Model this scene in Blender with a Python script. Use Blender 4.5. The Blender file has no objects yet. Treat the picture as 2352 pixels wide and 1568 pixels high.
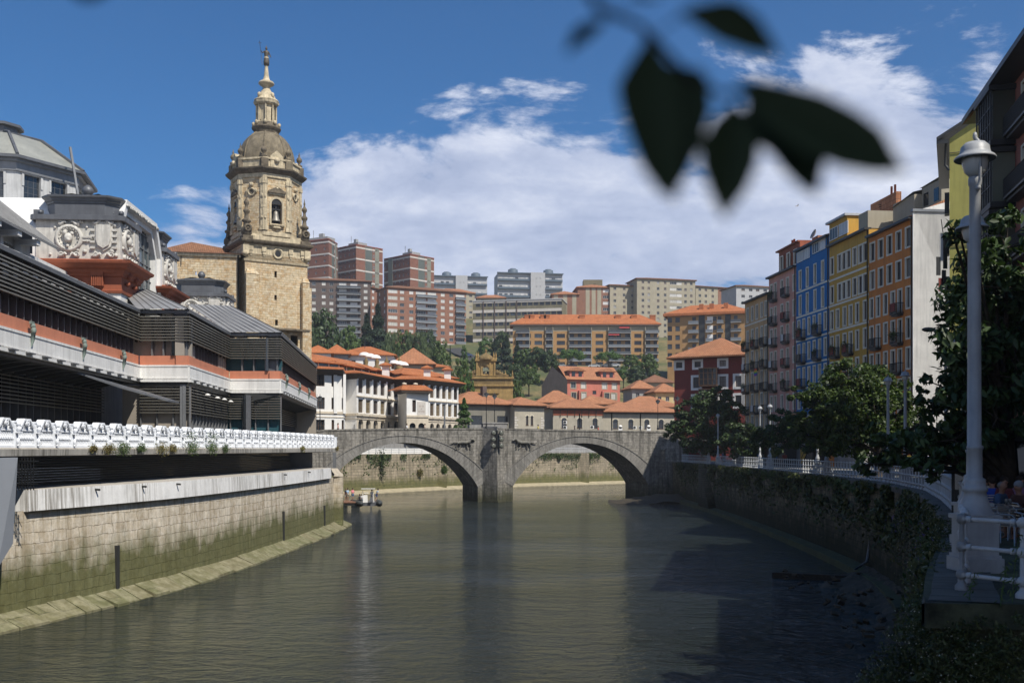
import bpy, math, random
import numpy as np
from mathutils import Vector, Matrix, Euler, noise as mnoise
R = math.radians
D = bpy.data
COL = bpy.context.scene.collection
# ---- view geometry: F focal length, CX/HY principal point and horizon, CZ eye height above the water
F, CX, HY, CZ = 2286.7, 1176.0, 1029.0, 8.0
def at(px, py, d): return Vector(((px-CX)/F*d, d, CZ+(HY-py)/F*d))
def xat(px, d): return (px-CX)/F*d
def zat(py, d): return CZ+(HY-py)/F*d
def lerp(a, b, t): return a+(b-a)*t
def interp(x, pts):
    if x <= pts[0][0]: return pts[0][1]
    for (a, b), (c, d) in zip(pts, pts[1:]):
        if x <= c: return b+(d-b)*(x-a)/(c-a)
    return pts[-1][1]
T = Matrix.Translation
def RZ(a): return Matrix.Rotation(a, 4, 'Z')
def RX(a): return Matrix.Rotation(a, 4, 'X')
def RY(a): return Matrix.Rotation(a, 4, 'Y')
def S3(x, y, z): return Matrix.Diagonal((x, y, z, 1))
def frame(A, B, z=0.0):
    """local frame: origin A, x towards B, z up, outward is -y; A, B are (x, y)"""
    u = Vector((B[0]-A[0], B[1]-A[1], 0)); L = u.length; u.normalize()
    n = Vector((-u.y, u.x, 0))
    m = Matrix(((u.x, n.x, 0, A[0]), (u.y, n.y, 0, A[1]), (0, 0, 1, z), (0, 0, 0, 1)))
    return m, L

# ------------------------------------------------------------ materials
def newmat(name):
    m = D.materials.new(name); m.use_nodes = True
    nt = m.node_tree; b = nt.nodes['Principled BSDF']
    return m, nt, b
def nd(nt, typ, **kw):
    n = nt.nodes.new(typ)
    for k, v in kw.items():
        if k.startswith('i_'): n.inputs[k[2:].replace('_', ' ')].default_value = v
        else: setattr(n, k, v)
    return n
def lk(nt, a, b): nt.links.new(a, b)
def c4(c): return (c[0], c[1], c[2], 1)
def ramp(nt, stops, fac=None, interp='LINEAR'):
    r = nt.nodes.new('ShaderNodeValToRGB'); r.color_ramp.interpolation = interp
    e = r.color_ramp.elements
    while len(e) < len(stops): e.new(.5)
    for k, (p, c) in zip(e, stops): k.position = p; k.color = c4(c) if len(c) == 3 else c
    if fac is not None: lk(nt, fac, r.inputs[0])
    return r
def mixc(nt, fac, a, b, mode='MIX'):
    m = nt.nodes.new('ShaderNodeMix'); m.data_type = 'RGBA'; m.blend_type = mode
    for s, v in ((m.inputs[0], fac), (m.inputs[6], a), (m.inputs[7], b)):
        if isinstance(v, (int, float)): s.default_value = v
        elif isinstance(v, tuple): s.default_value = c4(v)
        else: lk(nt, v, s)
    return m.outputs[2]
def mth(nt, op, a, b=0.0, c=None, clamp=False):
    m = nt.nodes.new('ShaderNodeMath'); m.operation = op; m.use_clamp = clamp
    for s, v in zip(m.inputs, (a, b, c)):
        if v is None: continue
        if isinstance(v, (int, float)): s.default_value = v
        else: lk(nt, v, s)
    return m.outputs[0]
def noise(nt, vec, scale, detail=4, rough=.6, dist=0.0):
    n = nd(nt, 'ShaderNodeTexNoise'); n.inputs['Scale'].default_value = scale
    n.inputs['Detail'].default_value = detail; n.inputs['Roughness'].default_value = rough
    n.inputs['Distortion'].default_value = dist
    if vec is not None: lk(nt, vec, n.inputs['Vector'])
    return n.outputs[0]
def mapping(nt, vec, scale=(1, 1, 1), loc=(0, 0, 0)):
    m = nd(nt, 'ShaderNodeMapping'); m.inputs['Scale'].default_value = scale; m.inputs['Location'].default_value = loc
    lk(nt, vec, m.inputs[0]); return m.outputs[0]
def pos(nt): return nd(nt, 'ShaderNodeNewGeometry').outputs['Position']
def uvn(nt): return nd(nt, 'ShaderNodeUVMap').outputs[0]
def bump(nt, b, h, strength=.3, dist=.02):
    n = nd(nt, 'ShaderNodeBump'); n.inputs['Strength'].default_value = strength; n.inputs['Distance'].default_value = dist
    lk(nt, h, n.inputs['Height']); lk(nt, n.outputs[0], b.inputs['Normal'])
def paint(name, col, rough=.7, var=.12, scale=1.5, streak=.15, bmp=.15, metal=0.0, spec=.4):
    """painted / rendered surface: base colour with mottling and vertical weather streaks"""
    m, nt, b = newmat(name); p = pos(nt)
    n1 = noise(nt, p, scale, 5, .65); n2 = noise(nt, mapping(nt, p, (3, 3, .22)), 1.2, 4, .6)
    dk = tuple(x*(1-var*2) for x in col); lt = tuple(min(1, x*(1+var)) for x in col)
    base = ramp(nt, [(.3, dk), (.7, lt)], n1).outputs[0]
    s = ramp(nt, [(.45, (0, 0, 0)), (.75, (1, 1, 1))], n2).outputs[0]
    dirt = tuple(x*.55+.01 for x in col)
    lk(nt, mixc(nt, mth(nt, 'MULTIPLY', s, streak*2), base, dirt), b.inputs['Base Color'])
    b.inputs['Roughness'].default_value = rough; b.inputs['Metallic'].default_value = metal
    b.inputs['Specular IOR Level'].default_value = spec
    if bmp: bump(nt, b, noise(nt, p, 9, 4, .7), bmp, .02)
    return m
def glassm(name, col, rough=.12, var=.5, spec=.7):
    m, nt, b = newmat(name)
    ri = nd(nt, 'ShaderNodeObjectInfo').outputs['Random']
    n = noise(nt, pos(nt), .6, 2, .5)
    f = mth(nt, 'ADD', mth(nt, 'MULTIPLY', ri, .7), mth(nt, 'MULTIPLY', n, .3))
    dk = tuple(x*(1-var) for x in col); lt = tuple(x*(1+var*1.5) for x in col)
    lk(nt, ramp(nt, [(.2, dk), (.8, lt)], f).outputs[0], b.inputs['Base Color'])
    b.inputs['Roughness'].default_value = rough; b.inputs['Specular IOR Level'].default_value = spec
    return m
def blindm(name, cols):
    """window behind a blind: colour picked per window"""
    m, nt, b = newmat(name)
    ri = nd(nt, 'ShaderNodeObjectInfo').outputs['Random']
    k = len(cols)
    lk(nt, ramp(nt, [(i/k, c) for i, c in enumerate(cols)], ri, 'CONSTANT').outputs[0], b.inputs['Base Color'])
    b.inputs['Roughness'].default_value = .3
    return m
def masonry(name, c1, c2, mortar, bw, bh, tint=None, tscale=.25, streak=.3, dark=(.05, .05, .04), rough=.9, msize=.02, bmp=.6, algae=None, uv=True, dist=.03, soil=.5):
    """coursed stone: blocks of two tones, mortar joints, weather streaks, optional algae by height above the water"""
    m, nt, b = newmat(name); p = pos(nt); u = uvn(nt)
    # wobble the joints
    nv = nd(nt, 'ShaderNodeTexNoise'); nv.inputs['Scale'].default_value = 1.7; nv.inputs['Detail'].default_value = 3; lk(nt, u, nv.inputs['Vector'])
    vm = nd(nt, 'ShaderNodeVectorMath', operation='SCALE'); vm.inputs['Scale'].default_value = dist*2; lk(nt, nv.outputs['Color'], vm.inputs[0])
    va = nd(nt, 'ShaderNodeVectorMath', operation='ADD'); lk(nt, u, va.inputs[0]); lk(nt, vm.outputs[0], va.inputs[1])
    br = nd(nt, 'ShaderNodeTexBrick'); lk(nt, va.outputs[0], br.inputs['Vector'])
    br.inputs['Color1'].default_value = c4(c1); br.inputs['Color2'].default_value = c4(c2); br.inputs['Mortar'].default_value = c4(mortar)
    br.inputs['Scale'].default_value = 1; br.inputs['Brick Width'].default_value = bw; br.inputs['Row Height'].default_value = bh
    br.inputs['Mortar Size'].default_value = msize; br.inputs['Mortar Smooth'].default_value = .3; br.inputs['Bias'].default_value = 0
    br.offset = .5; br.squash = .8; br.squash_frequency = 3
    col = br.outputs[0]
    if tint:
        f = ramp(nt, [(.42, (0, 0, 0)), (.62, (1, 1, 1))], noise(nt, p, tscale*6, 5, .7)).outputs[0]
        col = mixc(nt, mth(nt, 'MULTIPLY', f, .55), col, tint)
    fine = noise(nt, p, 2.2, 8, .75)
    col = mixc(nt, .7, col, ramp(nt, [(.3, (.6, .6, .6)), (.7, (1.15, 1.15, 1.15))], fine).outputs[0], 'MULTIPLY')
    st = noise(nt, mapping(nt, p, (2.2, 2.2, .16)), 1.1, 6, .65)
    st2 = ramp(nt, [(.44, (0, 0, 0)), (.68, (1, 1, 1))], st).outputs[0]
    col = mixc(nt, mth(nt, 'MULTIPLY', st2, streak), col, dark)
    sp = ramp(nt, [(.5, (0, 0, 0)), (.7, (1, 1, 1))], noise(nt, p, .7, 6, .7)).outputs[0]
    col = mixc(nt, mth(nt, 'MULTIPLY', sp, soil*.7), col, dark)
    if algae:
        z0, z1, ca, cb = algae
        sx = nd(nt, 'ShaderNodeSeparateXYZ'); lk(nt, p, sx.inputs[0])
        wob = mth(nt, 'MULTIPLY', mth(nt, 'SUBTRACT', noise(nt, mapping(nt, p, (.5, .5, .25)), 1.5, 5, .6), .5), 3.4)
        zz = mth(nt, 'ADD', sx.outputs[2], wob)
        f = nd(nt, 'ShaderNodeMapRange'); f.inputs[1].default_value = z0; f.inputs[2].default_value = z1
        f.inputs[3].default_value = 1; f.inputs[4].default_value = 0; lk(nt, zz, f.inputs[0])
        g = mixc(nt, noise(nt, p, 1.3, 6, .75), ca, cb)
        gg = mixc(nt, .6, g, col, 'OVERLAY')
        col = mixc(nt, mth(nt, 'MULTIPLY', f.outputs[0], .92), col, gg)
    lk(nt, col, b.inputs['Base Color']); b.inputs['Roughness'].default_value = rough
    b.inputs['Specular IOR Level'].default_value = .25
    h = mth(nt, 'ADD', mth(nt, 'MULTIPLY', br.outputs[1], -.8), mth(nt, 'MULTIPLY', fine, .9))
    bump(nt, b, h, bmp, .08)
    return m
def tilem(name, c1, c2, dark, pitch=.28):
    """barrel roof tiles: rows across the slope and channels down it"""
    m, nt, b = newmat(name); p = pos(nt); u = uvn(nt)
    br = nd(nt, 'ShaderNodeTexBrick'); lk(nt, u, br.inputs['Vector'])
    br.inputs['Color1'].default_value = c4(c1); br.inputs['Color2'].default_value = c4(c2); br.inputs['Mortar'].default_value = c4(dark)
    br.inputs['Scale'].default_value = 1; br.inputs['Brick Width'].default_value = pitch; br.inputs['Row Height'].default_value = pitch*1.5
    br.inputs['Mortar Size'].default_value = pitch*.13; br.offset = 0; br.inputs['Mortar Smooth'].default_value = .6
    n1 = noise(nt, p, .45, 6, .7)
    col = mixc(nt, ramp(nt, [(.4, (0, 0, 0)), (.7, (1, 1, 1))], n1).outputs[0], br.outputs[0], dark)
    col = mixc(nt, .55, br.outputs[0], col)
    col = mixc(nt, .6, col, ramp(nt, [(.3, (.7, .7, .7)), (.7, (1.1, 1.1, 1.1))], noise(nt, p, 1.6, 6, .8)).outputs[0], 'MULTIPLY')
    lk(nt, col, b.inputs['Base Color']); b.inputs['Roughness'].default_value = .85; b.inputs['Specular IOR Level'].default_value = .2
    w = nd(nt, 'ShaderNodeTexWave'); lk(nt, u, w.inputs[0]); w.inputs['Scale'].default_value = 1/pitch/6.283*3.1416
    bump(nt, b, mth(nt, 'ADD', w.outputs[1], mth(nt, 'MULTIPLY', n1, .4)), .5, .05)
    return m
def leafm(name, dk, md, lt, rough=.55, trans=.25):
    m, nt, b = newmat(name)
    g = nd(nt, 'ShaderNodeNewGeometry'); ri = g.outputs['Random Per Island']
    big = noise(nt, g.outputs['Position'], .55, 3, .6)
    f = mth(nt, 'ADD', mth(nt, 'MULTIPLY', ri, .5), mth(nt, 'MULTIPLY', big, .6))
    col = ramp(nt, [(.2, dk), (.5, md), (.85, lt)], f).outputs[0]
    lk(nt, col, b.inputs['Base Color']); b.inputs['Roughness'].default_value = rough; b.inputs['Specular IOR Level'].default_value = .3
    if trans:
        t = nd(nt, 'ShaderNodeBsdfTranslucent'); lk(nt, mixc(nt, 1.0, col, (1.0, 1.25, .45), 'MULTIPLY'), t.inputs[0])
        mx = nd(nt, 'ShaderNodeMixShader'); mx.inputs[0].default_value = trans
        lk(nt, b.outputs[0], mx.inputs[1]); lk(nt, t.outputs[0], mx.inputs[2])
        lk(nt, mx.outputs[0], nt.nodes['Material Output'].inputs[0])
    return m

EACH = dict(window_fins='window_fin', fins='fin', sunshade_brackets='sunshade_bracket', buttress_fins='buttress_fin', mullions='mullion', beige_wall='beige_wall', attic_posts='attic_post', timber_posts='timber_post',
            dome_ribs='dome_rib', pilaster='pilaster', pier='pier', quoins='quoin', window_sill='window_sill', gable_mullions='gable_mullion', pale_band='pale_band', bay='bay', black_strip='black_strip', white_patch='white_patch', shop_window='shop_window', buttress='buttress', drainpipe='drainpipe', float='float', attic='attic', attic_roof='attic_roof', parapet_gable='parapet_gable', belfry_shade='belfry_shade', end_panel='end_panel', stair_flight='stair_flight')
del EACH['stair_flight']
# ------------------------------------------------------------ mesh builder
class MB:
    def __init__(s, M=None): s.v = []; s.f = []; s.mi = []; s.sm = []; s.uv = {}; s.M = M or Matrix.Identity(4)
    def add(s, vs, fs, mi=0, sm=False, uvs=None):
        b = len(s.v); M = s.M
        s.v.extend([tuple(M @ Vector(v)) for v in vs])
        for k, f in enumerate(fs):
            if uvs: s.uv[len(s.f)] = uvs[k]
            s.f.append(tuple(i+b for i in f)); s.mi.append(mi); s.sm.append(sm)
        return s
    def box(s, x0, y0, z0, x1, y1, z1, mi=0):
        if x1 < x0: x0, x1 = x1, x0
        if y1 < y0: y0, y1 = y1, y0
        if z1 < z0: z0, z1 = z1, z0
        return s.add([(x0, y0, z0), (x1, y0, z0), (x1, y1, z0), (x0, y1, z0), (x0, y0, z1), (x1, y0, z1), (x1, y1, z1), (x0, y1, z1)],
              [(0, 3, 2, 1), (4, 5, 6, 7), (0, 1, 5, 4), (1, 2, 6, 5), (2, 3, 7, 6), (3, 0, 4, 7)], mi)
    def quad(s, a, b, c, d, mi=0): return s.add([a, b, c, d], [(0, 1, 2, 3)], mi)
    def poly(s, pts, mi=0): return s.add(pts, [tuple(range(len(pts)))], mi)
    def prism(s, pts, z0, z1, mi=0, top=1.0, c=None, sm=False):
        """vertical prism over a counter-clockwise 2-D outline; top scales the upper outline"""
        n = len(pts)
        if c is None: c = (sum(p[0] for p in pts)/n, sum(p[1] for p in pts)/n)
        up = [(c[0]+(p[0]-c[0])*top, c[1]+(p[1]-c[1])*top, z1) for p in pts]
        vs = [(p[0], p[1], z0) for p in pts]+up
        fs = [(i, (i+1) % n, n+(i+1) % n, n+i) for i in range(n)]
        s.add(vs, fs+[tuple(reversed(range(n))), tuple(range(n, 2*n))], mi, sm)
        return s
    def stack(s, pts, levels, mi=0, c=(0, 0)):
        """outline scaled at successive (z, scale) levels: a moulding"""
        n = len(pts); vs = []
        for z, k in levels: vs += [(c[0]+(p[0]-c[0])*k, c[1]+(p[1]-c[1])*k, z) for p in pts]
        fs = []
        for j in range(len(levels)-1):
            for i in range(n): fs.append((j*n+i, j*n+(i+1) % n, (j+1)*n+(i+1) % n, (j+1)*n+i))
        fs.append(tuple(reversed(range(n)))); fs.append(tuple(range((len(levels)-1)*n, len(levels)*n)))
        return s.add(vs, fs, mi)
    def lathe(s, prof, seg=12, c=(0, 0, 0), mi=0, sm=True, a0=0.0, a1=2*math.pi):
        full = abs(a1-a0-2*math.pi) < 1e-6; n = seg if full else seg+1; vs = []
        for r, z in prof:
            for i in range(n):
                a = a0+(a1-a0)*i/seg; vs.append((c[0]+r*math.cos(a), c[1]+r*math.sin(a), c[2]+z))
        fs = []
        for j in range(len(prof)-1):
            for i in range(seg):
                k = (i+1) % n if full else i+1
                fs.append((j*n+i, j*n+k, (j+1)*n+k, (j+1)*n+i))
        return s.add(vs, fs, mi, sm)
    def tube(s, pts, r, seg=6, mi=0, sm=True, cap=True):
        pts = [Vector(p) for p in pts]; n = len(pts)
        rs = r if isinstance(r, (list, tuple)) else [r]*n
        vs = []; pv = None
        for i, p in enumerate(pts):
            t = (pts[min(i+1, n-1)]-pts[max(i-1, 0)]).normalized()
            a = pv if pv is not None else (Vector((0, 0, 1)) if abs(t.z) < .9 else Vector((1, 0, 0)))
            x = t.cross(a)
            if x.length < 1e-5: x = t.orthogonal()
            x.normalize(); y = x.cross(t).normalized(); pv = y
            for k in range(seg):
                q = 2*math.pi*k/seg; vs.append(tuple(p+(x*math.cos(q)+y*math.sin(q))*rs[i]))
        fs = [(j*seg+i, j*seg+(i+1) % seg, (j+1)*seg+(i+1) % seg, (j+1)*seg+i) for j in range(n-1) for i in range(seg)]
        if cap: fs += [tuple(range(seg)), tuple(reversed(range((n-1)*seg, n*seg)))]
        return s.add(vs, fs, mi, sm)
    def ball(s, c, r, seg=8, mi=0, sc=(1, 1, 1)):
        k = max(3, seg//2); vs = []
        for j in range(k+1):
            t = math.pi*j/k
            for i in range(seg):
                a = 2*math.pi*i/seg
                vs.append((c[0]+r*sc[0]*math.sin(t)*math.cos(a), c[1]+r*sc[1]*math.sin(t)*math.sin(a), c[2]-r*sc[2]*math.cos(t)))
        return s.add(vs, [(j*seg+i, j*seg+(i+1) % seg, (j+1)*seg+(i+1) % seg, (j+1)*seg+i) for j in range(k) for i in range(seg)], mi, True)
    def wall(s, W, H, holes=(), x0=0.0, z0=0.0, y=0.0, depth=.22, mi=0, rmi=None):
        """upright wall in the plane y (outward -y) with rectangular openings (x, z, w, h) and their reveals"""
        holes = [(h[0], h[1], h[0]+h[2], h[1]+h[3]) for h in holes]
        zs = sorted({z0, z0+H, *[min(max(h[1], z0), z0+H) for h in holes], *[min(max(h[3], z0), z0+H) for h in holes]})
        for a, b in zip(zs, zs[1:]):
            if b-a < 1e-4: continue
            zc = (a+b)/2; hs = sorted([h for h in holes if h[1] < zc < h[3]]); x = x0
            for h in hs:
                if h[0]-x > 1e-4: s.quad((x, y, a), (h[0], y, a), (h[0], y, b), (x, y, b), mi)
                x = max(x, h[2])
            if x0+W-x > 1e-4: s.quad((x, y, a), (x0+W, y, a), (x0+W, y, b), (x, y, b), mi)
        q = mi if rmi is None else rmi
        for a, b, c, d in holes:
            e = y+depth
            s.quad((a, y, b), (a, e, b), (a, e, d), (a, y, d), q); s.quad((c, e, b), (c, y, b), (c, y, d), (c, e, d), q)
            s.quad((a, y, d), (a, e, d), (c, e, d), (c, y, d), q); s.quad((a, e, b), (a, y, b), (c, y, b), (c, e, b), q)
        return s
    def hip(s, x0, y0, x1, y1, z, h, mi=0, ridge=None, t=.18):
        """hipped roof slab over a rectangle, ridge along the longer side"""
        w, d = x1-x0, y1-y0
        if ridge is None: ridge = min(w, d)/2
        if w >= d: a, b = (x0+ridge, (y0+y1)/2), (x1-ridge, (y0+y1)/2)
        else: a, b = ((x0+x1)/2, y0+ridge), ((x0+x1)/2, y1-ridge)
        s.box(x0, y0, z-t, x1, y1, z, mi)
        v = [(x0, y0, z+.003), (x1, y0, z+.003), (x1, y1, z+.003), (x0, y1, z+.003), (a[0], a[1], z+h), (b[0], b[1], z+h)]
        f = [(0, 1, 5, 4), (1, 2, 5), (2, 3, 4, 5), (3, 0, 4)] if w >= d else [(0, 1, 4), (1, 2, 5, 4), (2, 3, 5), (3, 0, 4, 5)]
        return s.add(v, f, mi)
    def mesh(s, name, mats):
        me = D.meshes.new(name); me.from_pydata(s.v, [], s.f)
        if not isinstance(mats, (list, tuple)): mats = [mats]
        for m in mats: me.materials.append(m)
        me.polygons.foreach_set('material_index', s.mi); me.polygons.foreach_set('use_smooth', s.sm)
        n = len(me.loops)
        if n:
            vi = np.empty(n, int); me.loops.foreach_get('vertex_index', vi)
            co = np.array(s.v, float)
            nf = len(s.f); no = np.empty(nf*3); me.polygons.foreach_get('normal', no); no = no.reshape(-1, 3)
            lt = np.empty(nf, int); me.polygons.foreach_get('loop_total', lt)
            pi = np.repeat(np.arange(nf), lt); N = no[pi]; P = co[vi]
            tx, ty = -N[:, 1], N[:, 0]; l = np.sqrt(tx*tx+ty*ty); flat = l < .05; l[flat] = 1
            tx /= l; ty /= l; tx[flat] = 1; ty[flat] = 0
            U = P[:, 0]*tx+P[:, 1]*ty
            # distance up the slope
            sx, sy, sz = -ty*N[:, 2], tx*N[:, 2], np.sqrt(np.maximum(0, 1-N[:, 2]**2))
            Vv = P[:, 0]*(-ty)*N[:, 2]*-1*-1+P[:, 1]*tx*N[:, 2]*1+P[:, 2]*sz
            Vv[flat] = P[flat, 1]
            uv = np.stack([U, Vv], 1)
            if s.uv:
                st = np.empty(nf, int); me.polygons.foreach_get('loop_start', st)
                for k, q in s.uv.items():
                    for j, w in enumerate(q): uv[st[k]+j] = w
            me.uv_layers.new(name='UVMap').data.foreach_set('uv', uv.ravel())
        me.validate(); me.update()
        return me
    def build(s, name, mats, parent=None, M=None):
        if name in EACH and parent is not None:      # repeated members: every one an object of its own
            own = list(range(len(s.v)))
            def root(i):
                while own[i] != i: own[i] = own[own[i]]; i = own[i]
                return i
            for f in s.f:
                a = root(f[0])
                for i in f[1:]: own[root(i)] = a
            g = {}
            for k, f in enumerate(s.f): g.setdefault(root(f[0]), []).append(k)
            for ks in g.values():
                n = MB(); ix = {}
                for k in ks:
                    for i in s.f[k]:
                        if i not in ix: ix[i] = len(n.v); n.v.append(s.v[i])
                    n.f.append(tuple(ix[i] for i in s.f[k])); n.mi.append(s.mi[k]); n.sm.append(s.sm[k])
                o = put(n.mesh(EACH[name], mats), EACH[name], parent, M)
            return o
        return put(s.mesh(name, mats), name, parent, M)

def put(me, name, parent=None, M=None):
    o = D.objects.new(name, me); COL.objects.link(o)
    if parent is not None: o.parent = parent
    if M is not None: o.matrix_local = M
    return o
def tag(o, label=None, cat=None, group=None, kind=None):
    for k, v in (('label', label), ('category', cat), ('group', group), ('kind', kind)):
        if v: o[k] = v
    return o
def thing(name, label, cat, M=None, group=None):
    o = D.objects.new(name, None); COL.objects.link(o); o.empty_display_size = .5
    if M is not None: o.matrix_world = M
    return tag(o, label, cat, group)
def struct(o): o['kind'] = 'structure'; return o
def dup(o, M=None, parent=None):
    """a copy of an object and of every part below it"""
    c = o.copy(); COL.objects.link(c)
    if parent is not None: c.parent = parent
    if M is not None: c.matrix_local = M
    for ch in o.children: dup(ch, None, c)
    return c

# ------------------------------------------------------------ leaves
def rnd_dirs(rg, n):
    v = rg.normal(size=(n, 3)); return v/np.linalg.norm(v, axis=1)[:, None]
def leaves_mesh(name, C, N, size, rg, mat, aspect=.55, droop=0.0, var=.35, real=False, fold=.12):
    """one mesh of leaf faces at centres C facing N"""
    n = len(C); t = np.cross(N, rnd_dirs(rg, n)); t /= np.linalg.norm(t, axis=1)[:, None]+1e-9
    if droop:
        t[:, 2] -= droop; t /= np.linalg.norm(t, axis=1)[:, None]
        N = N-t*(N*t).sum(1)[:, None]; N /= np.linalg.norm(N, axis=1)[:, None]+1e-9
    b = np.cross(N, t); L = (size*(1+var*rg.uniform(-1, 1, n)))[:, None]*.5; w = L*aspect
    if real:
        P = [C-t*L, C-t*L*.35+b*w+N*L*fold, C+t*L*.35+b*w*.75+N*L*fold, C+t*L*1.05, C+t*L*.35-b*w*.75+N*L*fold, C-t*L*.35-b*w+N*L*fold]
        k = 6; faces = [(0, 1, 2, 3), (0, 3, 4, 5)]
    else:
        P = [C-t*L, C+b*w, C+t*L, C-b*w]; k = 4; faces = [(0, 1, 2, 3)]
    V = np.stack(P, 1).reshape(-1, 3); me = D.meshes.new(name)
    nf = n*len(faces); me.vertices.add(n*k); me.vertices.foreach_set('co', V.ravel())
    me.loops.add(nf*4); me.polygons.add(nf)
    idx = (np.arange(n)[:, None, None]*k+np.array(faces)[None]).reshape(-1)
    me.loops.foreach_set('vertex_index', idx.astype(np.int32))
    me.polygons.foreach_set('loop_start', (np.arange(nf)*4).astype(np.int32))
    me.polygons.foreach_set('loop_total', np.full(nf, 4, np.int32))
    me.materials.append(mat); me.update(); me.validate(); return me
def crown_pts(rg, Rr, nclump, per, cr=.3, low=-.75, gap=0.0):
    """leaf centres in clumps spread through an ellipsoid; returns centres and outward normals"""
    C = []; N = []
    R3 = np.array(Rr, float)
    k = 0
    while k < nclump:
        d = rnd_dirs(rg, 1)[0]
        if d[2] < low: continue
        r = rg.uniform(.35, 1.0)**.6
        c = d*r*(1+.12*math.sin(d[0]*5+d[2]*4))*R3
        q = rnd_dirs(rg, per); rr = (rg.uniform(.25, 1, per)**.5)[:, None]*cr*R3.mean()*rg.uniform(.6, 1.25)
        C.append(c+q*rr*np.array([1, 1, .7])); N.append(q+np.array([0, 0, .35])+d*.3); k += 1
    C = np.concatenate(C); N = np.concatenate(N); N += rg.normal(size=N.shape)*.35
    N /= np.linalg.norm(N, axis=1)[:, None]; return C, N
def limb_tree(mb, h0, crown_c, Rr, rg, r0=.2, n=9, lean=(0, 0), seg=7):
    """tapered trunk with limbs reaching into the crown"""
    top = Vector((lean[0], lean[1], h0)); pts = [Vector((0, 0, -.2)), Vector((lean[0]*.3+.04, lean[1]*.3, h0*.5)), top]
    mb.tube(pts, [r0*1.25, r0*.9, r0*.75], seg)
    for i in range(n):
        a = 2*math.pi*i/n+rg.uniform(-.4, .4); e = rg.uniform(.25, .95)
        q = Vector((crown_c[0]+Rr[0]*.75*math.cos(a)*math.sin(e*1.4), crown_c[1]+Rr[1]*.75*math.sin(a)*math.sin(e*1.4), crown_c[2]+Rr[2]*.7*math.cos(e*2.0)))
        st = top.lerp(Vector((lean[0], lean[1], h0*.8)), rg.uniform(0, 1)); m = st.lerp(q, .5)+Vector((0, 0, .1*Rr[2]))
        mb.tube([st, m, q], [r0*.5, r0*.28, r0*.08], 5)

# ------------------------------------------------------------ windows
_W = {}
def win_meshes(w, h, st):
    """opening infill: origin lower left of the opening, wall plane y=0; st: dict of style"""
    key = (round(w, 2), round(h, 2), st['k'])
    if key in _W: return _W[key]
    fr = MB(); d = st.get('d', .2); t = st.get('t', .07); c = st.get('cols', 2); r = st.get('rows', 1)
    y0, y1 = d-.06, d
    fr.box(0, y0, 0, t, y1, h); fr.box(w-t, y0, 0, w, y1, h); fr.box(t, y0, 0, w-t, y1, t); fr.box(t, y0, h-t, w-t, y1, h)
    for i in range(1, c): fr.box(w*i/c-t*.4, y0+.01, t, w*i/c+t*.4, y1, h-t)
    for i in range(1, r): fr.box(t, y0+.015, h*i/r-t*.3, w-t, y1, h*i/r+t*.3)
    s = st.get('sur', 0)
    if s:
        p = -.03
        fr.box(-s, p, -s, 0, 0.0, h+s, 1); fr.box(w, p, -s, w+s, 0.0, h+s, 1)
        fr.box(0, p, h, w, 0.0, h+s, 1); fr.box(0, p-.04, -s, w, 0.0, 0, 1)
        for a, b in ((0, .012), (w-.012, w)): fr.box(a, .001, 0, b, d-.07, h, 1)
    if st.get('sill'): fr.box(-.08, -.08, -.08, w+.08, 0, -.002, 1)
    mats = [st['frame'], st.get('surm', st['frame'])]
    g = MB(); g.box(t*.5, d-.025, t*.5, w-t*.5, d+.02, h-t*.5)
    if st.get('one'):
        g2 = fr; g2.box(t*.5, d-.025, t*.5, w-t*.5, d+.02, h-t*.5, 2)
        res = (g2.mesh('window', mats+[st['glass']]), None)
    else: res = (fr.mesh('window', mats), g.mesh('pane', [st['glass']]))
    _W[key] = res; return res
def add_windows(parent, M, wins, styles, name='window'):
    """M: wall frame in the thing's space; wins: (x, z, w, h, style key)"""
    for x, z, w, h, k in wins:
        a, b = win_meshes(w, h, styles[k]); o = put(a, name, parent, M @ T((x, 0, z)))
        if b: put(b, 'pane', o)
def grid(xs, zs, w, h, k, skip=()): return [(x-w/2, z, w, h, k) for z in zs for x in xs if (round(x, 1), round(z, 1)) not in skip]
def sides(W, Dp):
    """frames of the four walls of a W x Dp block whose front-left corner is the origin"""
    return {'f': (Matrix.Identity(4), W), 'r': (T((W, 0, 0)) @ RZ(R(90)), Dp), 'l': (T((0, Dp, 0)) @ RZ(R(-90)), Dp), 'b': (T((W, Dp, 0)) @ RZ(R(180)), W)}
def block(name, label, cat, M, W, Dp, H, wallm, win, styles, group=None, depth=.22, z0=0.0, mats=None, extra=None, reveal=None):
    t = thing(name, label, cat, M, group); mb = MB()
    for k, (m, L) in sides(W, Dp).items():
        mb.M = m; ws = win.get(k, ())
        mb.wall(L, H, [q[:4] for q in ws], z0=z0, depth=depth, rmi=reveal)
        if extra and k in extra: extra[k](mb, L)
        add_windows(t, m, ws, styles)
    mb.M = Matrix.Identity(4); mb.quad((0, 0, z0+H), (W, 0, z0+H), (W, Dp, z0+H), (0, Dp, z0+H))
    mb.build('wall', mats or wallm, t)
    return t
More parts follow.
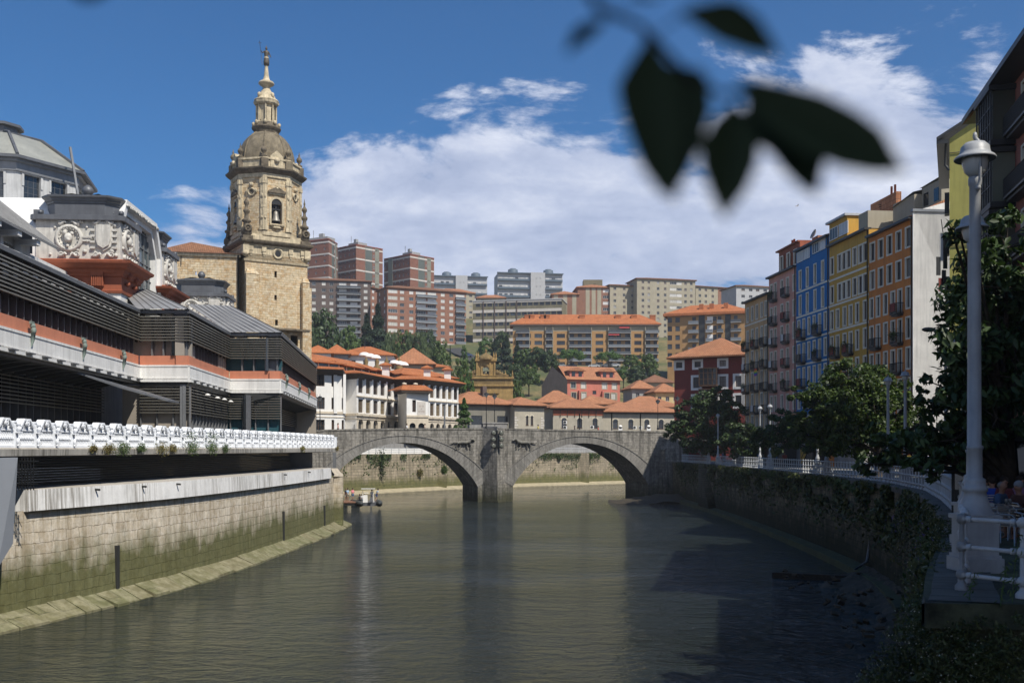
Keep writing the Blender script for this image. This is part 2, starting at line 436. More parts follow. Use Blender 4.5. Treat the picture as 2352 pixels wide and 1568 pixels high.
# ============================================================ camera, light, sky
SC = bpy.context.scene
cam = D.cameras.new('camera'); co = D.objects.new('camera', cam); COL.objects.link(co); SC.camera = co
co.location = (0, 0, CZ); co.rotation_euler = (R(90), 0, 0)
cam.sensor_width = 36; cam.lens = 36*F/2352; cam.shift_y = (HY-784)/2352; cam.clip_end = 6000; cam.clip_start = .05
cam.dof.use_dof = True; cam.dof.focus_distance = 110; cam.dof.aperture_fstop = 2.2
SUN_AZ, SUN_EL = R(43), R(52)
sd = Vector((math.sin(SUN_AZ)*math.cos(SUN_EL), -math.cos(SUN_AZ)*math.cos(SUN_EL), math.sin(SUN_EL)))
sl = D.lights.new('sun', 'SUN'); sl.energy = 4.9; sl.angle = R(.53); sl.color = (1, .945, .85)
so = D.objects.new('sun', sl); COL.objects.link(so); so.rotation_euler = (-sd).to_track_quat('-Z', 'Y').to_euler()
W = D.worlds.new('World'); SC.world = W; W.use_nodes = True
nt = W.node_tree; bg = nt.nodes['Background']
sky = nd(nt, 'ShaderNodeTexSky', sky_type='NISHITA', sun_disc=False); sky.sun_elevation = SUN_EL
sky.sun_rotation = math.atan2(sd.x, sd.y); sky.altitude = 50; sky.air_density = 1.0; sky.dust_density = .4; sky.ozone_density = 3.0
tc = nd(nt, 'ShaderNodeTexCoord').outputs['Generated']
sx = nd(nt, 'ShaderNodeSeparateXYZ'); lk(nt, tc, sx.inputs[0]); X_, Y_, Z_ = sx.outputs
ya = mth(nt, 'MAXIMUM', mth(nt, 'ABSOLUTE', Y_), .18)
U_ = mth(nt, 'DIVIDE', X_, ya); V_ = mth(nt, 'DIVIDE', Z_, ya)
cv = nd(nt, 'ShaderNodeCombineXYZ'); lk(nt, U_, cv.inputs[0]); lk(nt, mth(nt, 'MULTIPLY', V_, 2.3), cv.inputs[1])
cvo = cv.outputs[0]
n1 = noise(nt, cvo, 4.6, 9, .62, .35); n2 = noise(nt, mapping(nt, cvo, (1, 1, 1), (3.1, 1.7, .4)), 9, 8, .62, .2)
n3 = noise(nt, mapping(nt, cvo, (1, 1, 1), (7.3, 4.1, 2.4)), 2.1, 3, .5)
# height of the top of the cloud bank against direction (u: -.6 .. .6)
um = nd(nt, 'ShaderNodeMapRange'); um.inputs[1].default_value = -.6; um.inputs[2].default_value = .6; lk(nt, U_, um.inputs[0])
def vt(py): return (HY-py)/F
def up(px): return ((px-CX)/F+.6)/1.2
pr = [(0, 900), (330, 575), (430, 545), (560, 590), (690, 450), (800, 350), (960, 260), (1180, 215), (1420, 215), (1700, 200), (1850, 120), (2080, 150), (2290, 140), (2352, 200)]
top = ramp(nt, [(up(x), (vt(y),)*3) for x, y in pr], um.outputs[0]).outputs[0]
e = mth(nt, 'SUBTRACT', top, V_)
dens = mth(nt, 'ADD', mth(nt, 'MULTIPLY', mth(nt, 'MINIMUM', e, .11), 3.6), mth(nt, 'MULTIPLY', mth(nt, 'SUBTRACT', n1, .5), 2.0))
dens = mth(nt, 'ADD', dens, mth(nt, 'MULTIPLY', mth(nt, 'SUBTRACT', n3, .5), .9))
dens = mth(nt, 'ADD', dens, .07)
ovr = nd(nt, 'ShaderNodeMapRange'); ovr.inputs[1].default_value = .58; ovr.inputs[2].default_value = .85; lk(nt, V_, ovr.inputs[0])
bk_ = nd(nt, 'ShaderNodeMapRange'); bk_.inputs[1].default_value = .15; bk_.inputs[2].default_value = -.15; lk(nt, Y_, bk_.inputs[0])
dens = mth(nt, 'ADD', dens, mth(nt, 'MULTIPLY', mth(nt, 'MAXIMUM', ovr.outputs[0], bk_.outputs[0]), 1.6))  # adds unseen cloud overhead and behind the camera for neutral fill light
hz = nd(nt, 'ShaderNodeMapRange'); hz.interpolation_type = 'SMOOTHSTEP'; hz.inputs[1].default_value = .0; hz.inputs[2].default_value = .22
lk(nt, dens, hz.inputs[0])
lit = ramp(nt, [(.34, (4.4, 5.3, 7.7)), (.5, (7.0, 7.8, 10.0)), (.68, (11.6, 12.0, 13.2))], mth(nt, 'ADD', mth(nt, 'MULTIPLY', n2, .55), mth(nt, 'MULTIPLY', n1, .45))).outputs[0]
skyc = mixc(nt, 1.0, sky.outputs[0], (.31, .82, 1.24), 'MULTIPLY')
cl = mixc(nt, mth(nt, 'MULTIPLY', hz.outputs[0], .93), skyc, lit)
lk(nt, cl, bg.inputs[0]); bg.inputs[1].default_value = .072
SC.view_settings.view_transform = 'Standard'; SC.view_settings.look = 'None'; SC.view_settings.exposure = .2; SC.view_settings.gamma = 1
SC.render.engine = 'CYCLES'; SC.cycles.max_bounces = 6; SC.cycles.diffuse_bounces = 3; SC.cycles.glossy_bounces = 3; SC.cycles.transmission_bounces = 4
SC.cycles.transparent_max_bounces = 6; SC.cycles.caustics_reflective = False; SC.cycles.caustics_refractive = False; SC.cycles.sample_clamp_indirect = 4
SC.cycles.use_denoising = True

# ============================================================ shared materials
M_ = {}
def _m():
    m = M_
    m['white'] = paint('white_plaster', (.78, .76, .72), .75, .04, .7, .08)
    m['whitestain'] = paint('stained_white_concrete', (.74, .73, .70), .8, .07, .8, .28)
    m['balwhite'] = paint('white_cast_stone', (.80, .82, .85), .6, .04, 2, .06)
    m['cream'] = paint('cream_trim', (.55, .49, .37), .75, .08, 2, .2)
    m['iron'] = paint('black_iron', (.012, .013, .014), .5, .1, 5, 0, 0)
    m['darkmetal'] = paint('dark_grey_metal', (.035, .036, .034), .45, .1, 2, .05, .05)
    m['slat'] = paint('bronze_grey_metal', (.18, .17, .145), .38, .12, 2, .05, .02, .35)
    m['zinc'] = paint('weathered_zinc', (.22, .225, .23), .5, .15, .6, .2, .05, .35)
    m['zincdark'] = paint('dark_zinc', (.135, .14, .15), .5, .12, .8, .3, .05, .3)
    m['lamp'] = paint('pale_grey_paint', (.37, .38, .385), .45, .10, 2.5, .3, .2)
    m['railw'] = paint('white_railing_paint', (.46, .47, .47), .45, .08, 3, .15, .05)
    m['glass'] = glassm('dark_glass', (.022, .026, .03), .06)
    m['glassb'] = glassm('teal_glass', (.02, .06, .075), .05)
    m['lampglass'] = paint('lamp_glass', (.55, .55, .52), .15, .03, 3, 0, 0)
    m['wood'] = paint('brown_wood', (.10, .055, .03), .6, .15, 3, .1)
    m['bark'] = paint('bark', (.045, .035, .025), .95, .3, 4, .2, .6)
    m['terra'] = paint('terracotta_plaster', (.30, .085, .04), .75, .12, 1.2, .25)
    m['salmon'] = paint('salmon_plaster', (.53, .20, .115), .7, .07, 1.0, .12)
    m['concrete'] = paint('grey_concrete', (.27, .26, .245), .85, .15, .8, .35, .3)
    m['asphalt'] = paint('asphalt', (.05, .05, .05), .9, .1, 2, 0, .2)
    m['paving'] = masonry('paving', (.2, .19, .17), (.26, .25, .23), (.1, .1, .09), .6, .6, streak=.0, dist=.0)
    m['tile'] = tilem('orange_clay_tiles', (.47, .155, .055), (.56, .205, .08), (.20, .075, .035))
    m['tileold'] = tilem('weathered_clay_tiles', (.40, .165, .08), (.50, .23, .12), (.20, .10, .055), .34)
    m['tilebrown'] = tilem('brown_clay_tiles', (.24, .115, .065), (.30, .15, .085), (.11, .06, .04), .3)
    m['church'] = masonry('ochre_ashlar', (.66, .535, .34), (.50, .32, .15), (.27, .20, .12), .78, .33, tint=(.70, .63, .48), tscale=.4, streak=.25, dark=(.12, .09, .06), dist=.06, soil=.3)
    m['churchcarve'] = paint('carved_sandstone', (.56, .47, .315), .9, .25, 1.6, .6, .6)
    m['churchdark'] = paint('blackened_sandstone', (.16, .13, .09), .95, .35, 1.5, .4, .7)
    m['dome'] = paint('weathered_dome_stone', (.20, .165, .11), .95, .3, 1.2, .5, .6)
    m['bridge'] = masonry('grey_bridge_stone', (.31, .29, .255), (.18, .17, .15), (.10, .09, .075), .95, .42, tint=(.43, .40, .35), tscale=.5, streak=.85, dark=(.055, .052, .045), soil=.8, algae=(.6, 3.2, (.05, .055, .03), (.10, .10, .05)))
    m['voussoir'] = masonry('arch_ring_stone', (.29, .275, .25), (.23, .22, .20), (.10, .10, .09), 4, .5, streak=.7, dark=(.07, .066, .058), msize=.015, algae=(.4, 2.4, (.05, .055, .03), (.10, .10, .05)))
    m['quay'] = masonry('quay_ashlar', (.64, .56, .44), (.52, .44, .33), (.24, .20, .14), 1.15, .52, tint=(.78, .73, .64), tscale=.5, streak=.6, dark=(.25, .19, .11), dist=.12, algae=(2.1, 3.5, (.045, .058, .02), (.13, .14, .05)), soil=.5)
    m['quayfar'] = masonry('far_quay_stone', (.42, .35, .25), (.31, .265, .185), (.12, .1, .07), 1.1, .5, streak=.6, dark=(.10, .085, .055), algae=(1.6, 3.0, (.10, .12, .04), (.21, .21, .10)))
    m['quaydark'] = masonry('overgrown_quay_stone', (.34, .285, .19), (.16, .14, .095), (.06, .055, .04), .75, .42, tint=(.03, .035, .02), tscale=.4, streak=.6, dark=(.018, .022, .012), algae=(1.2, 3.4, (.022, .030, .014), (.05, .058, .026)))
    m['footing'] = masonry('mossy_footing', (.19, .17, .095), (.13, .135, .06), (.08, .08, .04), 2.6, 6, streak=.3, dark=(.09, .085, .04), msize=.03, tint=(.36, .33, .22))
    m['leafdk'] = leafm('dark_leaves', (.014, .024, .008), (.030, .052, .016), (.065, .105, .03), .5, .15)
    m['leafmid'] = leafm('green_leaves', (.028, .050, .012), (.06, .10, .024), (.12, .18, .04), .5, .25)
    m['leaflt'] = leafm('bright_leaves', (.03, .06, .015), (.06, .12, .025), (.12, .20, .04), .5, .3)
    m['leafcon'] = leafm('conifer_needles', (.012, .022, .012), (.024, .042, .022), (.045, .07, .035), .7, .1)
    m['leafpale'] = leafm('pale_green_leaves', (.04, .065, .028), (.08, .115, .05), (.14, .18, .075), .6, .25)
    m['dry'] = leafm('dry_weeds', (.10, .08, .03), (.20, .15, .06), (.16, .18, .05), .8, .2)
    m['ivy'] = leafm('ivy_leaves', (.024, .032, .010), (.05, .062, .02), (.12, .13, .045), .5, .1)
    m['skin'] = paint('skin', (.42, .24, .17), .6, .05, 4, 0, 0)
    m['hair'] = paint('hair', (.03, .02, .015), .8, .1, 4, 0, 0)
_m()
def grassm():
    m, nt, b = newmat('hill_grass'); p = pos(nt)
    n = noise(nt, p, .05, 6, .7); k = noise(nt, p, .8, 5, .7)
    c = mixc(nt, ramp(nt, [(.42, (0, 0, 0)), (.58, (1, 1, 1))], n).outputs[0], (.08, .095, .03), (.20, .155, .065))
    c = mixc(nt, .8, c, ramp(nt, [(.3, (.5, .5, .5)), (.7, (1.2, 1.2, 1.2))], k).outputs[0], 'MULTIPLY')
    lk(nt, c, b.inputs[0]); b.inputs['Roughness'].default_value = .95; return m
M_['grass'] = grassm()
M_['moss'] = paint('mossy_block', (.075, .08, .045), .95, .45, 1.6, .4, .9)
def watermat():
    m, nt, b = newmat('river_water'); p = pos(nt)
    big = noise(nt, p, .03, 4, .6)
    lk(nt, mixc(nt, big, (.012, .017, .016), (.021, .026, .021)), b.inputs['Base Color'])
    b.inputs['Roughness'].default_value = .04; b.inputs['IOR'].default_value = 1.38; b.inputs['Specular IOR Level'].default_value = .5
    sxx = nd(nt, 'ShaderNodeSeparateXYZ'); lk(nt, p, sxx.inputs[0])
    w0 = noise(nt, mapping(nt, p, (.6, 1.0, 1)), 1.15, 3, .55, .9)
    w1 = noise(nt, mapping(nt, p, (.8, 1.5, 1)), 2.6, 4, .6, .6)
    w2 = noise(nt, mapping(nt, p, (1, 1.9, 1), (5, 2, 0)), 5.0, 3, .6, .4)
    w3 = noise(nt, mapping(nt, p, (.5, 1.0, 1), (1, 9, 0)), .35, 3, .5, .3)
    patch = ramp(nt, [(.38, (.35, .35, .35)), (.62, (1, 1, 1))], noise(nt, mapping(nt, p, (.6, 1, 1)), .07, 4, .6)).outputs[0]
    h = mth(nt, 'ADD', mth(nt, 'ADD', mth(nt, 'MULTIPLY', w0, 1.5), mth(nt, 'MULTIPLY', w1, .55)), mth(nt, 'ADD', mth(nt, 'MULTIPLY', w2, .28), mth(nt, 'MULTIPLY', w3, .5)))
    h = mth(nt, 'MULTIPLY', h, patch)
    bump(nt, b, h, 1.0, .45)
    return m
M_['water'] = watermat()

# ============================================================ river, ground, hill
QR = [(4.9, 12.5), (5.75, 13.4), (7.3, 17), (10.2, 23), (13.5, 31), (16.5, 39), (19.6, 48), (21.8, 58), (22.9, 66), (23.9, 80), (24.9, 100), (25.5, 125), (25.3, 150)]
QZ = 5.9                       # right quay level
def quay_x(d): return interp(d, [(b, a) for a, b in QR])
QL = [(-30, 10), (-26.2, 30), (-22.9, 44), (-21.5, 49), (-20.6, 53), (-19.4, 59), (-18.3, 73), (-17.6, 97), (-17.9, 104)]
DK = [(-22.4, 10), (-22.1, 30), (-21.8, 40), (-21.5, 49), (-20.4, 59), (-19.5, 68), (-18.5, 82), (-17.95, 101.5)]   # edge of the left walkway
# bridge face line (left end .. right end) and its local frame
BA, BB = (-33.0, 139.3), (27.0, 159.0)
BM, BL = frame(BA, BB, 0)
def mb_plane(pts, z): m = MB(); m.poly([(x, y, z) for x, y in pts]); return m
struct(mb_plane([(-400, -60), (400, -60), (400, 420), (-400, 420)], 0).build('water', M_['water']))
struct(mb_plane([(-900, -100), (900, -100), (900, 900), (-900, 900)], -1.2).build('river_bed', paint('river_mud', (.06, .05, .03), .9)))
# far quay line behind the bridge
FQ = [(-60, 145), (-37, 162), (-29, 171), (-23, 181.5), (-10, 199), (-.6, 208), (14, 219), (28.5, 230), (60, 250), (120, 275)]
HP = [(0, 10.2), (236, 10.3), (262, 12.5), (290, 20), (318, 27), (340, 32.5), (372, 37), (392, 40.5), (425, 50), (440, 54), (500, 70), (560, 82), (640, 92), (760, 104), (1000, 112)]
def hill_z(x, y):
    d = y+.10*abs(x+20)*(1 if x < -20 else .0)
    return interp(d, HP)+(mnoise.noise(Vector((x*.02, y*.02, 0)))*2.2+mnoise.noise(Vector((x*.07, y*.07, 3)))*.7)*min(1, max(0, (d-262)/60))
def hill():
    m = MB(); xs = list(np.linspace(-420, 420, 85)); ys = list(np.linspace(252, 1000, 110)); nx = len(xs)
    vs = [(x, y, hill_z(x, y)-.25) for y in ys for x in xs]
    fs = [(j*nx+i, j*nx+i+1, (j+1)*nx+i+1, (j+1)*nx+i) for j in range(len(ys)-1) for i in range(nx-1)]
    m.add(vs, fs, 0, True); struct(m.build('hillside', M_['grass']))
hill()
g = MB(); pts = [(x, y) for x, y in FQ]
g.poly([(x, y, 6.95) for x, y in pts]+[(x, y+5, 6.95) for x, y in reversed(pts)])
struct(g.build('riverside_path', M_['concrete']))
g = MB(); q = [(x, y+5) for x, y in pts]
g.poly([(x, y, 10.2) for x, y in q]+[(120, 262, 10.2), (-200, 262, 10.2), (-200, 150, 10.2)])
g.add([(x, y, z) for x, y in q for z in (6.5, 10.2)], [(2*i, 2*i+2, 2*i+3, 2*i+1) for i in range(len(q)-1)])
struct(g.build('street_beyond_bridge', M_['concrete']))
g = MB(); g.poly([(x-.4, y, 8.0) for x, y in DK]+[(-27.5, 132, 8.0), (-90, 128, 8.0), (-90, 10, 8.0)])
struct(g.build('left_riverside_pavement', M_['paving']))
g = MB(); g.poly([(6.3, 13.5, QZ)]+[(x+.5, y, QZ) for x, y in QR[2:]]+[(27, 158, QZ), (160, 190, QZ), (160, -60, QZ), (22, -60, QZ), (19, 12.1, QZ)])
struct(g.build('right_promenade', M_['paving']))

hz_ = MB(); hz_.box(-950, -140, -2.2, 950, 1010, 190); hm = D.materials.new('haze'); hm.use_nodes = True; hn = hm.node_tree; hn.nodes.remove(hn.nodes['Principled BSDF'])
pv_ = hn.nodes.new('ShaderNodeVolumePrincipled'); pv_.inputs['Color'].default_value = (.86, .91, 1, 1); pv_.inputs['Density'].default_value = .0002; pv_.inputs['Anisotropy'].default_value = .2
hn.links.new(pv_.outputs[0], hn.nodes['Material Output'].inputs['Volume']); tag(hz_.build('haze', hm), 'thin pale haze over the far hillside', 'haze', kind='stuff')
# ============================================================ left bank: quay wall, walkway, balustrade, market hall
def offs(path, o):
    out = []
    for i, p in enumerate(path):
        a = Vector(path[max(i-1, 0)]); b = Vector(path[min(i+1, len(path)-1)]); t = (b-a).normalized()
        out.append((p[0]+t.y*o, p[1]-t.x*o))
    return out
def resample(path, step):
    out = [path[0]]; 
    for a, b in zip(path, path[1:]):
        L = math.dist(a, b); n = max(1, round(L/step))
        out += [(lerp(a[0], b[0], i/n), lerp(a[1], b[1], i/n)) for i in range(1, n+1)]
    return out
def smooth(path, it=2):
    for _ in range(it):
        q = [path[0]]
        for a, b in zip(path, path[1:]):
            q += [(a[0]*.75+b[0]*.25, a[1]*.75+b[1]*.25), (a[0]*.25+b[0]*.75, a[1]*.25+b[1]*.75)]
        path = q+[path[-1]]
    return path
def ribbon(mb, path, prof, mi=0, rough=0.0, seed=0):
    """sweep a cross section [(offset to the right of travel, z)] along a path, masonry coordinates by arc length"""
    L = [0]
    for a, b in zip(path, path[1:]): L.append(L[-1]+math.dist(a, b))
    h = [0]
    for a, b in zip(prof, prof[1:]): h.append(h[-1]+math.dist(a, b))
    rows = [offs(path, o) for o, z in prof]; n = len(path); rg = random.Random(seed)
    vs = [(x+rg.uniform(-rough, rough), y, z+rg.uniform(-rough, rough)*.3) for (o, z), r in zip(prof, rows) for x, y in r]
    fs = []; uvs = []
    for j in range(len(prof)-1):
        for i in range(n-1):
            fs.append((j*n+i, j*n+i+1, (j+1)*n+i+1, (j+1)*n+i))
            uvs.append([(L[i], h[j]), (L[i+1], h[j]), (L[i+1], h[j+1]), (L[i], h[j+1])])
    mb.add(vs, fs, mi, False, uvs)
QLs = smooth(QL)
QLf = QLs+[(-20, 118), (-24.3, 138)]
t = thing('quay_wall', 'pale ashlar river wall on the left bank, green with algae below and topped by a stained concrete beam', 'river wall')
m = MB(); ribbon(m, QLf, [(.05, -1), (.0, .55), (-.12, 5.12)]); m.build('wall', M_['quay'], t)
m = MB(); rg = random.Random(4)
for a, b in zip(resample(QLs[3:], 2.4), resample(QLs[3:], 2.4)[1:]):
    fm, L = frame(a, b); m.M = fm; e = rg.uniform(-.12, .12)
    y0, y1, z1, z0 = -1.2+e, .1, .72+rg.uniform(-.05, .05), .10+rg.uniform(-.03, .06)
    m.add([(.02, y0, z0), (L-.03, y0+rg.uniform(-.08, .08), z0+rg.uniform(-.04, .04)), (L-.03, y1, z1), (.02, y1, z1+rg.uniform(-.03, .03)), (.02, y0, -.8), (L-.03, y0, -.8), (L-.03, y1, -.8), (.02, y1, -.8)],
          [(0, 1, 2, 3), (4, 5, 1, 0), (5, 6, 2, 1), (7, 4, 0, 3)])
m.build('footing', M_['footing'], t)
m = MB(); pth = [p for p in QLs if 44.4 < p[1] < 98]
def cbeam(mb, path):
    ribbon(mb, path, [(-.3, 5.08), (.14, 5.10), (.10, 6.08), (.05, 6.10), (-3.4, 6.14)])
    a = path[0]; b = path[-1]
    for p, s in ((a, 1), (b, 1)): mb.box(p[0]-3.4, p[1]-.02, 5.08, p[0]+.1, p[1]+.02, 6.1)
cbeam(m, pth)
def streaky(name, base, dark, rough=.85):
    mm, nt, b = newmat(name); p = pos(nt)
    n = noise(nt, mapping(nt, p, (3.2, 3.2, .10)), 1.6, 5, .65); k = noise(nt, mapping(nt, p, (.25, .25, .1)), 1.2, 3, .5)
    f = mth(nt, 'MULTIPLY', ramp(nt, [(.42, (0, 0, 0)), (.62, (1, 1, 1))], n).outputs[0], ramp(nt, [(.44, (.1, .1, .1)), (.58, (1, 1, 1))], k).outputs[0])
    g = nd(nt, 'ShaderNodeNewGeometry'); s = nd(nt, 'ShaderNodeSeparateXYZ'); lk(nt, g.outputs['Normal'], s.inputs[0])
    f2 = mth(nt, 'MULTIPLY', f, .85)
    c = mixc(nt, f2, base, dark); c = mixc(nt, mth(nt, 'MULTIPLY', mth(nt, 'ABSOLUTE', s.outputs[2]), .8), c, (.34, .30, .24))
    lk(nt, mixc(nt, .6, c, ramp(nt, [(.3, (.75, .75, .75)), (.7, (1.1, 1.1, 1.1))], noise(nt, p, 1.5, 6, .7)).outputs[0], 'MULTIPLY'), b.inputs[0])
    b.inputs['Roughness'].default_value = rough; bump(nt, b, noise(nt, p, 6, 5, .7), .3, .02); return mm
M_['streak'] = streaky('streaked_concrete', (.80, .79, .77), (.19, .17, .14))
M_['edge'] = streaky('deck_edge_stone', (.40, .38, .34), (.08, .075, .065))
m.build('concrete_beam', M_['streak'], t)
def px_on(path, px):
    for a, b in zip(path, path[1:]):
        for k in range(20):
            x = lerp(a[0], b[0], k/20); y = lerp(a[1], b[1], k/20)
            if y > 1 and CX+F*x/y >= px: return x, y
    return path[-1]
for px, zt in ((268, 2.9), (650, 3.0), (745, 2.6)):
    x, y = px_on([p for p in QLs if p[1] > 44], px); m = MB(T((x, y, 0)) @ RZ(R(83)))
    m.box(-.14, -.07, .62, .14, .1, zt); m.build('drain_slot_shade', M_['darkmetal'], t)  # dark box set on the wall for the shade inside each drain slot
for px in (213, 322, 400, 648, 703):
    x, y = px_on([p for p in QLs if p[1] > 44], px); m = MB(T((x, y, 0)) @ RZ(R(83)))
    m.tube([(0, 0, 5.93), (0, -.35, 5.9)], .06, 6); m.build('spout', M_['darkmetal'], t)
# end of the wall: landing steps and a plain stone return
t2 = thing('landing_steps', 'steep mossy stone steps rising from the water at the end of the left wall', 'steps')
m = MB(frame((-18.2, 98.6), (-19.6, 106.5))[0])
for i in range(20): m.box(i*.42, -1.35, -.5, i*.42+.47, .35, .55+i*.235)
m.build('treads', masonry('mossy_steps', (.22, .22, .10), (.16, .17, .07), (.06, .06, .03), .6, .235, streak=.4), t2)
m = MB(); sw_ = [(-16.85, 99.4), (-18.1, 107), (-20.3, 118), (-24.3, 139)]; ribbon(m, sw_, [(0, -.5), (0, 2.0), (-.05, 5.2), (-.95, 5.2), (-.95, 4.6)]); m.quad((-17.8, 99.42, -.5), (-16.85, 99.4, -.5), (-16.9, 99.4, 5.2), (-17.8, 99.42, 5.2)); m.build('side_wall', M_['quay'], t2)
# walkway slab over the river, its shutters below, the grey pier at the near end
t = thing('walkway_slab', 'thin stained stone slab carrying the white balustrade over the left river wall', 'walkway')
m = MB(); ribbon(m, DK, [(-.6, 7.62), (.0, 7.66), (.02, 7.96), (-.10, 8.02), (-.9, 8.02)])
m.build('edge', M_['edge'], t)
m = MB(); ribbon(m, DK, [(-.3, 7.63), (-5.5, 7.45)]); m.build('soffit', M_['darkmetal'], t)
m = MB(); m.box(-25, 101.4, 7.65, -18.0, 101.6, 8.0); m.build('end_edge', M_['edge'], t)
t = thing('metal_shutter', 'long black slatted metal shutter under the walkway slab above the concrete beam', 'shutter')
SP = [(x-3.0, y) for x, y in QLs if 20 < y < 96]
for k in range(11):
    z = 6.16+k*.135; m = MB(); ribbon(m, SP, [(0, z), (.07, z+.02), (.07, z+.085), (0, z+.13)]); m.build('slat', M_['darkmetal'], t)
m = MB(); a, b = SP[-1], (-16.7, 97.2)
m.box(-21.5, 95.6, 6.12, -19.2, 95.8, 7.6); m.box(-17.4, 96.6, 6.1, -17.1, 96.9, 7.6); m.build('end_panel', M_['zinc'], t)
t = thing('metal_pier', 'smooth blue grey metal pier at the near end of the left river wall', 'pier')
m = MB(); m.poly([(-25.6, 41.5, 2.9), (-22.0, 42.3, 3.4), (-20.95, 43.2, 4.4), (-20.9, 43.3, 8.9), (-25.6, 41.5, 8.9)][::1])
m.add([(-26.5, 39, 2.6), (-20.98, 42.2, 3.9), (-20.98, 42.2, 7.58), (-26.5, 39, 7.58), (-26.9, 40.5, 2.6), (-21.5, 43.4, 3.9), (-21.5, 43.4, 7.58), (-26.9, 40.5, 7.58)], [(0, 1, 2, 3), (1, 5, 6, 2), (0, 4, 5, 1), (5, 4, 7, 6)])
m = MB(); z = [(-25.5, 40.2, 2.2), (-21.3, 41.2, 3.0), (-21.0, 41.9, 4.0), (-20.95, 42.2, 7.6), (-25.5, 40.2, 7.6)]
m.add(z+[(x-.6, y+1.2, w) for x, y, w in z], [(0, 1, 2, 3, 4), (1, 6, 7, 2), (2, 7, 8, 3), (0, 5, 6, 1), (3, 8, 9, 4)])
m.build('panel', paint('blue_grey_sheet', (.17, .185, .21), .5, .05, .5, .05), t)
m = MB()
for k in range(12): m.box(-22.6+k*.13, 44.0, 6.15, -22.57+k*.13, 44.06, 7.6)
for zz in (6.4, 6.9, 7.4): m.box(-22.7, 43.98, zz, -20.9, 44.0, zz+.05)
m.build('grille', M_['iron'], t)

# ---- the white balustrade
def bal_panel(L):
    m = MB(); P = .16
    m.box(.1, -.14, 0, L-.1, .14, .09)
    for z0 in (.12, .46): 
        n = 10
        for i in range(n):
            x = .16+(L-.32)*i/n; w = (L-.32)/n*.52
            m.add([(x, -.06, z0), (x+w, -.06, z0), (x+w+.10, -.06, z0+.24), (x+.10, -.06, z0+.24), (x, .06, z0), (x+w, .06, z0), (x+w+.10, .06, z0+.24), (x+.10, .06, z0+.24)],
                  [(0, 1, 2, 3), (1, 5, 6, 2), (4, 0, 3, 7), (5, 4, 7, 6)])
            m.ball((x+w/2, -.075, z0-.015), .045, 6); m.ball((x+w/2+.1, -.075, z0+.27), .04, 6)
    m.box(.12, -.08, .36, L-.12, .08, .46); m.box(.12, -.10, .72, L-.12, .10, .79)
    c = L/2
    for s in (-1, 1):
        for q in (.15, .42):
            m.tube([(c+s*q-.06, -.03, .79), (c+s*q-.10, -.05, .86), (c+s*q+.02, -.06, .92), (c+s*q-.02, -.05, .99)], [.05, .06, .05, .03], 6)
            m.ball((c+s*q+.05, -.05, .84), .05, 6)
    # curled hood over the middle and its volute
    prof = [(-.60, .93), (-.50, .97), (-.40, 1.06), (-.30, 1.19), (-.24, 1.24), (.24, 1.24), (.30, 1.19), (.40, 1.06), (.50, .97), (.60, .93)]
    n = len(prof); vs = []
    for x, z in prof: vs += [(c+x, -.20, z), (c+x, .16, z), (c+x*.93, -.20, z-.10), (c+x*.93, .16, z-.10)]
    fs = []
    for i in range(n-1):
        a, b = 4*i, 4*i+4; fs += [(a, b, b+1, a+1), (a+2, a+3, b+3, b+2), (a, a+2, b+2, b)]
    m.add(vs, fs)
    m.M = T((c+.02, -.06, 1.05)) @ RX(R(90)); m.lathe([(0, .16), (.05, .16), (.06, .13), (.09, .13), (.11, .16), (.14, .15), (.14, -.1), (0, -.1)], 12)
    m.M = Matrix.Identity(4)
    m.box(.05, -.12, .93, c-.5, .12, 1.08); m.box(c+.5, -.12, .93, L-.05, .12, 1.08)
    m.box(.05, -.02, .79, L-.05, .02, .80)
    return m.mesh('panel', M_['balwhite'])
def bal_post():
    m = MB(); m.box(-.13, -.13, 0, .13, .17, 1.12); m.box(-.16, -.16, 1.06, .16, .18, 1.13)
    m.box(-.12, -.34, .62, .12, -.13, .68); m.ball((0, -.24, .80), .12, 8, sc=(.8, 1, 1)); m.ball((0, -.22, 1.0), .11, 8, sc=(.8, 1, 1))
    m.ball((0, -.2, .28), .10, 8, sc=(.7, .8, 1.6)); m.tube([(0, -.18, .1), (0, -.3, .16), (0, -.2, .26)], .05, 6)
    return m.mesh('post', M_['balwhite'])
BS = []; acc = 0; pitch = 1.72; dk = resample(DK, .25); last = dk[0]
t = thing('balustrade', 'white cast balustrade of scroll topped lattice panels along the left walkway', 'balustrade')
pm = bal_panel(pitch); po = bal_post(); d0 = 0; starts = []
dist = 0
pts = [(x, y) for x, y in dk if y > 26]; starts = [pts[0]]
for p in pts:
    if math.dist(p, starts[-1]) >= pitch: starts.append(p)
for a, b in zip(starts, starts[1:]):
    fm, L = frame(a, b, 8.02); k = L/pitch
    put(pm, 'panel', t, fm @ T((0, .25, 0)) @ S3(k, 1, 1.05)); put(po, 'post', t, fm @ T((0, .22, 0)) @ S3(1, 1, 1.05))
fm, L = frame(starts[-1], (starts[-1][0]-3.2, starts[-1][1]+.3), 8.02)
for k in range(2): put(pm, 'panel', t, fm @ T((k*1.72, .25-.5*0, 0))); put(po, 'post', t, fm @ T((k*1.72, .2, 0)))
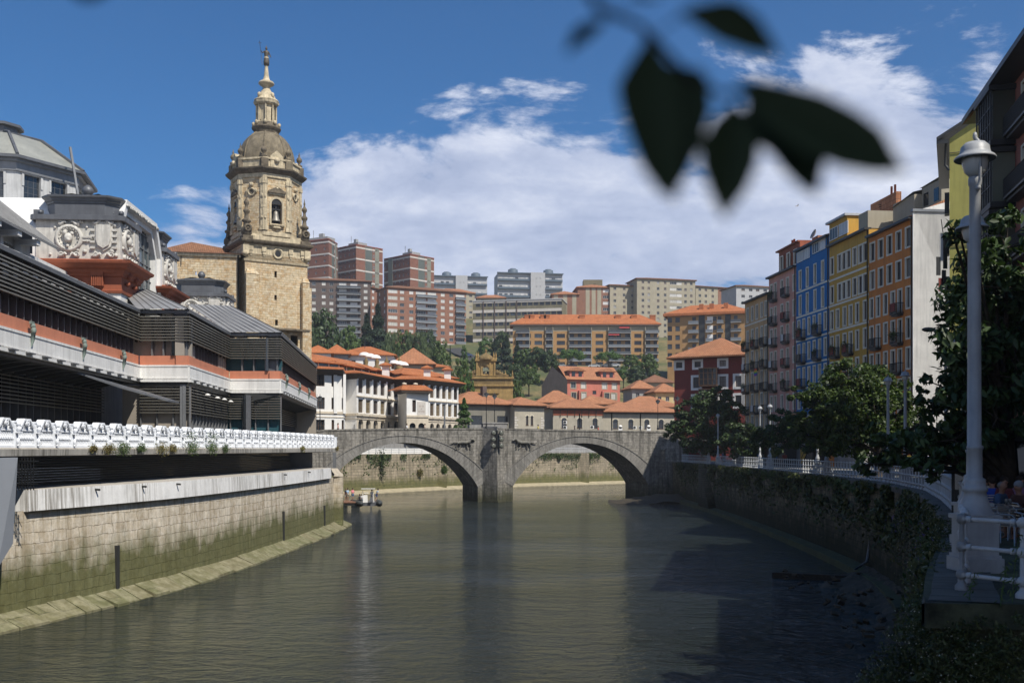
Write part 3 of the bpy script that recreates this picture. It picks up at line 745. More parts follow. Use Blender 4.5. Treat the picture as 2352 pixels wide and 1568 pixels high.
# dry tufts rooted in the slab edge
rg = np.random.default_rng(5)
for i, (px, s, mt, lab) in enumerate([(206, .35, 'dry', 'small straw tuft, first from the near end on the slab edge'), (238, .62, 'dry', 'round straw coloured weed growing under the sixth white panel'), (275, .8, 'leafpale', 'largest round olive weed hanging from the walkway edge'),
        (314, .5, 'leafpale', 'small yellow green tuft beside the largest round weed'), (362, .85, 'dry', 'wide straw coloured weed along the middle of the slab edge'), (392, .5, 'dry', 'upright straw tuft between the two widest weeds'),
        (432, .9, 'leafmid', 'tall green weed with thin stalks rising over the white panels'), (478, .9, 'leafmid', 'spreading leafy green weed with reddish stalks by the slab edge'), (509, .6, 'leafpale', 'hanging yellow green tuft ending the row of weeds'), (690, .5, 'dry', 'faint reddish grass tuft on the slab edge near its far end'), (768, .5, 'dry', 'rust coloured tuft at the last corner of the walkway')]):
    x, y = px_on([p for p in DK if p[1] > 35], px); n = 420
    C = np.column_stack([rg.normal(0, s*.16, n), rg.normal(0, s*.45, n), rg.normal(-.02, s*.22, n)])
    if mt == 'leafmid': C = np.concatenate([C, np.column_stack([rg.normal(0, .12, 160), rg.normal(0, s*.8, 160), rg.uniform(.1, 1.0, 160)])])
    N = rnd_dirs(rg, len(C)); o = put(leaves_mesh('weed', C, N, .13, rg, M_[mt], .3), 'weed', None, T((x+.12, y, 8.0)))
    tag(o, lab, 'weed', 'weeds along the walkway edge')

# ---- market hall
mk = thing('market_hall', 'grey and white riverside market hall with slatted metal sunshades, salmon band and carved roof pavilions', 'market hall')
SEG = [('A', (-22.8, 17.0), (-27.06, 72.3)), ('B', (-27.06, 72.3), (-23.5, 72.3)), ('c', (-23.5, 72.3), (-24.6, 86.7)), ('D', (-24.6, 86.7), (-20.2, 86.7)), ('E', (-20.2, 86.7), (-23.9, 121.5))]
pmat = [M_['whitestain'], M_['salmon'], M_['darkmetal'], M_['glass'], M_['slat'], M_['cream'], M_['concrete'], M_['glassb']]
beige = paint('beige_panel', (.34, .30, .25), .6, .05, .7, .08)
for k, a, b in SEG:
    fm, L = frame(a, b, 0); ret = k in 'BD'
    x1 = L
    # white band and salmon band
    m = MB(fm)
    m.box(-.0, -.10, 12.98, L, 1.0, 13.98); m.box(-.0, -.22, 12.80, L+.0, 1.0, 12.977); m.box(0, -.15, 13.05, L, -.103, 13.12); m.box(0, -.14, 13.90, L, .5, 14.03)
    m.build('white_band', M_['streakw'] if 'streakw' in M_ else M_['whitestain'], mk)
    m = MB(fm); m.box(0, .06, 14.033, L, .9, 14.72); m.build('salmon_band', M_['salmon'], mk)
    # upper storey wall behind the slats
    m = MB(fm)
    if ret:
        m.box(-1.4, .6, 14.72, L, .9, 17.6); m.build('upper_wall', beige if k == 'B' else M_['glassb'], mk)
        m = MB(fm)
        for i in range(1, 5): m.box(L*i/4.3-.05, .2, 14.73, L*i/4.3+.05, .58, 17.6)
        m.build('fins', M_['zinc'], mk)
    else:
        m.box(0, 1.0, 14.72, L, 1.2, 17.6); m.build('window_strip', M_['glass'], mk)
        m = MB(fm); n = int(L/.95)
        for i in range(n): m.box((i+.5)*L/n-.03, .28, 14.725, (i+.5)*L/n+.03, 1.0, 16.2)
        m.build('window_fins', M_['zincdark'], mk)
        for i in range(3, n, 7 if k == 'A' else 9):
            if rg.random() < .8:
                mm = MB(fm @ T(((i+.6)*L/n, .75, 15.75)) @ RX(R(28))); mm.box(0, -.02, -.95, .8, .02, 0); mm.build('open_window', M_['zinc'], mk)
        if k == 'c':
            m = MB(fm); m.box(0, .3, 14.73, 3.2, .95, 17.6); m.box(L-3, .3, 14.73, L, .95, 17.6); m.build('beige_wall', beige, mk)
    # slatted sunshade: slats and cap
    m = MB(fm); e0 = 0 if k in 'BD' else -.02; ex = .0
    for i in range(9):
        z = 15.78+i*.212; m.add([(0, -.12, z), (L, -.12, z), (L, .10, z+.03), (0, .10, z+.03), (0, -.12, z+.085), (L, -.12, z+.085), (L, .10, z+.10), (0, .10, z+.10)], [(0, 3, 2, 1), (4, 5, 6, 7), (0, 1, 5, 4), (1, 2, 6, 5), (2, 3, 7, 6), (3, 0, 4, 7)])
    m.build('sunshade', M_['slat'], mk)
    m = MB(fm); n = max(2, int(L/1.25))
    for i in range(n+1): m.box(i*L/n-.02, .11, 15.7, i*L/n+.02, .32, 17.7)
    m.build('sunshade_brackets', M_['darkmetal'], mk)
    m = MB(fm); m.box(0, -.16, 17.78, L, 1.3, 18.02); m.box(0, .0, 18.02, L, 1.3, 18.06)
    for i in range(int(L/1.25)): m.box(i*1.25, .05, 17.68, i*1.25+.06, 1.0, 17.78)
    m.build('eave_cap', M_['zincdark'], mk)
    # ground storey
    gy = {'A': 2.6, 'B': .12, 'c': .1, 'D': .14, 'E': 2.4}[k]; gw = .5 if k in 'AE' else .3
    m = MB(fm); m.box(0, 0, 12.6, L, gy+.6, 12.797, 0)
    n = int(L/1.6)
    for i in range(n): 
        if gy > 1: m.add([(i*1.6, .15, 12.6), (i*1.6+.22, .15, 12.6), (i*1.6+.22, gy, 12.1), (i*1.6, gy, 12.1), (i*1.6, gy, 12.6), (i*1.6+.22, gy, 12.6)], [(0, 3, 2, 1), (0, 4, 3), (1, 2, 5)])
    m.build('soffit', M_['darkmetal'], mk)
    m = MB(fm); m.box(-1.4 if k in 'BD' else 0, gy+gw, 7.9, L, gy+gw+.2, 12.6); m.build('ground_wall', M_['glass'] if k in 'AE' else (beige if k == 'B' else M_['glassb' if k == 'D' else 'zinc']), mk)
    m = MB(fm)
    for i in range(10):
        z = 10.55+i*.215; m.add([(0, gy-.12, z), (L, gy-.12, z), (L, gy+.06, z+.03), (0, gy+.06, z+.03), (0, gy-.12, z+.07), (L, gy-.12, z+.07), (L, gy+.06, z+.09), (0, gy+.06, z+.09)], [(0, 3, 2, 1), (4, 5, 6, 7), (0, 1, 5, 4), (1, 2, 6, 5), (2, 3, 7, 6), (3, 0, 4, 7)])
    m.build('lower_sunshade', M_['slat'], mk)
    m = MB(fm); n = max(3, int(L/1.1))
    for i in range(n+1): m.box(i*L/n-.035, gy+.08, 7.95, i*L/n+.035, gy+gw, 12.6)
    m.build('mullions', M_['zinc' if k in 'BcD' else 'zincdark'], mk)
    # lights in slots and verdigris brackets on the band
    if not ret:
        n = int(L/(2.1 if k == 'A' else 2.0))
        for i in range(n):
            x = (i+.5)*L/n
            if k == 'c' and i > 5: continue
            mm = MB(fm); mm.box(x-.42, -.42, 12.92, x+.42, -.225, 12.99); mm.build('lamp_slot', M_['zincdark'], mk)
verd = paint('verdigris', (.20, .25, .22), .8, .2, 4, .3)
def ornament(fm, x):
    m = MB(fm @ T((x, -.1, 14.1))); m.ball((0, -.1, .35), .16, 8); m.ball((0, -.14, .12), .2, 8, sc=(.8, .8, 1)); m.box(-.2, -.12, .45, .2, 0, .6)
    m.tube([(0, -.12, 0), (0, -.1, -.4), (0, -.03, -.75)], [.14, .10, .02], 6); m.build('ornament', verd, mk)
fmA, LA = frame(SEG[0][1], SEG[0][2]); fmE, LE = frame(SEG[4][1], SEG[4][2])
for px in (68, 187, 278):
    # distance along A for that picture column
    best = min(range(int(LA*4)), key=lambda i: abs((CX+F*(fmA @ Vector((i/4, 0, 0))).x/(fmA @ Vector((i/4, 0, 0))).y)-px)); ornament(fmA, best/4)
for x in (3.2, 14, 24): ornament(fmE, x)
# awning hanging out over the lower storey near the first return
aw = thing('canopy', 'dark grey sloping metal canopy reaching out over the market pavement', 'canopy')
m = MB(fmA @ T((LA-12.3, 0, 0)))
cp = [(0, .4, 12.6), (12.2, .5, 12.3), (5.2, -4.6, 10.95), (3.6, -4.3, 11.0), (2.0, -1.8, 11.75)]
m.add(cp+[(x, y, z+.12) for x, y, z in cp], [(4, 3, 2, 1, 0), (5, 6, 7, 8, 9), (3, 8, 7, 2), (4, 9, 8, 3), (2, 7, 6, 1), (0, 5, 9, 4)])
m.build('panel', M_['zincdark'], aw)
# security cameras? small white floodlights on the slats
for fx, fmq, yy, zz in ((4.5, 'c', -.35, 12.1), (8, 'c', -.35, 12.05), (10.6, 'c', -.35, 12.05), (13.2, 'c', -.35, 12.0)):
    fq, Lq = frame(SEG[2][1], SEG[2][2]); mm = MB(fq @ T((fx, yy, zz))); mm.lathe([(0, .12), (.10, .10), (.26, -.02), (.22, -.04), (0, -.02)], 10); mm.build('floodlight', M_['white'], mk)
# metal roofs over the lower blocks
seam = paint('seamed_zinc_roof', (.27, .27, .272), .5, .1, .4, .12, .05, .15)
def seam_roof(pts_low, pts_up, n, name='roof'):
    m = MB(); a, b = map(Vector, pts_low); c, d = map(Vector, pts_up)
    m.quad(a, b, d, c)
    for i in range(n+1):
        p = a.lerp(b, i/n); q = c.lerp(d, i/n); m.tube([p+Vector((0, 0, .03)), q+Vector((0, 0, .03))], .035, 4, sm=False)
    m.build(name, seam, mk)
seam_roof([(-27.1, 71.9, 18.06), (-23.4, 71.9, 18.06)], [(-31, 79, 20.6), (-29, 79, 20.6)], 6)
seam_roof([(-23.4, 71.9, 18.06), (-24.5, 86.9, 18.06)], [(-29, 79, 20.6), (-29.5, 86.9, 20.6)], 16)
seam_roof([(-24.6, 86.4, 18.06), (-20.0, 86.4, 18.06)], [(-30, 92, 21.3), (-26.3, 93, 21.3)], 8)
seam_roof([(-20.0, 86.4, 18.06), (-23.8, 121.6, 18.06)], [(-26.3, 93, 21.3), (-28.0, 117, 21.3)], 26)
seam_roof([(-22.8, 17, 18.06), (-27.06, 72.3, 18.06)], [(-25.8, 17, 19.3), (-30.0, 72.3, 19.3)], 40)
# core wall of the old hall, body of the block
MM = T((-29.06, 74, 0)) @ RZ(.077)
m = MB(MM); m.box(-26, -58, 7.9, -4.2, 47, 18.2); m.box(-22, -58, 18.2, -3.8, 47, 21.0); m.build('body', M_['whitestain'], mk)
m = MB(); m.poly([(-23.9, 121.5, 7.9), (-23.9, 121.5, 18.0), (-34, 120.5, 18.0), (-34, 120.5, 7.9)]); m.build('end_wall', beige, mk)
# near upper range: wall with grilles under a seamed roof
m = MB(MM @ RZ(R(90))); 
# local frame for river-facing wall: x along the street, outward to the river
UM = MM @ T((-3.6, -60, 0)) @ RZ(R(90)); UL = 52.5
holes = [(2+i*2.9, 18.9, 1.7, 2.0, 'grille') for i in range(17)]
m = MB(UM); m.wall(UL, 3.4, [h[:4] for h in holes], z0=18.2, depth=.35); m.build('upper_range_wall', M_['whitestain'], mk)
STY = {'grille': dict(k='grille', frame=M_['zinc'], glass=M_['glass'], cols=3, rows=6, t=.05, d=.33, one=1)}
add_windows(mk, UM, holes, STY, 'grille_window')
m = MB(UM)
for i in range(18): m.box(.6+i*2.9, -.45, 18.2, .95+i*2.9, 0, 21.3)
m.build('buttress_fins', M_['whitestain'], mk)
for i in range(18): mm = MB(UM); mm.box(.5+i*2.9, -1.5, 21.0, 1.05+i*2.9, -.4, 21.35); mm.build('eave_block', M_['whitestain'], mk)
m = MB(UM); L = UL+.4
m.quad((0, -1.6, 21.42), (L, -1.6, 21.42), (L, 3.2, 25.3), (0, 3.2, 25.3)); m.quad((0, -1.6, 21.3), (0, 3.2, 25.2), (L, 3.2, 25.2), (L, -1.6, 21.3)); m.quad((0, -1.6, 21.3), (L, -1.6, 21.3), (L, -1.6, 21.42), (0, -1.6, 21.42))
m.quad((0, 3.2, 25.3), (L, 3.2, 25.3), (L, 9, 27.2), (0, 9, 27.2)); m.quad((L, -1.6, 21.3), (L, 3.2, 25.2), (L, 3.2, 25.3), (L, -1.6, 21.42)); m.poly([(L, 0, 21), (L, 9, 21), (L, 9, 27.2), (L, 3.2, 25.2), (L, 0, 22.6)])
for i in range(110):
    x = i*.49; m.tube([(x, -1.6, 21.46), (x, 3.2, 25.34)], .03, 4, sm=False)
m.build('upper_roof', paint('dull_seamed_roof', (.20, .20, .20), .6, .15, .5, .3, .05, .1), mk)

# carved pavilions
oct_ = lambda w, d, c: [(-w+c, -d), (w-c, -d), (w, -d+c), (w, d-c), (w-c, d), (-w+c, d), (-w, d-c), (-w, -d+c)]
relm = paint('carved_white_stone', (.58, .555, .50), .85, .12, 1.6, .4, .5)
def relief(m, W_, H_):
    """carved medallion, shield and scrolls on a W_ x H_ face (outward -y)"""
    def disc(x, z, prof, seg=18):
        M0 = m.M; m.M = M0 @ T((x, 0, z)) @ RX(R(90)); m.lathe(prof, seg); m.M = M0
    cx = W_*.30
    disc(cx, H_*.5, [(1.02, 0), (1.02, .14), (.86, .26), (.78, .2), (.74, .10), (.62, .08), (.60, .0)])
    for i in range(18):
        a = i*math.pi/9; m.ball((cx+.69*math.cos(a), -.16, H_*.5+.69*math.sin(a)), .06, 5)
    m.ball((cx, -.22, H_*.5), .36, 10, sc=(.9, .7, 1)); m.ball((cx-.28, -.2, H_*.62), .18, 8); m.ball((cx+.24, -.2, H_*.6), .15, 8); m.ball((cx+.05, -.38, H_*.44), .16, 8); m.ball((cx-.03, -.3, H_*.3), .14, 6)
    sx_ = W_*.78
    sh = [(-.52, 1.0), (.52, 1.0), (.52, -.1), (.4, -.5), (0, -.75), (-.4, -.5), (-.52, -.1)]
    for k, o in ((1.25, .14), (1.0, .26)):
        n = len(sh); vs = [(sx_+x*k, -o, H_*.5+z*k) for x, z in sh]+[(sx_+x*k*1.05, 0, H_*.5+z*k*1.05) for x, z in sh]
        m.add(vs, [tuple(reversed(range(n)))]+[(i, (i+1) % n, n+(i+1) % n, n+i) for i in range(n)])
    rgx = random.Random(int(W_*10))
    for s in (-1, 1):
        for c0, zz in ((cx, H_*.86), (sx_, H_*.88), (cx, H_*.1), (sx_, H_*.1)):
            pts = [(c0+s*(.15+.11*i)*1.0, -.16, zz+.12*math.sin(i*1.3)) for i in range(6)]; m.tube(pts, [.06, .1, .11, .1, .08, .05], 6)
            M0 = m.M; m.M = M0 @ T((c0+s*.55, 0, zz)) @ RX(R(90)); m.lathe([(.22, 0), (.22, .18), (.15, .2), (.13, .12), (.07, .12), (.06, .2), (0, .2)], 12); m.M = M0
        for q in range(4): m.box(sx_+s*.62, -.18, H_*(.25+q*.14), sx_+s*.95, 0, H_*(.25+q*.14)+.16)
    for i in range(34): m.ball((rgx.uniform(.15, W_-.15), -.05, rgx.uniform(.15, H_-.15)), rgx.uniform(.08, .2), 6, sc=(1, .9, 1))
    m.box(W_*.49, -.14, H_*.42, W_*.60, 0, H_*.50); m.box(W_*.47, -.2, H_*.5, W_*.62, 0, H_*.54)
def pavilion(y0, label_part='pavilion'):
    PM = MM @ T((-6.2, y0, 0))      # x 0..6.2, y 0..4.2 ; river side at x=6.2
    pv = D.objects.new('pavilion', None); COL.objects.link(pv); pv.parent = mk; pv.matrix_local = PM
    m = MB(); rect = [(0, 0), (6.2, 0), (6.2, 4.2), (0, 4.2)]; c = (3.1, 2.1)
    m.stack(rect, [(18.0, 1.0), (19.5, 1.0)], c=c); m.build('base', M_['whitestain'], pv)
    m = MB(); st = lambda z, o: (z, o)
    def mould(levels):
        vs = []
        for z, o in levels: vs += [(-o, -o, z), (6.2+o, -o, z), (6.2+o, 4.2+o, z), (-o, 4.2+o, z)]
        fs = [(j*4+i, j*4+(i+1) % 4, (j+1)*4+(i+1) % 4, (j+1)*4+i) for j in range(len(levels)-1) for i in range(4)]
        fs += [(3, 2, 1, 0), tuple(range(len(vs)-4, len(vs)))]; m.add(vs, fs)
    mould([(19.5, .12), (19.7, .16), (19.75, .05), (20.7, .05), (20.75, .18), (20.9, .2), (21.0, .3), (21.2, .36), (21.3, .62), (21.45, .72), (21.6, .95), (21.78, 1.0), (21.8, .3), (22.0, .15)])
    m.box(1.9, -.14, 19.95, 3.3, -.05, 20.5); m.box(4.1, -.32, 20.75, 5.0, -.05, 21.2)
    for i in range(6): m.box(4.15+i*.15, -.36, 20.0, 4.24+i*.15, -.05, 20.75)
    for yy in (.8, 2.6): m.ball((6.45, yy, 20.3), .2, 8); m.ball((6.5, yy+.2, 20.9), .22, 8)
    m.build('terracotta_cornice', M_['terra'], pv)
    m = MB(); m.box(.05, .05, 21.99, 6.15, 4.15, 24.9); m.M = T((.9, .05, 22.0)); relief(m, 5.2, 3.1)
    m.M = T((6.15, .3, 22.0)) @ RZ(R(90)); relief(m, 3.7, 3.1); m.build('carved_block', relm, pv)
    m = MB(T((3.1, 2.1, -.28)))
    def ms(w, d, c, lv):
        vs = []; 
        for z, o in lv: vs += [(x+(o if x > 0 else -o), y+(o if y > 0 else -o), z) for x, y in oct_(w, d, c)]
        n = 8; m.add(vs, [(j*n+i, j*n+(i+1) % n, (j+1)*n+(i+1) % n, (j+1)*n+i) for j in range(len(lv)-1) for i in range(n)]+[tuple(range(len(vs)-8, len(vs)))])
    ms(3.3, 2.3, .25, [(25.1, 0), (25.15, .1), (25.5, .1), (25.55, -.1), (25.56, -.5)])
    ms(2.6, 1.75, .8, [(25.5, 0), (26.45, 0), (26.5, .06), (26.62, .08), (26.7, .16), (26.8, .18), (26.92, .32), (27.05, .34), (27.07, .2), (27.5, -1.6)])
    m.lathe([(.28, 27.4), (.3, 27.6), (.42, 27.72), (.42, 27.95), (.3, 28.15), (.08, 28.3), (0, 28.32)], 10)
    for x, y in ((-2.9, -1.9), (2.9, -1.9), (2.9, 1.9)): m.box(x-.3, y-.2, 25.56, x+.3, y+.2, 25.9); m.ball((x+.2, y-.18, 25.72), .18, 8)
    m.build('zinc_cap', M_['zincdark'], pv)
for y0 in (0, 11.6, 37): pavilion(y0)
# glazed gable between the first two pavilions
GM = MM @ T((-.55, 0, 0)) @ RZ(R(90))     # x along the street, outward river
m = MB(GM)
def frm(x0, x1, z0, zs, zt, ch, w, y0, y1):
    o = [(x0, z0), (x0, zs), (x0+ch, zt), (x1-ch, zt), (x1, zs), (x1, z0)]
    i = [(x0+w, z0), (x0+w, zs-w*.3), (x0+ch+w*.4, zt-w), (x1-ch-w*.4, zt-w), (x1-w, zs-w*.3), (x1-w, z0)]
    vs = [(x, y0, z) for x, z in o]+[(x, y0, z) for x, z in i]+[(x, y1, z) for x, z in o]+[(x, y1, z) for x, z in i]
    fs = []
    for k in range(5): fs += [(k, 6+k, 7+k, k+1), (12+k, 13+k, k+1, k), (6+k, 18+k, 19+k, 7+k)]
    m.add(vs, fs)
frm(.2, 11.6, 17.5, 24.3, 26.9, 1.6, .55, -.45, 9); frm(.75, 11.05, 17.5, 24.1, 26.35, 1.5, .45, -.15, 1)
m.build('gable_frame', M_['whitestain'], mk)
m = MB(GM); m.box(.8, .3, 17.5, 11, .4, 26.3); m.build('gable_glass', glassm('gable_glass', (.05, .07, .075), .12), mk)
m = MB(GM)
for i in range(1, 8): m.box(.8+i*1.28, .2, 17.5, .9+i*1.28, .3, 26)
for i in range(7): m.box(.8, .22, 18.4+i*1.2, 11, .29, 18.46+i*1.2)
m.build('gable_mullions', M_['zinc'], mk)
m = MB(GM); rr = random.Random(3)
for i in range(60): m.ball((1.6+i*.145, -.5, 26.45+rr.uniform(-.08, .08)), .1, 5)
m.build('gable_frieze', relm, mk)
M_['palestain'] = paint('grey_stained_plaster', (.50, .50, .49), .8, .1, .8, .35)
# octagonal lantern on the roof
LMc = at(2, 700, 96); LM = T((LMc.x, LMc.y, -.6)) @ RZ(R(-9)); Ro = 8.2
og = [(math.cos(i*math.pi/4), math.sin(i*math.pi/4)) for i in range(8)]
lt_ = D.objects.new('roof_lantern', None); COL.objects.link(lt_); lt_.parent = mk; lt_.matrix_local = LM
m = MB(); m.stack([(x*Ro, y*Ro) for x, y in og], [(20, .97), (28.6, .97), (28.7, 1.04), (29.3, 1.04), (29.35, .98), (30.0, .98)]); m.build('base', M_['zinc'], lt_)
wins = []
side = Ro*.97*2*math.sin(math.pi/8)
for i in range(8):
    a = (math.pi/4)*(i+.5); ap = Ro*.97*math.cos(math.pi/8)
    fm = T((ap*math.cos(a), ap*math.sin(a), 0)) @ RZ(a+R(90)) @ T((-side/2, 0, 0))
    hs = [(side*.12, 30.75, side*.27, 2.7, 'lan'), (side*.56, 30.75, side*.27, 2.7, 'lan')]
    m = MB(fm); m.wall(side, 3.7, [h[:4] for h in hs], z0=29.9, depth=.3)
    for h in hs: m.box(h[0]-.2, -.08, h[1]+h[3], h[0]+h[2]+.2, 0, h[1]+h[3]+.18); m.box(h[0]-.2, -.08, h[1]+1.6, h[0], 0, h[1]+h[3]); m.box(h[0]+h[2], -.08, h[1]+1.6, h[0]+h[2]+.2, 0, h[1]+h[3])
    m.build('wall', M_['palestain'], lt_)
    STY['lan'] = dict(k='lan', frame=M_['zincdark'], glass=M_['glass'], cols=3, rows=5, t=.06, d=.28, one=1)
    add_windows(lt_, fm, hs, STY)
m = MB(); m.stack([(x*Ro, y*Ro) for x, y in og], [(33.55, .995), (34.3, .995), (34.35, 1.03), (34.6, 1.03)]); m.build('frieze', M_['zinc'], lt_)
roofg = paint('lantern_roof_glazing', (.30, .30, .26), .35, .12, .5, .2)
m = MB(); m.stack([(x*Ro, y*Ro) for x, y in og], [(34.6, 1.05), (34.85, 1.05), (37.9, .52), (38.1, .40), (38.6, .22)]); m.build('roof', roofg, lt_)
m = MB()
for x, y in og: m.tube([(x*Ro*1.06, y*Ro*1.06, 34.9), (x*Ro*.53, y*Ro*.53, 37.98), (x*Ro*.22, y*Ro*.22, 38.7)], .14, 5, sm=False)
m.stack([(x*Ro, y*Ro) for x, y in og], [(34.58, 1.08), (34.84, 1.08)]); m.stack([(x*Ro, y*Ro) for x, y in og], [(38.4, .2), (39.3, .2), (39.35, .25), (39.6, .25), (39.9, .05)])
m.build('roof_ribs', M_['zincdark'], lt_)
m = MB(T((*at(176, 400, 92).xy, 0))); m.tube([(-.6, 0, 35.8), (.5, 0, 29)], .13, 4, sm=False); m.build('ladder', M_['zinc'], mk)
# ============================================================ church with its bell tower
ch = thing('church', 'ochre stone church with a tall domed bell tower topped by a statue', 'church')
CC = Vector((-34.8, 141.06, 0)); CM = T(CC) @ RZ(R(32)); H = 4.42
cst, ccv, cdk = M_['church'], M_['churchcarve'], M_['churchdark']
sq = lambda h: [(-h, -h), (h, -h), (h, h), (-h, h)]
def lev(m, outline, L, c=(0, 0)): return m.stack(outline, L, c=c)
m = MB(CM)
hol = [(4.1, 31.5, .35, .9), (4.1, 28.4, .35, .7), (4.2, 24.9, .4, .8), (6.4, 22.2, 1.1, 1.5)]
m.M = CM @ T((-H, -H, 0)); m.wall(2*H, 27.5, hol, z0=7, depth=.5)
for a, o in ((90, (H, -H)), (180, (H, H)), (270, (-H, H))): m.M = CM @ T((o[0], o[1], 0)) @ RZ(R(a)); m.wall(2*H, 27.5, (), z0=7)
m.M = CM
for x in (-H-.05, H-.95):   # corner buttresses with sloping tops
    t0 = 31.6 if x < 0 else 31.0
    m.box(x, -H-.75, 7, x+(1.75 if x < 0 else 1.0), -H, t0); m.prism([(x-.06, -H-.82), (x+(1.81 if x < 0 else 1.06), -H-.82), (x+(1.81 if x < 0 else 1.06), -H), (x-.06, -H)], t0, t0+.7, top=.55, c=(x+.6, -H+.1))
m.box(H, -H+.2, 7, H+.7, -H+1.8, 30.5)
m.build('tower_shaft', cst, ch)
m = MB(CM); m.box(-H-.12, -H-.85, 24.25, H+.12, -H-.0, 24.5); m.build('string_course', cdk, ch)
m = MB(CM); lev(m, sq(H), [(33.4, 1.0), (33.45, 1.035), (33.7, 1.05), (33.75, 1.0), (33.9, 1.0)]); m.build('lower_cornice', ccv, ch)
m = MB(CM); lev(m, sq(H), [(33.9, 1.0), (35.5, 1.0), (35.6, 1.03), (35.75, 1.04)]);
m.M = CM @ T((.2, -H, 34.8)) @ RX(R(90)); m.lathe([(.75, 0), (.75, .12), (.6, .16), (.5, .05), (.42, -.05)], 18); m.M = CM
for x in (-3.6, -1.8, 2.0, 3.7):
    m.box(x-.3, -H-.22, 34.9, x+.3, -H, 35.5); m.box(x-.22, -H-.15, 34.5, x+.22, -H, 34.9); m.box(x-.1, -H-.1, 34.2, x+.1, -H, 34.5)
for a in range(4):
    m.M = CM @ RZ(R(90*a)); m.box(H-.5, -H-.35, 34.4, H+.35, -H+.5, 35.55); m.ball((H, -H, 34.5), .5, 8)
m.M = CM; m.build('frieze', ccv, ch)
m = MB(CM @ T((.2, -H-.02, 34.8)) @ RX(R(90))); m.lathe([(0, .0), (.42, .0)], 14); m.build('oculus', M_['iron'], ch)
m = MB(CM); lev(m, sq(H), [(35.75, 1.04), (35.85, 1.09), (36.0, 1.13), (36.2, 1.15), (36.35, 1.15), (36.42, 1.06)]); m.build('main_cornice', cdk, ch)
# octagonal belfry
ap = 4.35; Rc = ap/math.cos(math.pi/8); oc = [(Rc*math.cos(math.pi/8+i*math.pi/4), Rc*math.sin(math.pi/8+i*math.pi/4)) for i in range(8)]
m = MB(CM); lev(m, sq(H), [(36.4, 1.02), (37.0, 1.02), (37.05, .99), (37.3, .99)]); lev(m, oc, [(37.2, 1.04), (37.7, 1.04), (37.75, 1.0), (37.9, 1.0)]); m.build('belfry_plinth', ccv, ch)
sw = 2*Rc*math.sin(math.pi/8)
m = MB(); mk2 = MB(); mc = MB(); dkp = MB()
for i in range(8):
    a = -math.pi/2+i*math.pi/4; big = i % 2 == 0
    fm = CM @ T((ap*math.cos(a), ap*math.sin(a), 0)) @ RZ(a+math.pi/2) @ T((-sw/2, 0, 0))
    for q in (m, mk2, mc): q.M = fm
    c = sw/2
    if big:
        ww = .72; z0, zs = 38.9, 41.6
        m.wall(sw, 8.0, [(c-ww, z0, 2*ww, zs-z0)], z0=37.85, depth=.9)
        # rounded head laid as a stepped arch in front of the lintel
        # ring, and flat dark sheets for the shade inside the arch opening
        n = 12; ring = []
        for r, y in ((ww+.32, -.12), (ww+.02, -.12), (ww+.02, .02), (ww+.32, .02)): ring.append([(c+r*math.cos(math.pi*k/n), y, zs+r*math.sin(math.pi*k/n)) for k in range(n+1)])
        vs = [v for rr_ in ring for v in rr_]; k1 = n+1
        mc.add(vs, [(j*k1+k, j*k1+k+1, ((j+1) % 4)*k1+k+1, ((j+1) % 4)*k1+k) for j in range(4) for k in range(n)])
        dkp.M = fm; dkp.poly([(c+(ww+.01)*math.cos(math.pi*k/n), -.006, zs+(ww+.01)*math.sin(math.pi*k/n)) for k in range(n+1)]); dkp.box(c-ww, .6, z0, c+ww, .62, zs)
        mk2.box(c-ww, .85, z0, c+ww, .9, zs)
        for s in (-1, 1): mc.box(c+s*(ww+.02), -.12, z0, c+s*(ww+.32), 0, zs)
        mc.box(c-1.05, -.35, 38.55, c+1.05, 0, 38.85); mc.ball((c, -.2, 38.35), .28, 8, sc=(2.6, .8, .7))
        for k in range(9): mc.ball((c-.9+k*.225, -.38, 38.7), .1, 5)
        # pediment
        mk2.add([(c-1.25, -.4, 43.1), (c+1.25, -.4, 43.1), (c+1.25, -.4, 43.3), (c, -.4, 44.0), (c-1.25, -.4, 43.3), (c-1.25, 0, 43.1), (c+1.25, 0, 43.1), (c+1.25, 0, 43.3), (c, 0, 44.0), (c-1.25, 0, 43.3)], [(0, 1, 2, 3, 4), (0, 5, 6, 1), (1, 6, 7, 2), (2, 7, 8, 3), (3, 8, 9, 4), (4, 9, 5, 0)])
        mc.ball((c, -.3, 43.75), .22, 6); mc.box(c-1.1, -.2, 42.85, c+1.1, 0, 43.1)
    else:
        m.wall(sw, 8.0, (), z0=37.85)
        M0 = mc.M; mc.M = M0 @ T((c, 0, 43.2)) @ RX(R(90)); mc.lathe([(.6, 0), (.6, .14), (.42, .18), (.36, .04)], 14); mc.M = M0
        mk2.M = fm @ T((c, -.01, 43.2)) @ RX(R(90)); mk2.lathe([(0, 0), (.36, 0)], 12); mk2.M = fm
        mc.ball((c, -.1, 44.2), .35, 8); mc.ball((c-.7, -.1, 43.3), .2, 6, sc=(1, 1, 1.8)); mc.ball((c+.7, -.1, 43.3), .2, 6, sc=(1, 1, 1.8))
    for x in (.14, sw-.14):     # pilasters at the angles
        mc.box(x-.30, -.16, 37.9, x+.30, .1, 45.3); mc.box(x-.38, -.24, 44.3, x+.38, .1, 44.9); mc.box(x-.38, -.24, 37.9, x+.38, .1, 38.5)
        mc.box(x-.22, -.22, 41.0, x+.22, .1, 41.5); mc.ball((x, -.2, 39.6), .2, 8, sc=(1, .6, 1)); mc.ball((x, -.2, 42.6), .17, 8, sc=(1, .6, 2))
m.build('belfry_wall', cst, ch); mc.build('belfry_carving', ccv, ch); mk2.build('belfry_dark_stone', cdk, ch); dkp.build('belfry_shade', M_['iron'], ch)
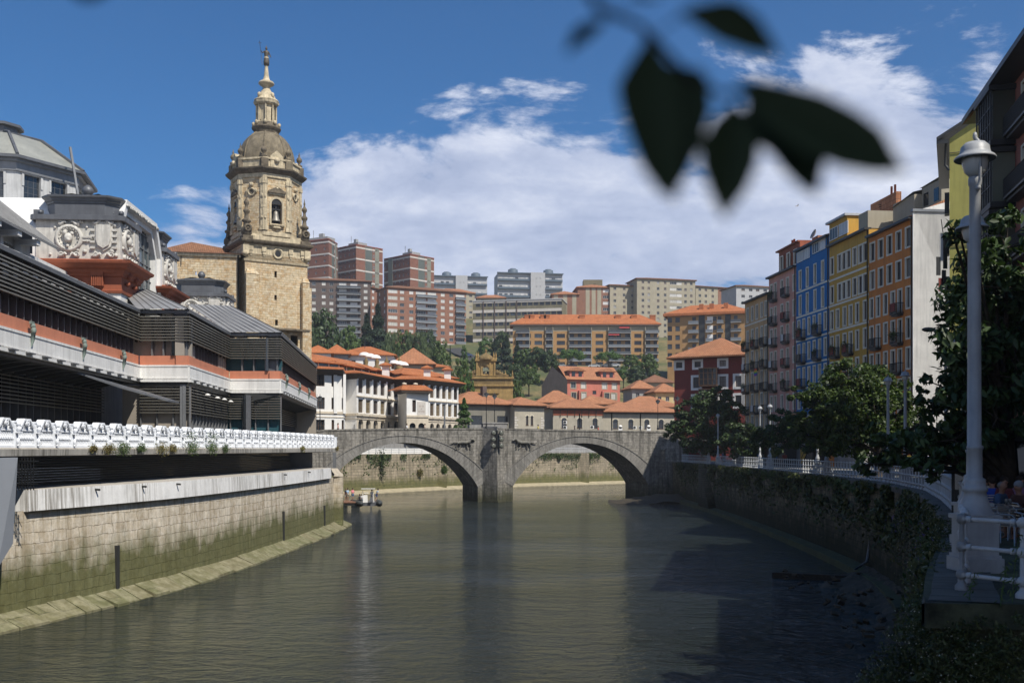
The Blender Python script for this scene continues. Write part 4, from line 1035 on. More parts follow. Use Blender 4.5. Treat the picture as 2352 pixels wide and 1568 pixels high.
m = MB(CM); lev(m, oc, [(45.1, 1.0), (45.2, 1.04), (45.7, 1.05)]); m.build('entablature', ccv, ch)
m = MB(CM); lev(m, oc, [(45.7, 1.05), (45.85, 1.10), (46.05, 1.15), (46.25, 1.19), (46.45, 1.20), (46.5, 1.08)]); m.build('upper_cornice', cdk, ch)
m = MB(CM); lev(m, oc, [(46.45, 1.02), (47.6, 1.02), (47.65, 1.06), (47.9, 1.06), (47.95, .9)]); m.build('parapet', ccv, ch)
m = MB(CM); mc = MB(CM); r1 = 4.6
urn = [(.42, 0), (.42, .9), (.5, 1.0), (.5, 1.15), (.22, 1.3), (.16, 1.5), (.42, 1.75), (.46, 2.0), (.3, 2.25), (.12, 2.4), (.18, 2.55), (.10, 2.7), (.02, 3.1)]
for i in range(8):
    a = math.pi/8+i*math.pi/4; mm = MB(CM); mm.lathe([(r*.92, z) for r, z in urn], 8, (4.55*math.cos(a), 4.55*math.sin(a), 47.0)); mm.box(4.55*math.cos(a)-.5, 4.55*math.sin(a)-.5, 46.5, 4.55*math.cos(a)+.5, 4.55*math.sin(a)+.5, 47.75); mm.build('urn', cdk if i % 3 else M_['dome'], ch)
for i in range(0, 8, 2):
    a = -math.pi/2+i*math.pi/4; fm = CM @ T((4.35*math.cos(a), 4.35*math.sin(a), 0)) @ RZ(a+math.pi/2)
    m.M = fm; m.add([(-.9, -.2, 46.5), (.9, -.2, 46.5), (.9, -.2, 48.2), (0, -.2, 49.0), (-.9, -.2, 48.2), (-.9, .5, 46.5), (.9, .5, 46.5), (.9, .5, 48.2), (0, .5, 49.0), (-.9, .5, 48.2)], [(0, 1, 2, 3, 4), (1, 6, 7, 2), (2, 7, 8, 3), (3, 8, 9, 4), (5, 0, 4, 9), (6, 5, 9, 8, 7)])
    m.ball((0, -.25, 47.6), .42, 8)
m.build('parapet_gable', ccv, ch)
# dome
m = MB(CM); pr = []
for k in range(11):
    t = k/10*math.pi/2; pr.append((3.85*math.cos(t)**.85 if k < 10 else .9, 48.0+4.7*math.sin(t)))
pr = [(3.95, 46.6), (3.95, 48.0)]+[(max(r, 1.2), z) for r, z in pr[1:]]
m.lathe(pr, 32); m.build('dome', M_['dome'], ch)
m = MB(CM)
for i in range(8):
    a = math.pi/8+i*math.pi/4; m.tube([(max(3.85*math.cos(t)**.85, 1.25)*math.cos(a)*1.005, max(3.85*math.cos(t)**.85, 1.25)*math.sin(a)*1.005, 48+4.7*math.sin(t)) for t in [q/8*1.45 for q in range(9)]], .13, 5)
m.build('dome_ribs', M_['dome'], ch)
# lantern above the dome
m = MB(CM); m.lathe([(1.6, 52.2), (1.75, 52.5), (1.75, 52.8), (2.0, 53.0), (2.05, 53.25), (1.75, 53.35), (1.65, 53.8), (1.42, 53.9)], 16); m.build('lantern_base', cdk, ch)
m = MB(CM)
for i in range(8):
    a = math.pi/8+i*math.pi/4
    m.lathe([(.17, 53.8), (.13, 54), (.13, 56.3), (.19, 56.5)], 8, (1.35*math.cos(a), 1.35*math.sin(a), 0)); m.ball((1.78*math.cos(a), 1.78*math.sin(a), 53.75), .27, 6, sc=(1, 1, 1.3))
    b = i*math.pi/4; M0 = m.M
    m.M = CM @ T((1.14*math.cos(b), 1.14*math.sin(b), 0)) @ RZ(b+math.pi/2); m.wall(.95, 2.7, [(.3, 54.2, .35, 1.7)], x0=-.475, z0=53.8, depth=.3); m.M = CM
lev(m, [(x*.33, y*.33) for x, y in oc], [(56.4, 1.0), (56.6, 1.12), (56.9, 1.16)]); m.build('lantern', ccv, ch)
m = MB(CM); m.lathe([(.85, 53.8), (.85, 56.3)], 8); m.build('lantern_core', M_['iron'], ch)
m = MB(CM); m.lathe([(1.6, 56.85), (1.75, 57.0), (1.72, 57.15), (1.5, 57.2), (1.3, 57.5), (1.0, 58.1), (.62, 58.6), (.5, 58.9), (.55, 59.1), (1.05, 59.45), (1.12, 59.6), (1.0, 59.8), (.55, 60.0), (.42, 60.3), (.32, 60.9), (.24, 61.9), (.2, 62.5), (.32, 62.6), (.3, 62.75), (.18, 62.85)], 14)
for i in range(4): a = i*math.pi/2+.4; m.ball((1.3*math.cos(a), 1.3*math.sin(a), 57.7), .28, 6, sc=(1, 1, 1.5))
m.ball((0, 0, 63.15), .36, 10); m.build('spire', M_['churchcarve'], ch)
brz = paint('dark_bronze', (.10, .08, .055), .6, .2, 4, .3)
m = MB(CM); m.lathe([(.12, 63.4), (.38, 63.5), (.42, 63.9), (.36, 64.4), (.26, 64.75), (.34, 65.1), (.36, 65.4), (.18, 65.55), (.09, 65.6), (.09, 65.7)], 10)
m.ball((0, 0, 65.85), .19, 8, sc=(.9, 1, 1.1)); m.tube([(-.3, 0, 65.4), (-.62, -.1, 65.1), (-.8, -.15, 65.35)], [.1, .08, .06], 6); m.tube([(.3, 0, 65.4), (.5, -.05, 65.0), (.62, -.1, 64.7)], [.1, .08, .06], 6)
m.lathe([(.12, 65.98), (.06, 66.15), (0, 66.35)], 6); m.tube([(-.62, -.1, 63.4), (-1.05, -.2, 66.7)], .03, 5); m.tube([(-1.25, -.2, 66.35), (-.78, -.2, 66.42)], .03, 5); m.build('statue', brz, ch, T((0, 0, -1.3)) @ T((CC.x*0, 0, 0)))
# corner pinnacles on the square stage
pin = [(.9, 0), (.9, .25), (.7, .35), (.72, .6), (.95, .8), (.95, 1.3), (.6, 1.75), (.5, 2.3), (.78, 2.45), (.78, 2.65), (.42, 2.85), (.34, 3.5), (.55, 3.75), (.58, 3.95), (.3, 4.2), (.24, 4.6), (.46, 4.9), (.48, 5.15), (.22, 5.4), (.12, 5.7), (.2, 5.85), (.12, 6.05), (.02, 6.6)]
for x, y in sq(H*.93):
    mm = MB(CM @ T((x, y, 36.35))); mm.lathe([(r*.8, z*1.0) for r, z in pin], 8); mm.box(-.7, -.7, 0, .7, .7, .5)
    mm.M = CM @ T((x, y, 36.35)) @ RX(R(90)) @ T((0, 1.5, .6)); mm.lathe([(.55, 0), (.55, .2), (.35, .28), (.3, .1), (.15, .1), (.1, .3), (0, .3)], 12); mm.build('pinnacle', cdk, ch)
# bell with its yoke
for i in (0, 6):
    a = -math.pi/2+i*math.pi/4; bm = CM @ T((4.05*math.cos(a), 4.05*math.sin(a), 0))
    m = MB(bm); m.lathe([(.62, 39.3), (.6, 39.45), (.45, 39.7), (.36, 40.2), (.3, 40.6), (.12, 40.75), (0, 40.8)], 14); m.build('bell', paint('bell_bronze', (.26, .24, .20), .5, .1, 3, .1, .1, .4), ch)
    m = MB(bm @ RZ(a+R(90))); m.box(-.7, -.08, 40.85, .7, .08, 41.05); m.box(-.14, -.1, 41.0, .14, .1, 41.7)
    for s in (-1, 1): m.tube([(s*.15, 0, 41.6), (s*.42, 0, 41.4), (s*.3, 0, 41.0), (s*.5, 0, 40.7)], .06, 5)
    m.build('yoke', M_['iron'], ch)
# nave to the left of the tower
NM, NL = frame((-47.2, 132.6), (-36.9, 134.6))
m = MB(NM); m.wall(NL, 26.6, [(4.8, 31.2, .2, .5)], z0=7.5, depth=.4); m.box(-.9, -.9, 7.5, .9, 0, 30.6); m.poly([(-.95, -.95, 30.6), (.95, -.95, 30.6), (.95, 0, 31.2), (-.95, 0, 31.2)]); m.M = NM @ RZ(R(90)); 
m.M = NM; m.quad((0, 12, 7.5), (0, 0, 7.5), (0, 0, 34.1), (0, 12, 34.1)); m.build('nave_wall', cst, ch)
m = MB(NM); m.box(-.35, -.25, 33.75, NL+.2, .1, 34.15); m.build('nave_eave', ccv, ch)
m = MB(NM); m.tube([(NL-.1, -.2, 34), (NL-.05, -.2, 8)], .13, 6); m.tube([(3, -.1, 33.8), (3, -.1, 32.4)], .05, 5); m.build('drainpipe', M_['iron'], ch)
m = MB(NM)
e = [(-.5, -.5, 34.15), (NL+.5, -.5, 34.15), (NL+.5, 12, 34.15), (-.5, 12, 34.15)]; p, q = (3.7, 5.0, 36.6), (NL+1.0, 8.5, 36.0)
m.add(e+[p, q], [(0, 1, 5, 4), (1, 2, 5), (2, 3, 4, 5), (3, 0, 4)]); m.build('nave_roof', M_['tilebrown'], ch)

# ============================================================ the stone bridge
br = thing('stone_bridge', 'grey two arched stone bridge across the river with a pointed pier in the middle', 'bridge')
BD_ = 8.6                      # width of the bridge
def blx(px):                   # picture column on the near face -> distance along it
    k = (px-CX)/F; t0, t1 = 0.0, 1.0
    u = Vector((BB[0]-BA[0], BB[1]-BA[1])); A = Vector(BA)
    return (k*A.y-A.x)/(u.x-k*u.y)*BL
xc1, xc2, hs, rise, zsp = blx(927), blx(1337), 11.25, 6.55, 2.25
Rr_ = (hs*hs+rise*rise)/(2*rise)
def arch_z(x, xc, extra=0.0):
    r = Rr_+extra; zc = zsp+rise-Rr_; dx = abs(x-xc)
    return zc+math.sqrt(max(0, r*r-dx*dx)) if dx < r else None
def ptop(x): return interp(x, [(0, 10.35), (blx(777), 10.72), (blx(945), 10.95), (blx(1135), 11.02), (blx(1330), 10.85), (blx(1521), 10.72), (BL, 10.72)])
N_ = 28
def arch_x(xc): return [xc-hs*math.cos(math.pi*k/N_) for k in range(N_+1)]
def spandrel(y, flip):
    xs = sorted(set([0.0, BL]+arch_x(xc1)+arch_x(xc2))); m = bmesh_ = None
    for a, b in zip(xs, xs[1:]):
        if b-a < 1e-4: continue
        lo = []
        for x in (a, b):
            z = -1.0
            for xc in (xc1, xc2):
                if abs((a+b)/2-xc) < hs: z = zsp+rise-Rr_+math.sqrt(max(0, Rr_**2-(x-xc)**2))
            lo.append(z)
        q = [(a, y, lo[0]), (b, y, lo[1]), (b, y, ptop(b)), (a, y, ptop(a))]
        MBr.add(q[::-1] if flip else q, [(0, 1, 2, 3)])
MBr = MB(BM); spandrel(0, False); spandrel(BD_, True)
for xc in (xc1, xc2):
    for s in (-1, 1): x = xc+s*hs; q = [(x, 0, -1), (x, BD_, -1), (x, BD_, zsp), (x, 0, zsp)]; MBr.add(q, [(0, 1, 2, 3) if s < 0 else (3, 2, 1, 0)])
# parapet tops and roadway
for y0, y1 in ((-.08, .38), (BD_-.38, BD_+.08)):
    xs = [i*BL/24 for i in range(25)]
    for a, b in zip(xs, xs[1:]): MBr.add([(a, y0, ptop(a)+.002), (b, y0, ptop(b)+.002), (b, y1, ptop(b)+.002), (a, y1, ptop(a)+.002), (a, y0, ptop(a)-.22), (b, y0, ptop(b)-.22), (b, y1, ptop(b)-.9), (a, y1, ptop(a)-.9)], [(0, 1, 2, 3), (4, 5, 1, 0), (3, 2, 6, 7), (4, 7, 6, 5)])
MBr.build('spandrel_wall', M_['bridge'], br)
m = MB(BM)
for xc in (xc1, xc2):
    xs = arch_x(xc); zs = [zsp+rise-Rr_+math.sqrt(max(0, Rr_**2-(x-xc)**2)) for x in xs]; Ls = [0]
    for i in range(N_): Ls.append(Ls[-1]+math.dist((xs[i], zs[i]), (xs[i+1], zs[i+1])))
    vs = [(x, y, z) for y in (0, BD_) for x, z in zip(xs, zs)]; n = N_+1
    m.add(vs, [(i, n+i, n+i+1, i+1) for i in range(N_)], uvs=[[(Ls[i], 0), (Ls[i], BD_), (Ls[i+1], BD_), (Ls[i+1], 0)] for i in range(N_)])
m.build('vault', M_['bridge'], br)
for xc in (xc1, xc2):           # arch ring, a shade prouder than the wall
    m = MB(BM); n = 30; a1 = math.acos(hs/Rr_)
    zc = zsp+rise-Rr_; vs = []; uvs = []; fs = []
    for k in range(n+1):
        a = a1+(math.pi-2*a1)*k/n; th = 1.0+1.15*(abs(k/n-.5)*2)**2
        ca, sa = math.cos(a), math.sin(a)
        vs += [(xc+Rr_*ca, -.06, zc+Rr_*sa), (xc+(Rr_+th)*ca, -.06, zc+(Rr_+th)*sa), (xc+Rr_*ca, .02, zc+Rr_*sa), (xc+(Rr_+th)*ca, .0, zc+(Rr_+th)*sa), (xc+(Rr_+th+.12)*ca, -.14, zc+(Rr_+th+.12)*sa), (xc+(Rr_+th)*ca, -.14, zc+(Rr_+th)*sa), (xc+(Rr_+th+.12)*ca, 0, zc+(Rr_+th+.12)*sa)]
    for k in range(n):
        o, p = 7*k, 7*k+7; s0, s1 = k*.98, k*.98+.98
        for f, u in (((o, o+1, p+1, p), 1.2), ((o, p, p+2, o+2), .1), ((o+5, o+4, p+4, p+5), .12), ((o+4, o+6, p+6, p+4), .1), ((o+1, o+5, p+5, p+1), .1)):
            fs.append(f[::-1] if f[0] == o and f[1] == o+1 else f); uu = [(0, s0), (u, s0), (u, s1), (0, s1)]; uvs.append(uu[::-1] if f[0] == o and f[1] == o+1 else uu)
    m.add(vs, fs, uvs=uvs); m.build('arch_ring', M_['voussoir'], br)
m = MB(BM); m.box(-3, .3, 9.2, BL+8, BD_-.3, 9.7); m.build('roadway', M_['asphalt'], br)
# pier with pointed cutwaters, stepped footing
px_a, px_b = blx(1103.5), blx(1158.5); xa = (px_a+px_b)/2+.2; hw = 1.78
m = MB(BM); tri = [(xa-hw, 0), (xa-.1, -2.0), (xa+hw, 0)]
m.prism(tri, -1, 10.98); m.prism([(xa+hw, BD_), (xa, BD_+2), (xa-hw, BD_)], -1, 10.9)
m.prism([(xa-hw-.35, .4), (xa-.1, -2.5), (xa+hw+.35, .4)], -1, .22)
m.build('pier', M_['bridge'], br)
m = MB(BM); zt = ptop(xa)
m.prism([(xa-hw-.05, .4), (xa-.1, -2.1), (xa+hw+.05, .4)], 10.98, 11.2); m.box(xa-1.5, .9-.3, 10.9, xa+2.3, 1.8, 11.7); m.box(xa-1.6, .5, 11.7, xa+2.4, 1.9, 11.9); m.box(xa-3.6, .6, 10.9, xa-1.7, 1.7, 11.5)
m.box(xa-1.3, 1.9+4, 10.9, xa+2.0, 8.3, 11.6); m.build('pier_cap', M_['concrete'], br)
# side wing at the right end with its sloping parapet
m = MB(BM); xr = blx(1513); 
m.box(xr, -1.6, -1, BL+1, 0, 4.2); m.poly([(xr+.3, -1.6, 4.2), (BL+.5, -1.6, 4.2), (BL+.5, -1.6, 7.2), (xr+2.2, -1.6, 9.9), (xr+.3, -1.6, 7.8)]); m.quad((xr+.3, 0, 4.2), (xr+.3, -1.6, 4.2), (xr+.3, -1.6, 7.8), (xr+.3, 0, 7.8)); m.quad((xr+.3, 0, 7.8), (xr+.3, -1.6, 7.8), (xr+2.2, -1.6, 9.9), (xr+2.2, 0, 9.9)); m.quad((xr+2.2, 0, 9.9), (xr+2.2, -1.6, 9.9), (BL+.5, -1.6, 7.2), (BL+.5, 0, 7.2))
m.box(xr+2.1, -1.75, 9.8, xr+2.5, 0, 10.1); m.build('wing_wall', M_['bridge'], br)
m = MB(BM @ T((xr+2.2, -1.7, 0))); m.add([(0, 0, 9.95), (4.6, 0, 7.0), (4.6, 0, 7.25), (0, 0, 10.2), (0, .5, 9.95), (4.6, .5, 7.0), (4.6, .5, 7.25), (0, .5, 10.2)], [(0, 1, 2, 3), (3, 2, 6, 7), (4, 7, 6, 5), (1, 5, 6, 2)]); m.build('coping', M_['concrete'], br)
# running animal reliefs beside the pier
def wolf(x, s):
    m = MB(BM @ T((x, -.02, 8.7)) @ S3(s*.85, 1, .85)); y = -.16
    m.tube([(-1.2, y, .1), (-.5, y, .22), (.3, y, .16), (.9, y, .35), (1.25, y, .72)], [.16, .34, .30, .36, .22], 8)
    m.tube([(1.1, y, .7), (1.5, y, .78), (1.9, y, .55)], [.2, .24, .1], 8); m.tube([(1.45, y, .95), (1.5, y, 1.15)], [.08, .02], 5)
    m.tube([(-1.2, y, .1), (-1.8, y, .22), (-2.3, y, .02), (-2.6, y, .12)], [.12, .1, .09, .04], 6)
    for p in ([(-1.1, y, 0), (-1.5, y, -.5), (-1.35, y, -.95), (-1.7, y, -1.0)], [(-.9, y, 0), (-.7, y, -.5), (-1.0, y, -.95)], [(.8, y, .1), (1.2, y, -.35), (1.05, y, -.8), (1.3, y, -.85)], [(.6, y, 0), (.4, y, -.5), (.7, y, -.9)]): m.tube(p, [.2, .12, .08, .06][:len(p)], 6)
    m.build('wolf_relief', paint('dark_carved_stone', (.19, .18, .155), .9, .2, 3, .4) if 'wolfm' not in M_ else M_['wolfm'], br)
wolf(blx(1066), 1); wolf(blx(1200), -1)
# cluster of round floodlights on the pier
pl = thing('floodlight_cluster', 'six round glass floodlights bolted to the pointed bridge pier below its cap', 'floodlights')
m = MB(BM @ T((xa-.1, -2.0, 0))); m.box(-.06, -.2, 8.0, .06, .5, 10.7); m.box(-.9, -.12, 10.05, .9, 0, 10.12); m.box(-.9, -.12, 9.1, .9, 0, 9.17); m.box(-.9, -.12, 8.2, .9, 0, 8.27); m.build('bracket', M_['iron'], pl)
gl = paint('floodlight_glass', (.14, .145, .12), .15, .2, 3, .1)
for x in (-.62, .6):
    for z in (10.25, 9.3, 8.35):
        m = MB(BM @ T((xa-.1+x, -2.0, z)) @ RX(R(90))); m.lathe([(0, -.2), (.3, -.15), (.36, .1), (.37, .3)], 14); o = m.build('housing', M_['iron'], pl)
        m = MB(BM @ T((xa-.1+x, -2.0, z)) @ RX(R(90))); m.lathe([(.35, .29), (.3, .36), (.2, .40), (0, .42)], 14); m.build('lens', gl, o)
# lantern posts on the bridge
def bridge_lamp(px, d, label, top=12.2+3.9):
    p = at(px, 985, d); L = thing('bridge_lamp', label, 'street lamp', T((p.x, p.y, 10.9)), 'iron lamps on the bridge'); h = top-10.9
    m = MB(); m.lathe([(.16, 0), (.16, .3), (.09, .45), (.12, .6), (.07, .8), (.05, h*.5), (.08, h*.52), (.04, h*.56), (.035, h-.7)], 8); m.build('post', M_['iron'], L)
    m = MB(); m.lathe([(.05, h-.75), (.34, h-.35), (.36, h-.3)], 6); m.build('glass', M_['lampglass'], L)
    m = MB(); m.lathe([(.4, h-.3), (.2, h-.05), (.04, h), (.02, h+.3)], 6); m.tube([(-.4, 0, h-.1), (-.42, 0, h+.25)], .02, 4); m.build('cap', M_['iron'], L)
bridge_lamp(1117, 148.5, 'shorter iron lantern post just left of the one on the pier block', 16.3)
bridge_lamp(1136, 150, 'tall iron lantern post on the block above the pier')
bridge_lamp(1511, 157.5, 'iron lantern post at the right end of the bridge parapet before the station', 15.7)
bridge_lamp(1556, 158, 'iron lantern post standing before the dark red house', 16.2)
bridge_lamp(726, 139.5, 'iron lamp post at the left end of the bridge by the church tower', 15.2)
bridge_lamp(735, 141, 'second iron lamp post by the church tower, nearer the school', 15.4)
for px, lab in ((1021, 'grey metal bollard post rising above the left half of the parapet'), ):
    p = at(px, 985, 152); o = MB(T((p.x, p.y, 10.5))).box(-.12, -.12, 0, .12, .12, 4.0).box(-.16, -.16, 0, .16, .16, .3).build('signpost', M_['zinc']); tag(o, lab, 'post')
# ============================================================ far river wall with its white railing
fq = thing('far_river_wall', 'tan stone river wall seen through the arches with weeds and green algae', 'river wall')
FQs = smooth(FQ, 1)
FQo = [(x, y) for x, y in FQs]
m = MB(); ribbon(m, FQo, [(.3, -1), (.25, 1.0), (.05, 1.05), (-.05, 6.95), (-.5, 6.97)]); m.build('wall', M_['quayfar'], fq)
m = MB(); ribbon(m, FQo, [(2.6, -.5), (2.5, .15), (.2, .62)]); m.build('footing', paint('pale_footing', (.40, .34, .22), .9, .15, 1, .3), fq)
m = MB(); 
for px in (1008, 1340): x, y = px_on(FQs, px); m.M = T((x, y, 0)); m.box(-1.2, -.9, -.5, 1.2, 1.5, 6.9 if px > 1200 else 2.9)
m.build('buttress', M_['quayfar'], fq)
rl = thing('riverside_railing', 'white painted railing on top of the far river wall seen through the arches', 'railing')
pts = resample(FQs, 2.0)
m = MB()
for x, y in pts[6:-20]: pass
vis = [p for p in pts if -32 < p[0] < 36]
pm_ = MB().box(-.05, -.05, 0, .05, .05, 1.05).mesh('post', M_['railw'])
for x, y in vis: put(pm_, 'post', rl, T((x, y-.1+.35, 6.95)))
for z in (7.3, 7.65, 8.0): m = MB(); m.tube([(x, y+.25, z) for x, y in vis], .05, 4); m.build('rail', M_['railw'], rl)
o = MB(); 
pw = thing('white_parapet', 'white solid parapet behind the railing under the left arch', 'parapet'); m = MB(); ribbon(m, [p for p in pts if -34 < p[0] < -2], [(-1.2, 6.9), (-1.2, 7.9), (-1.4, 7.9)]); m.build('panel', M_['white'], pw)
rg = np.random.default_rng(11)
for i, (px, zz, s, mt, lab) in enumerate([(876, 5.2, 1.0, 'leafdk', 'tall dark shrub rooted in the far wall under the left arch'), (963, 3.4, .55, 'dry', 'straw coloured weed on the far wall under the left arch'), (1019, 3.8, .7, 'leafmid', 'green bush on the far wall just left of the pier'), (1352, 6.2, .7, 'leafmid', 'leafy bush at the top of the dark buttress under the right arch'), (1282, 6.1, .5, 'leafpale', 'small pale tuft hanging from the far wall top under the right arch')]):
    x, y = px_on(FQs, px); n = 700; C = np.column_stack([rg.normal(0, s*.45, n), rg.normal(-.2, s*.3, n), rg.normal(0, s*(1.4 if mt == 'leafdk' else .5), n)]); o = put(leaves_mesh('shrub', C, rnd_dirs(rg, n), .28, rg, M_[mt]), 'shrub', None, T((x, y-.3, zz))); tag(o, lab, 'shrub')
n = 9000; ii = rg.integers(0, len(vis)-1, n); tt = rg.random(n); C = np.array([[lerp(vis[i][0], vis[i+1][0], t_), lerp(vis[i][1], vis[i+1][1], t_)-.2, 0] for i, t_ in zip(ii, tt)])
cl = np.array([mnoise.noise(Vector((c[0]*.35, c[1]*.35, 0))) for c in C]); C[:, 2] = 6.9-np.abs(rg.normal(0, .55, n))*(1+cl*1.5); C = C[cl > -.15]; C[:, 1] -= rg.random(len(C))*.3
C2 = C.copy(); o = put(leaves_mesh('wall_weeds', C2, rnd_dirs(rg, len(C2)), .3, rg, M_['leafpale']), 'wall_weeds'); tag(o, 'weeds sprouting along the top of the far river wall', 'weeds', kind='stuff')
n = 2200; ii = rg.integers(0, len(vis)-1, n); tt = rg.random(n)
C = np.array([[lerp(vis[i][0], vis[i+1][0], t_), lerp(vis[i][1], vis[i+1][1], t_)-.2, 0] for i, t_ in zip(ii, tt)])
C[:, 2] = rg.uniform(3, 6.6, len(C)); cl = np.array([mnoise.noise(Vector((c[0]*.6, c[2]*.9, 5))) for c in C]); C = C[cl > .12]
o = put(leaves_mesh('wall_plants', C, rnd_dirs(rg, len(C)), .34, rg, M_['leafmid']), 'wall_plants'); tag(o, 'scattered plants growing in the joints of the far river wall', 'plants', kind='stuff')
# dark mud bank under the right arch
mb_ = MB(); nx, ny = 30, 12; vs = []
for j in range(ny+1):
    for i in range(nx+1):
        u, v = i/nx, j/ny; x = 10.5+u*17; y = 140+v*20+u*5; h = -.5+1.5*min(1, u*1.5)*math.sin(math.pi*min(1, v+.15))+mnoise.noise(Vector((x*.7, y*.7, 0)))*.25
        vs.append((x, y, h))
mb_.add(vs, [(j*(nx+1)+i, j*(nx+1)+i+1, (j+1)*(nx+1)+i+1, (j+1)*(nx+1)+i) for j in range(ny) for i in range(nx)], 0, True)
struct(mb_.build('mud_bank', paint('dark_mud', (.055, .045, .03), .7, .2, 1.2, .1, .8)))
# ============================================================ town beyond the bridge and blocks on the hill
def stl(k, **kw): d = dict(k=k, frame=M_['white'], glass=M_['glass'], one=1, d=.2, t=.07, cols=2, rows=1); d.update(kw); STY[k] = d
M_['blind'] = blindm('blind_or_glass', [(.55, .53, .48), (.50, .49, .46), (.05, .06, .07), (.42, .40, .35), (.60, .58, .55), (.03, .035, .04), (.48, .46, .42)])
M_['winmix'] = blindm('brown_shutter_or_glass', [(.05, .05, .055), (.12, .09, .07), (.03, .035, .04), (.10, .075, .06), (.30, .29, .27), (.04, .045, .05)])
M_['dkmix'] = blindm('dark_window_mix', [(.022, .024, .030), (.03, .033, .04), (.018, .02, .025), (.05, .065, .08), (.025, .027, .033)])
M_['brickred'] = masonry('red_brick', (.26, .115, .075), (.22, .095, .062), (.20, .12, .09), .9, .28, streak=.15, dark=(.11, .055, .04), bmp=.2, dist=0)
M_['brickdk'] = paint('dark_brown_brick', (.115, .085, .072), .85, .1, .6, .15)
M_['brickor'] = paint('orange_brick', (.255, .125, .08), .85, .08, .5, .15)
M_['ochreb'] = paint('ochre_brick', (.37, .215, .09), .85, .06, .5, .12)
M_['beigeb'] = paint('beige_render', (.36, .32, .235), .85, .06, .4, .15)
M_['greyb'] = paint('grey_render', (.30, .30, .29), .85, .06, .4, .15)
M_['lightband'] = paint('pale_band', (.55, .51, .46), .8, .06, .6, .15)
M_['bluegrey'] = paint('blue_grey_panel', (.085, .115, .145), .6, .08, .5, .1)
M_['palegrey'] = paint('pale_grey_render', (.42, .42, .42), .8, .05, .5, .12)
M_['oliveb'] = paint('olive_brown_concrete', (.185, .165, .105), .85, .1, .4, .3)
stl('bl', glass=M_['blind'], frame=M_['palegrey'], d=.15); stl('mix', glass=M_['winmix'], frame=M_['palegrey'], d=.18); stl('dk', glass=M_['dkmix'], frame=M_['darkmetal'], cols=2, d=.2)
stl('blw', glass=M_['blind'], frame=M_['white'], cols=4, d=.12); stl('bigdk', glass=M_['dkmix'], frame=M_['darkmetal'], cols=3, d=.25)
def pxframe(px0, px1, d0, d1, z): return frame((xat(px0, d0), d0), (xat(px1, d1), d1), z)
def slabs(mb, L, zs, h, y=-.06, x0=0.0, mi=1):
    for z in zs: mb.box(x0, y, z, L, 0, z+h, mi)
def antenna(p, h, label):
    m = MB(T(p)); m.tube([(0, 0, 0), (0, 0, h)], .06, 4)
    for i in range(4): m.tube([(-.7+.1*i, 0, h-.25*i), (.7-.1*i, 0, h-.25*i)], .035, 4)
    return tag(m.build('antenna', M_['iron']), label, 'antenna')
# -- three brick towers with pale bands
def brick_tower(pl, pc, pr_, dc, ytop, zbase, label, nst=14, yside=None):
    Mf, Wf = pxframe(pl, pc, dc+14, dc, 0); Mr, Wr = pxframe(pc, pr_, dc, dc+12, 0)
    zt = zat(ytop, dc); H = zt-zbase; t = thing('apartment_tower', label, 'apartment tower', Mf @ T((0, 0, zbase)), 'brick towers on the hilltop')
    R_ = (Mf @ T((0, 0, zbase))).inverted() @ Mr @ T((0, 0, zbase)); ns = int(H/2.85); m = MB()
    wf = []; xs = [Wf*(.06+.16*0), Wf*.52, Wf*.68, Wf*.82, Wf*.95]
    for s in range(ns):
        z = H-2.3-s*2.85
        if z < .5: break
        for f in (.045, .44, .60, .75, .92): wf.append((Wf*f-.5, z, 1.0, 1.35, 'mix'))
    m.wall(Wf, H, [w[:4] for w in wf]); m.M = R_; m.wall(Wr, H, []); 
    wr = []
    for s in range(ns):
        z = H-2.3-s*2.85
        if z < .5: break
        wr += [(Wr*.50, z, .8, 1.5, 'mix'), (Wr*.64, z, .7, 1.5, 'mix')]
    m.M = Matrix.Identity(4); c = R_ @ Vector((Wr, 0, 0)); m.poly([(0, 0, H), (Wf, 0, H), (c.x, c.y, H), (c.x-Wf, c.y+2, H)])
    m.build('wall', M_['brickred'], t); add_windows(t, Matrix.Identity(4), wf, STY)
    add_windows(t, R_ @ T((0, -.16, 0)), wr, STY)
    m = MB()
    for i in range(0, ns, 2):
        z = H-.9-i*2.85*1.0
        for Mx, L in ((Matrix.Identity(4), Wf), (R_, Wr)): m.M = Mx; m.box(.02, -.12, z-.75, L+.03, 0, z)
    m.build('pale_band', M_['lightband'], t)
    m = MB(); m.box(Wf*.17, -.14, 0, Wf*.34, -.0, H+.3); m.M = R_; m.box(Wr*.28+.8, -.12, 0, Wr*.28+1.0, .0, H); m.box(Wr*.70, -.12, 0, Wr*.86, 0, H-.3); m.build('grey_strip', M_['oliveg'] if 'oliveg' in M_ else M_['greyb'], t)
    m = MB(R_); m.box(Wr*.35, -.1, 0, Wr*.60, 0, H); m.build('glazed_strip', paint('grey_green_panel', (.10, .115, .10), .6, .1, .5, .1) if 'ggp' not in M_ else M_['ggp'], t)
    m = MB(); m.box(Wf*.0, -.2, H-.01, Wf, .3, H+.35); m.M = R_; m.box(0, -.2, H-.012, Wr, .3, H+.34); m.build('parapet', M_['terra'], t)
    m = MB(); m.box(Wf*.55, 3, H, Wf*.9, 9, H+2.2); m.box(Wf*.72, 3.5, H+2, Wf*.8, 5, H+4); m.tube([(Wf*.6, 4, H), (Wf*.6, 4, H+6)], .12, 5); m.build('roof_plant', M_['greyb'], t)
    return t
M_['ggp'] = paint('grey_green_panel', (.10, .115, .10), .6, .1, .5, .1); M_['oliveg'] = paint('olive_strip', (.22, .225, .18), .8, .1, .5, .1)
brick_tower(640, 706+49, 757+36-18, 480, 549, 70, 'red brick tower with pale bands, partly hidden by the church tower')
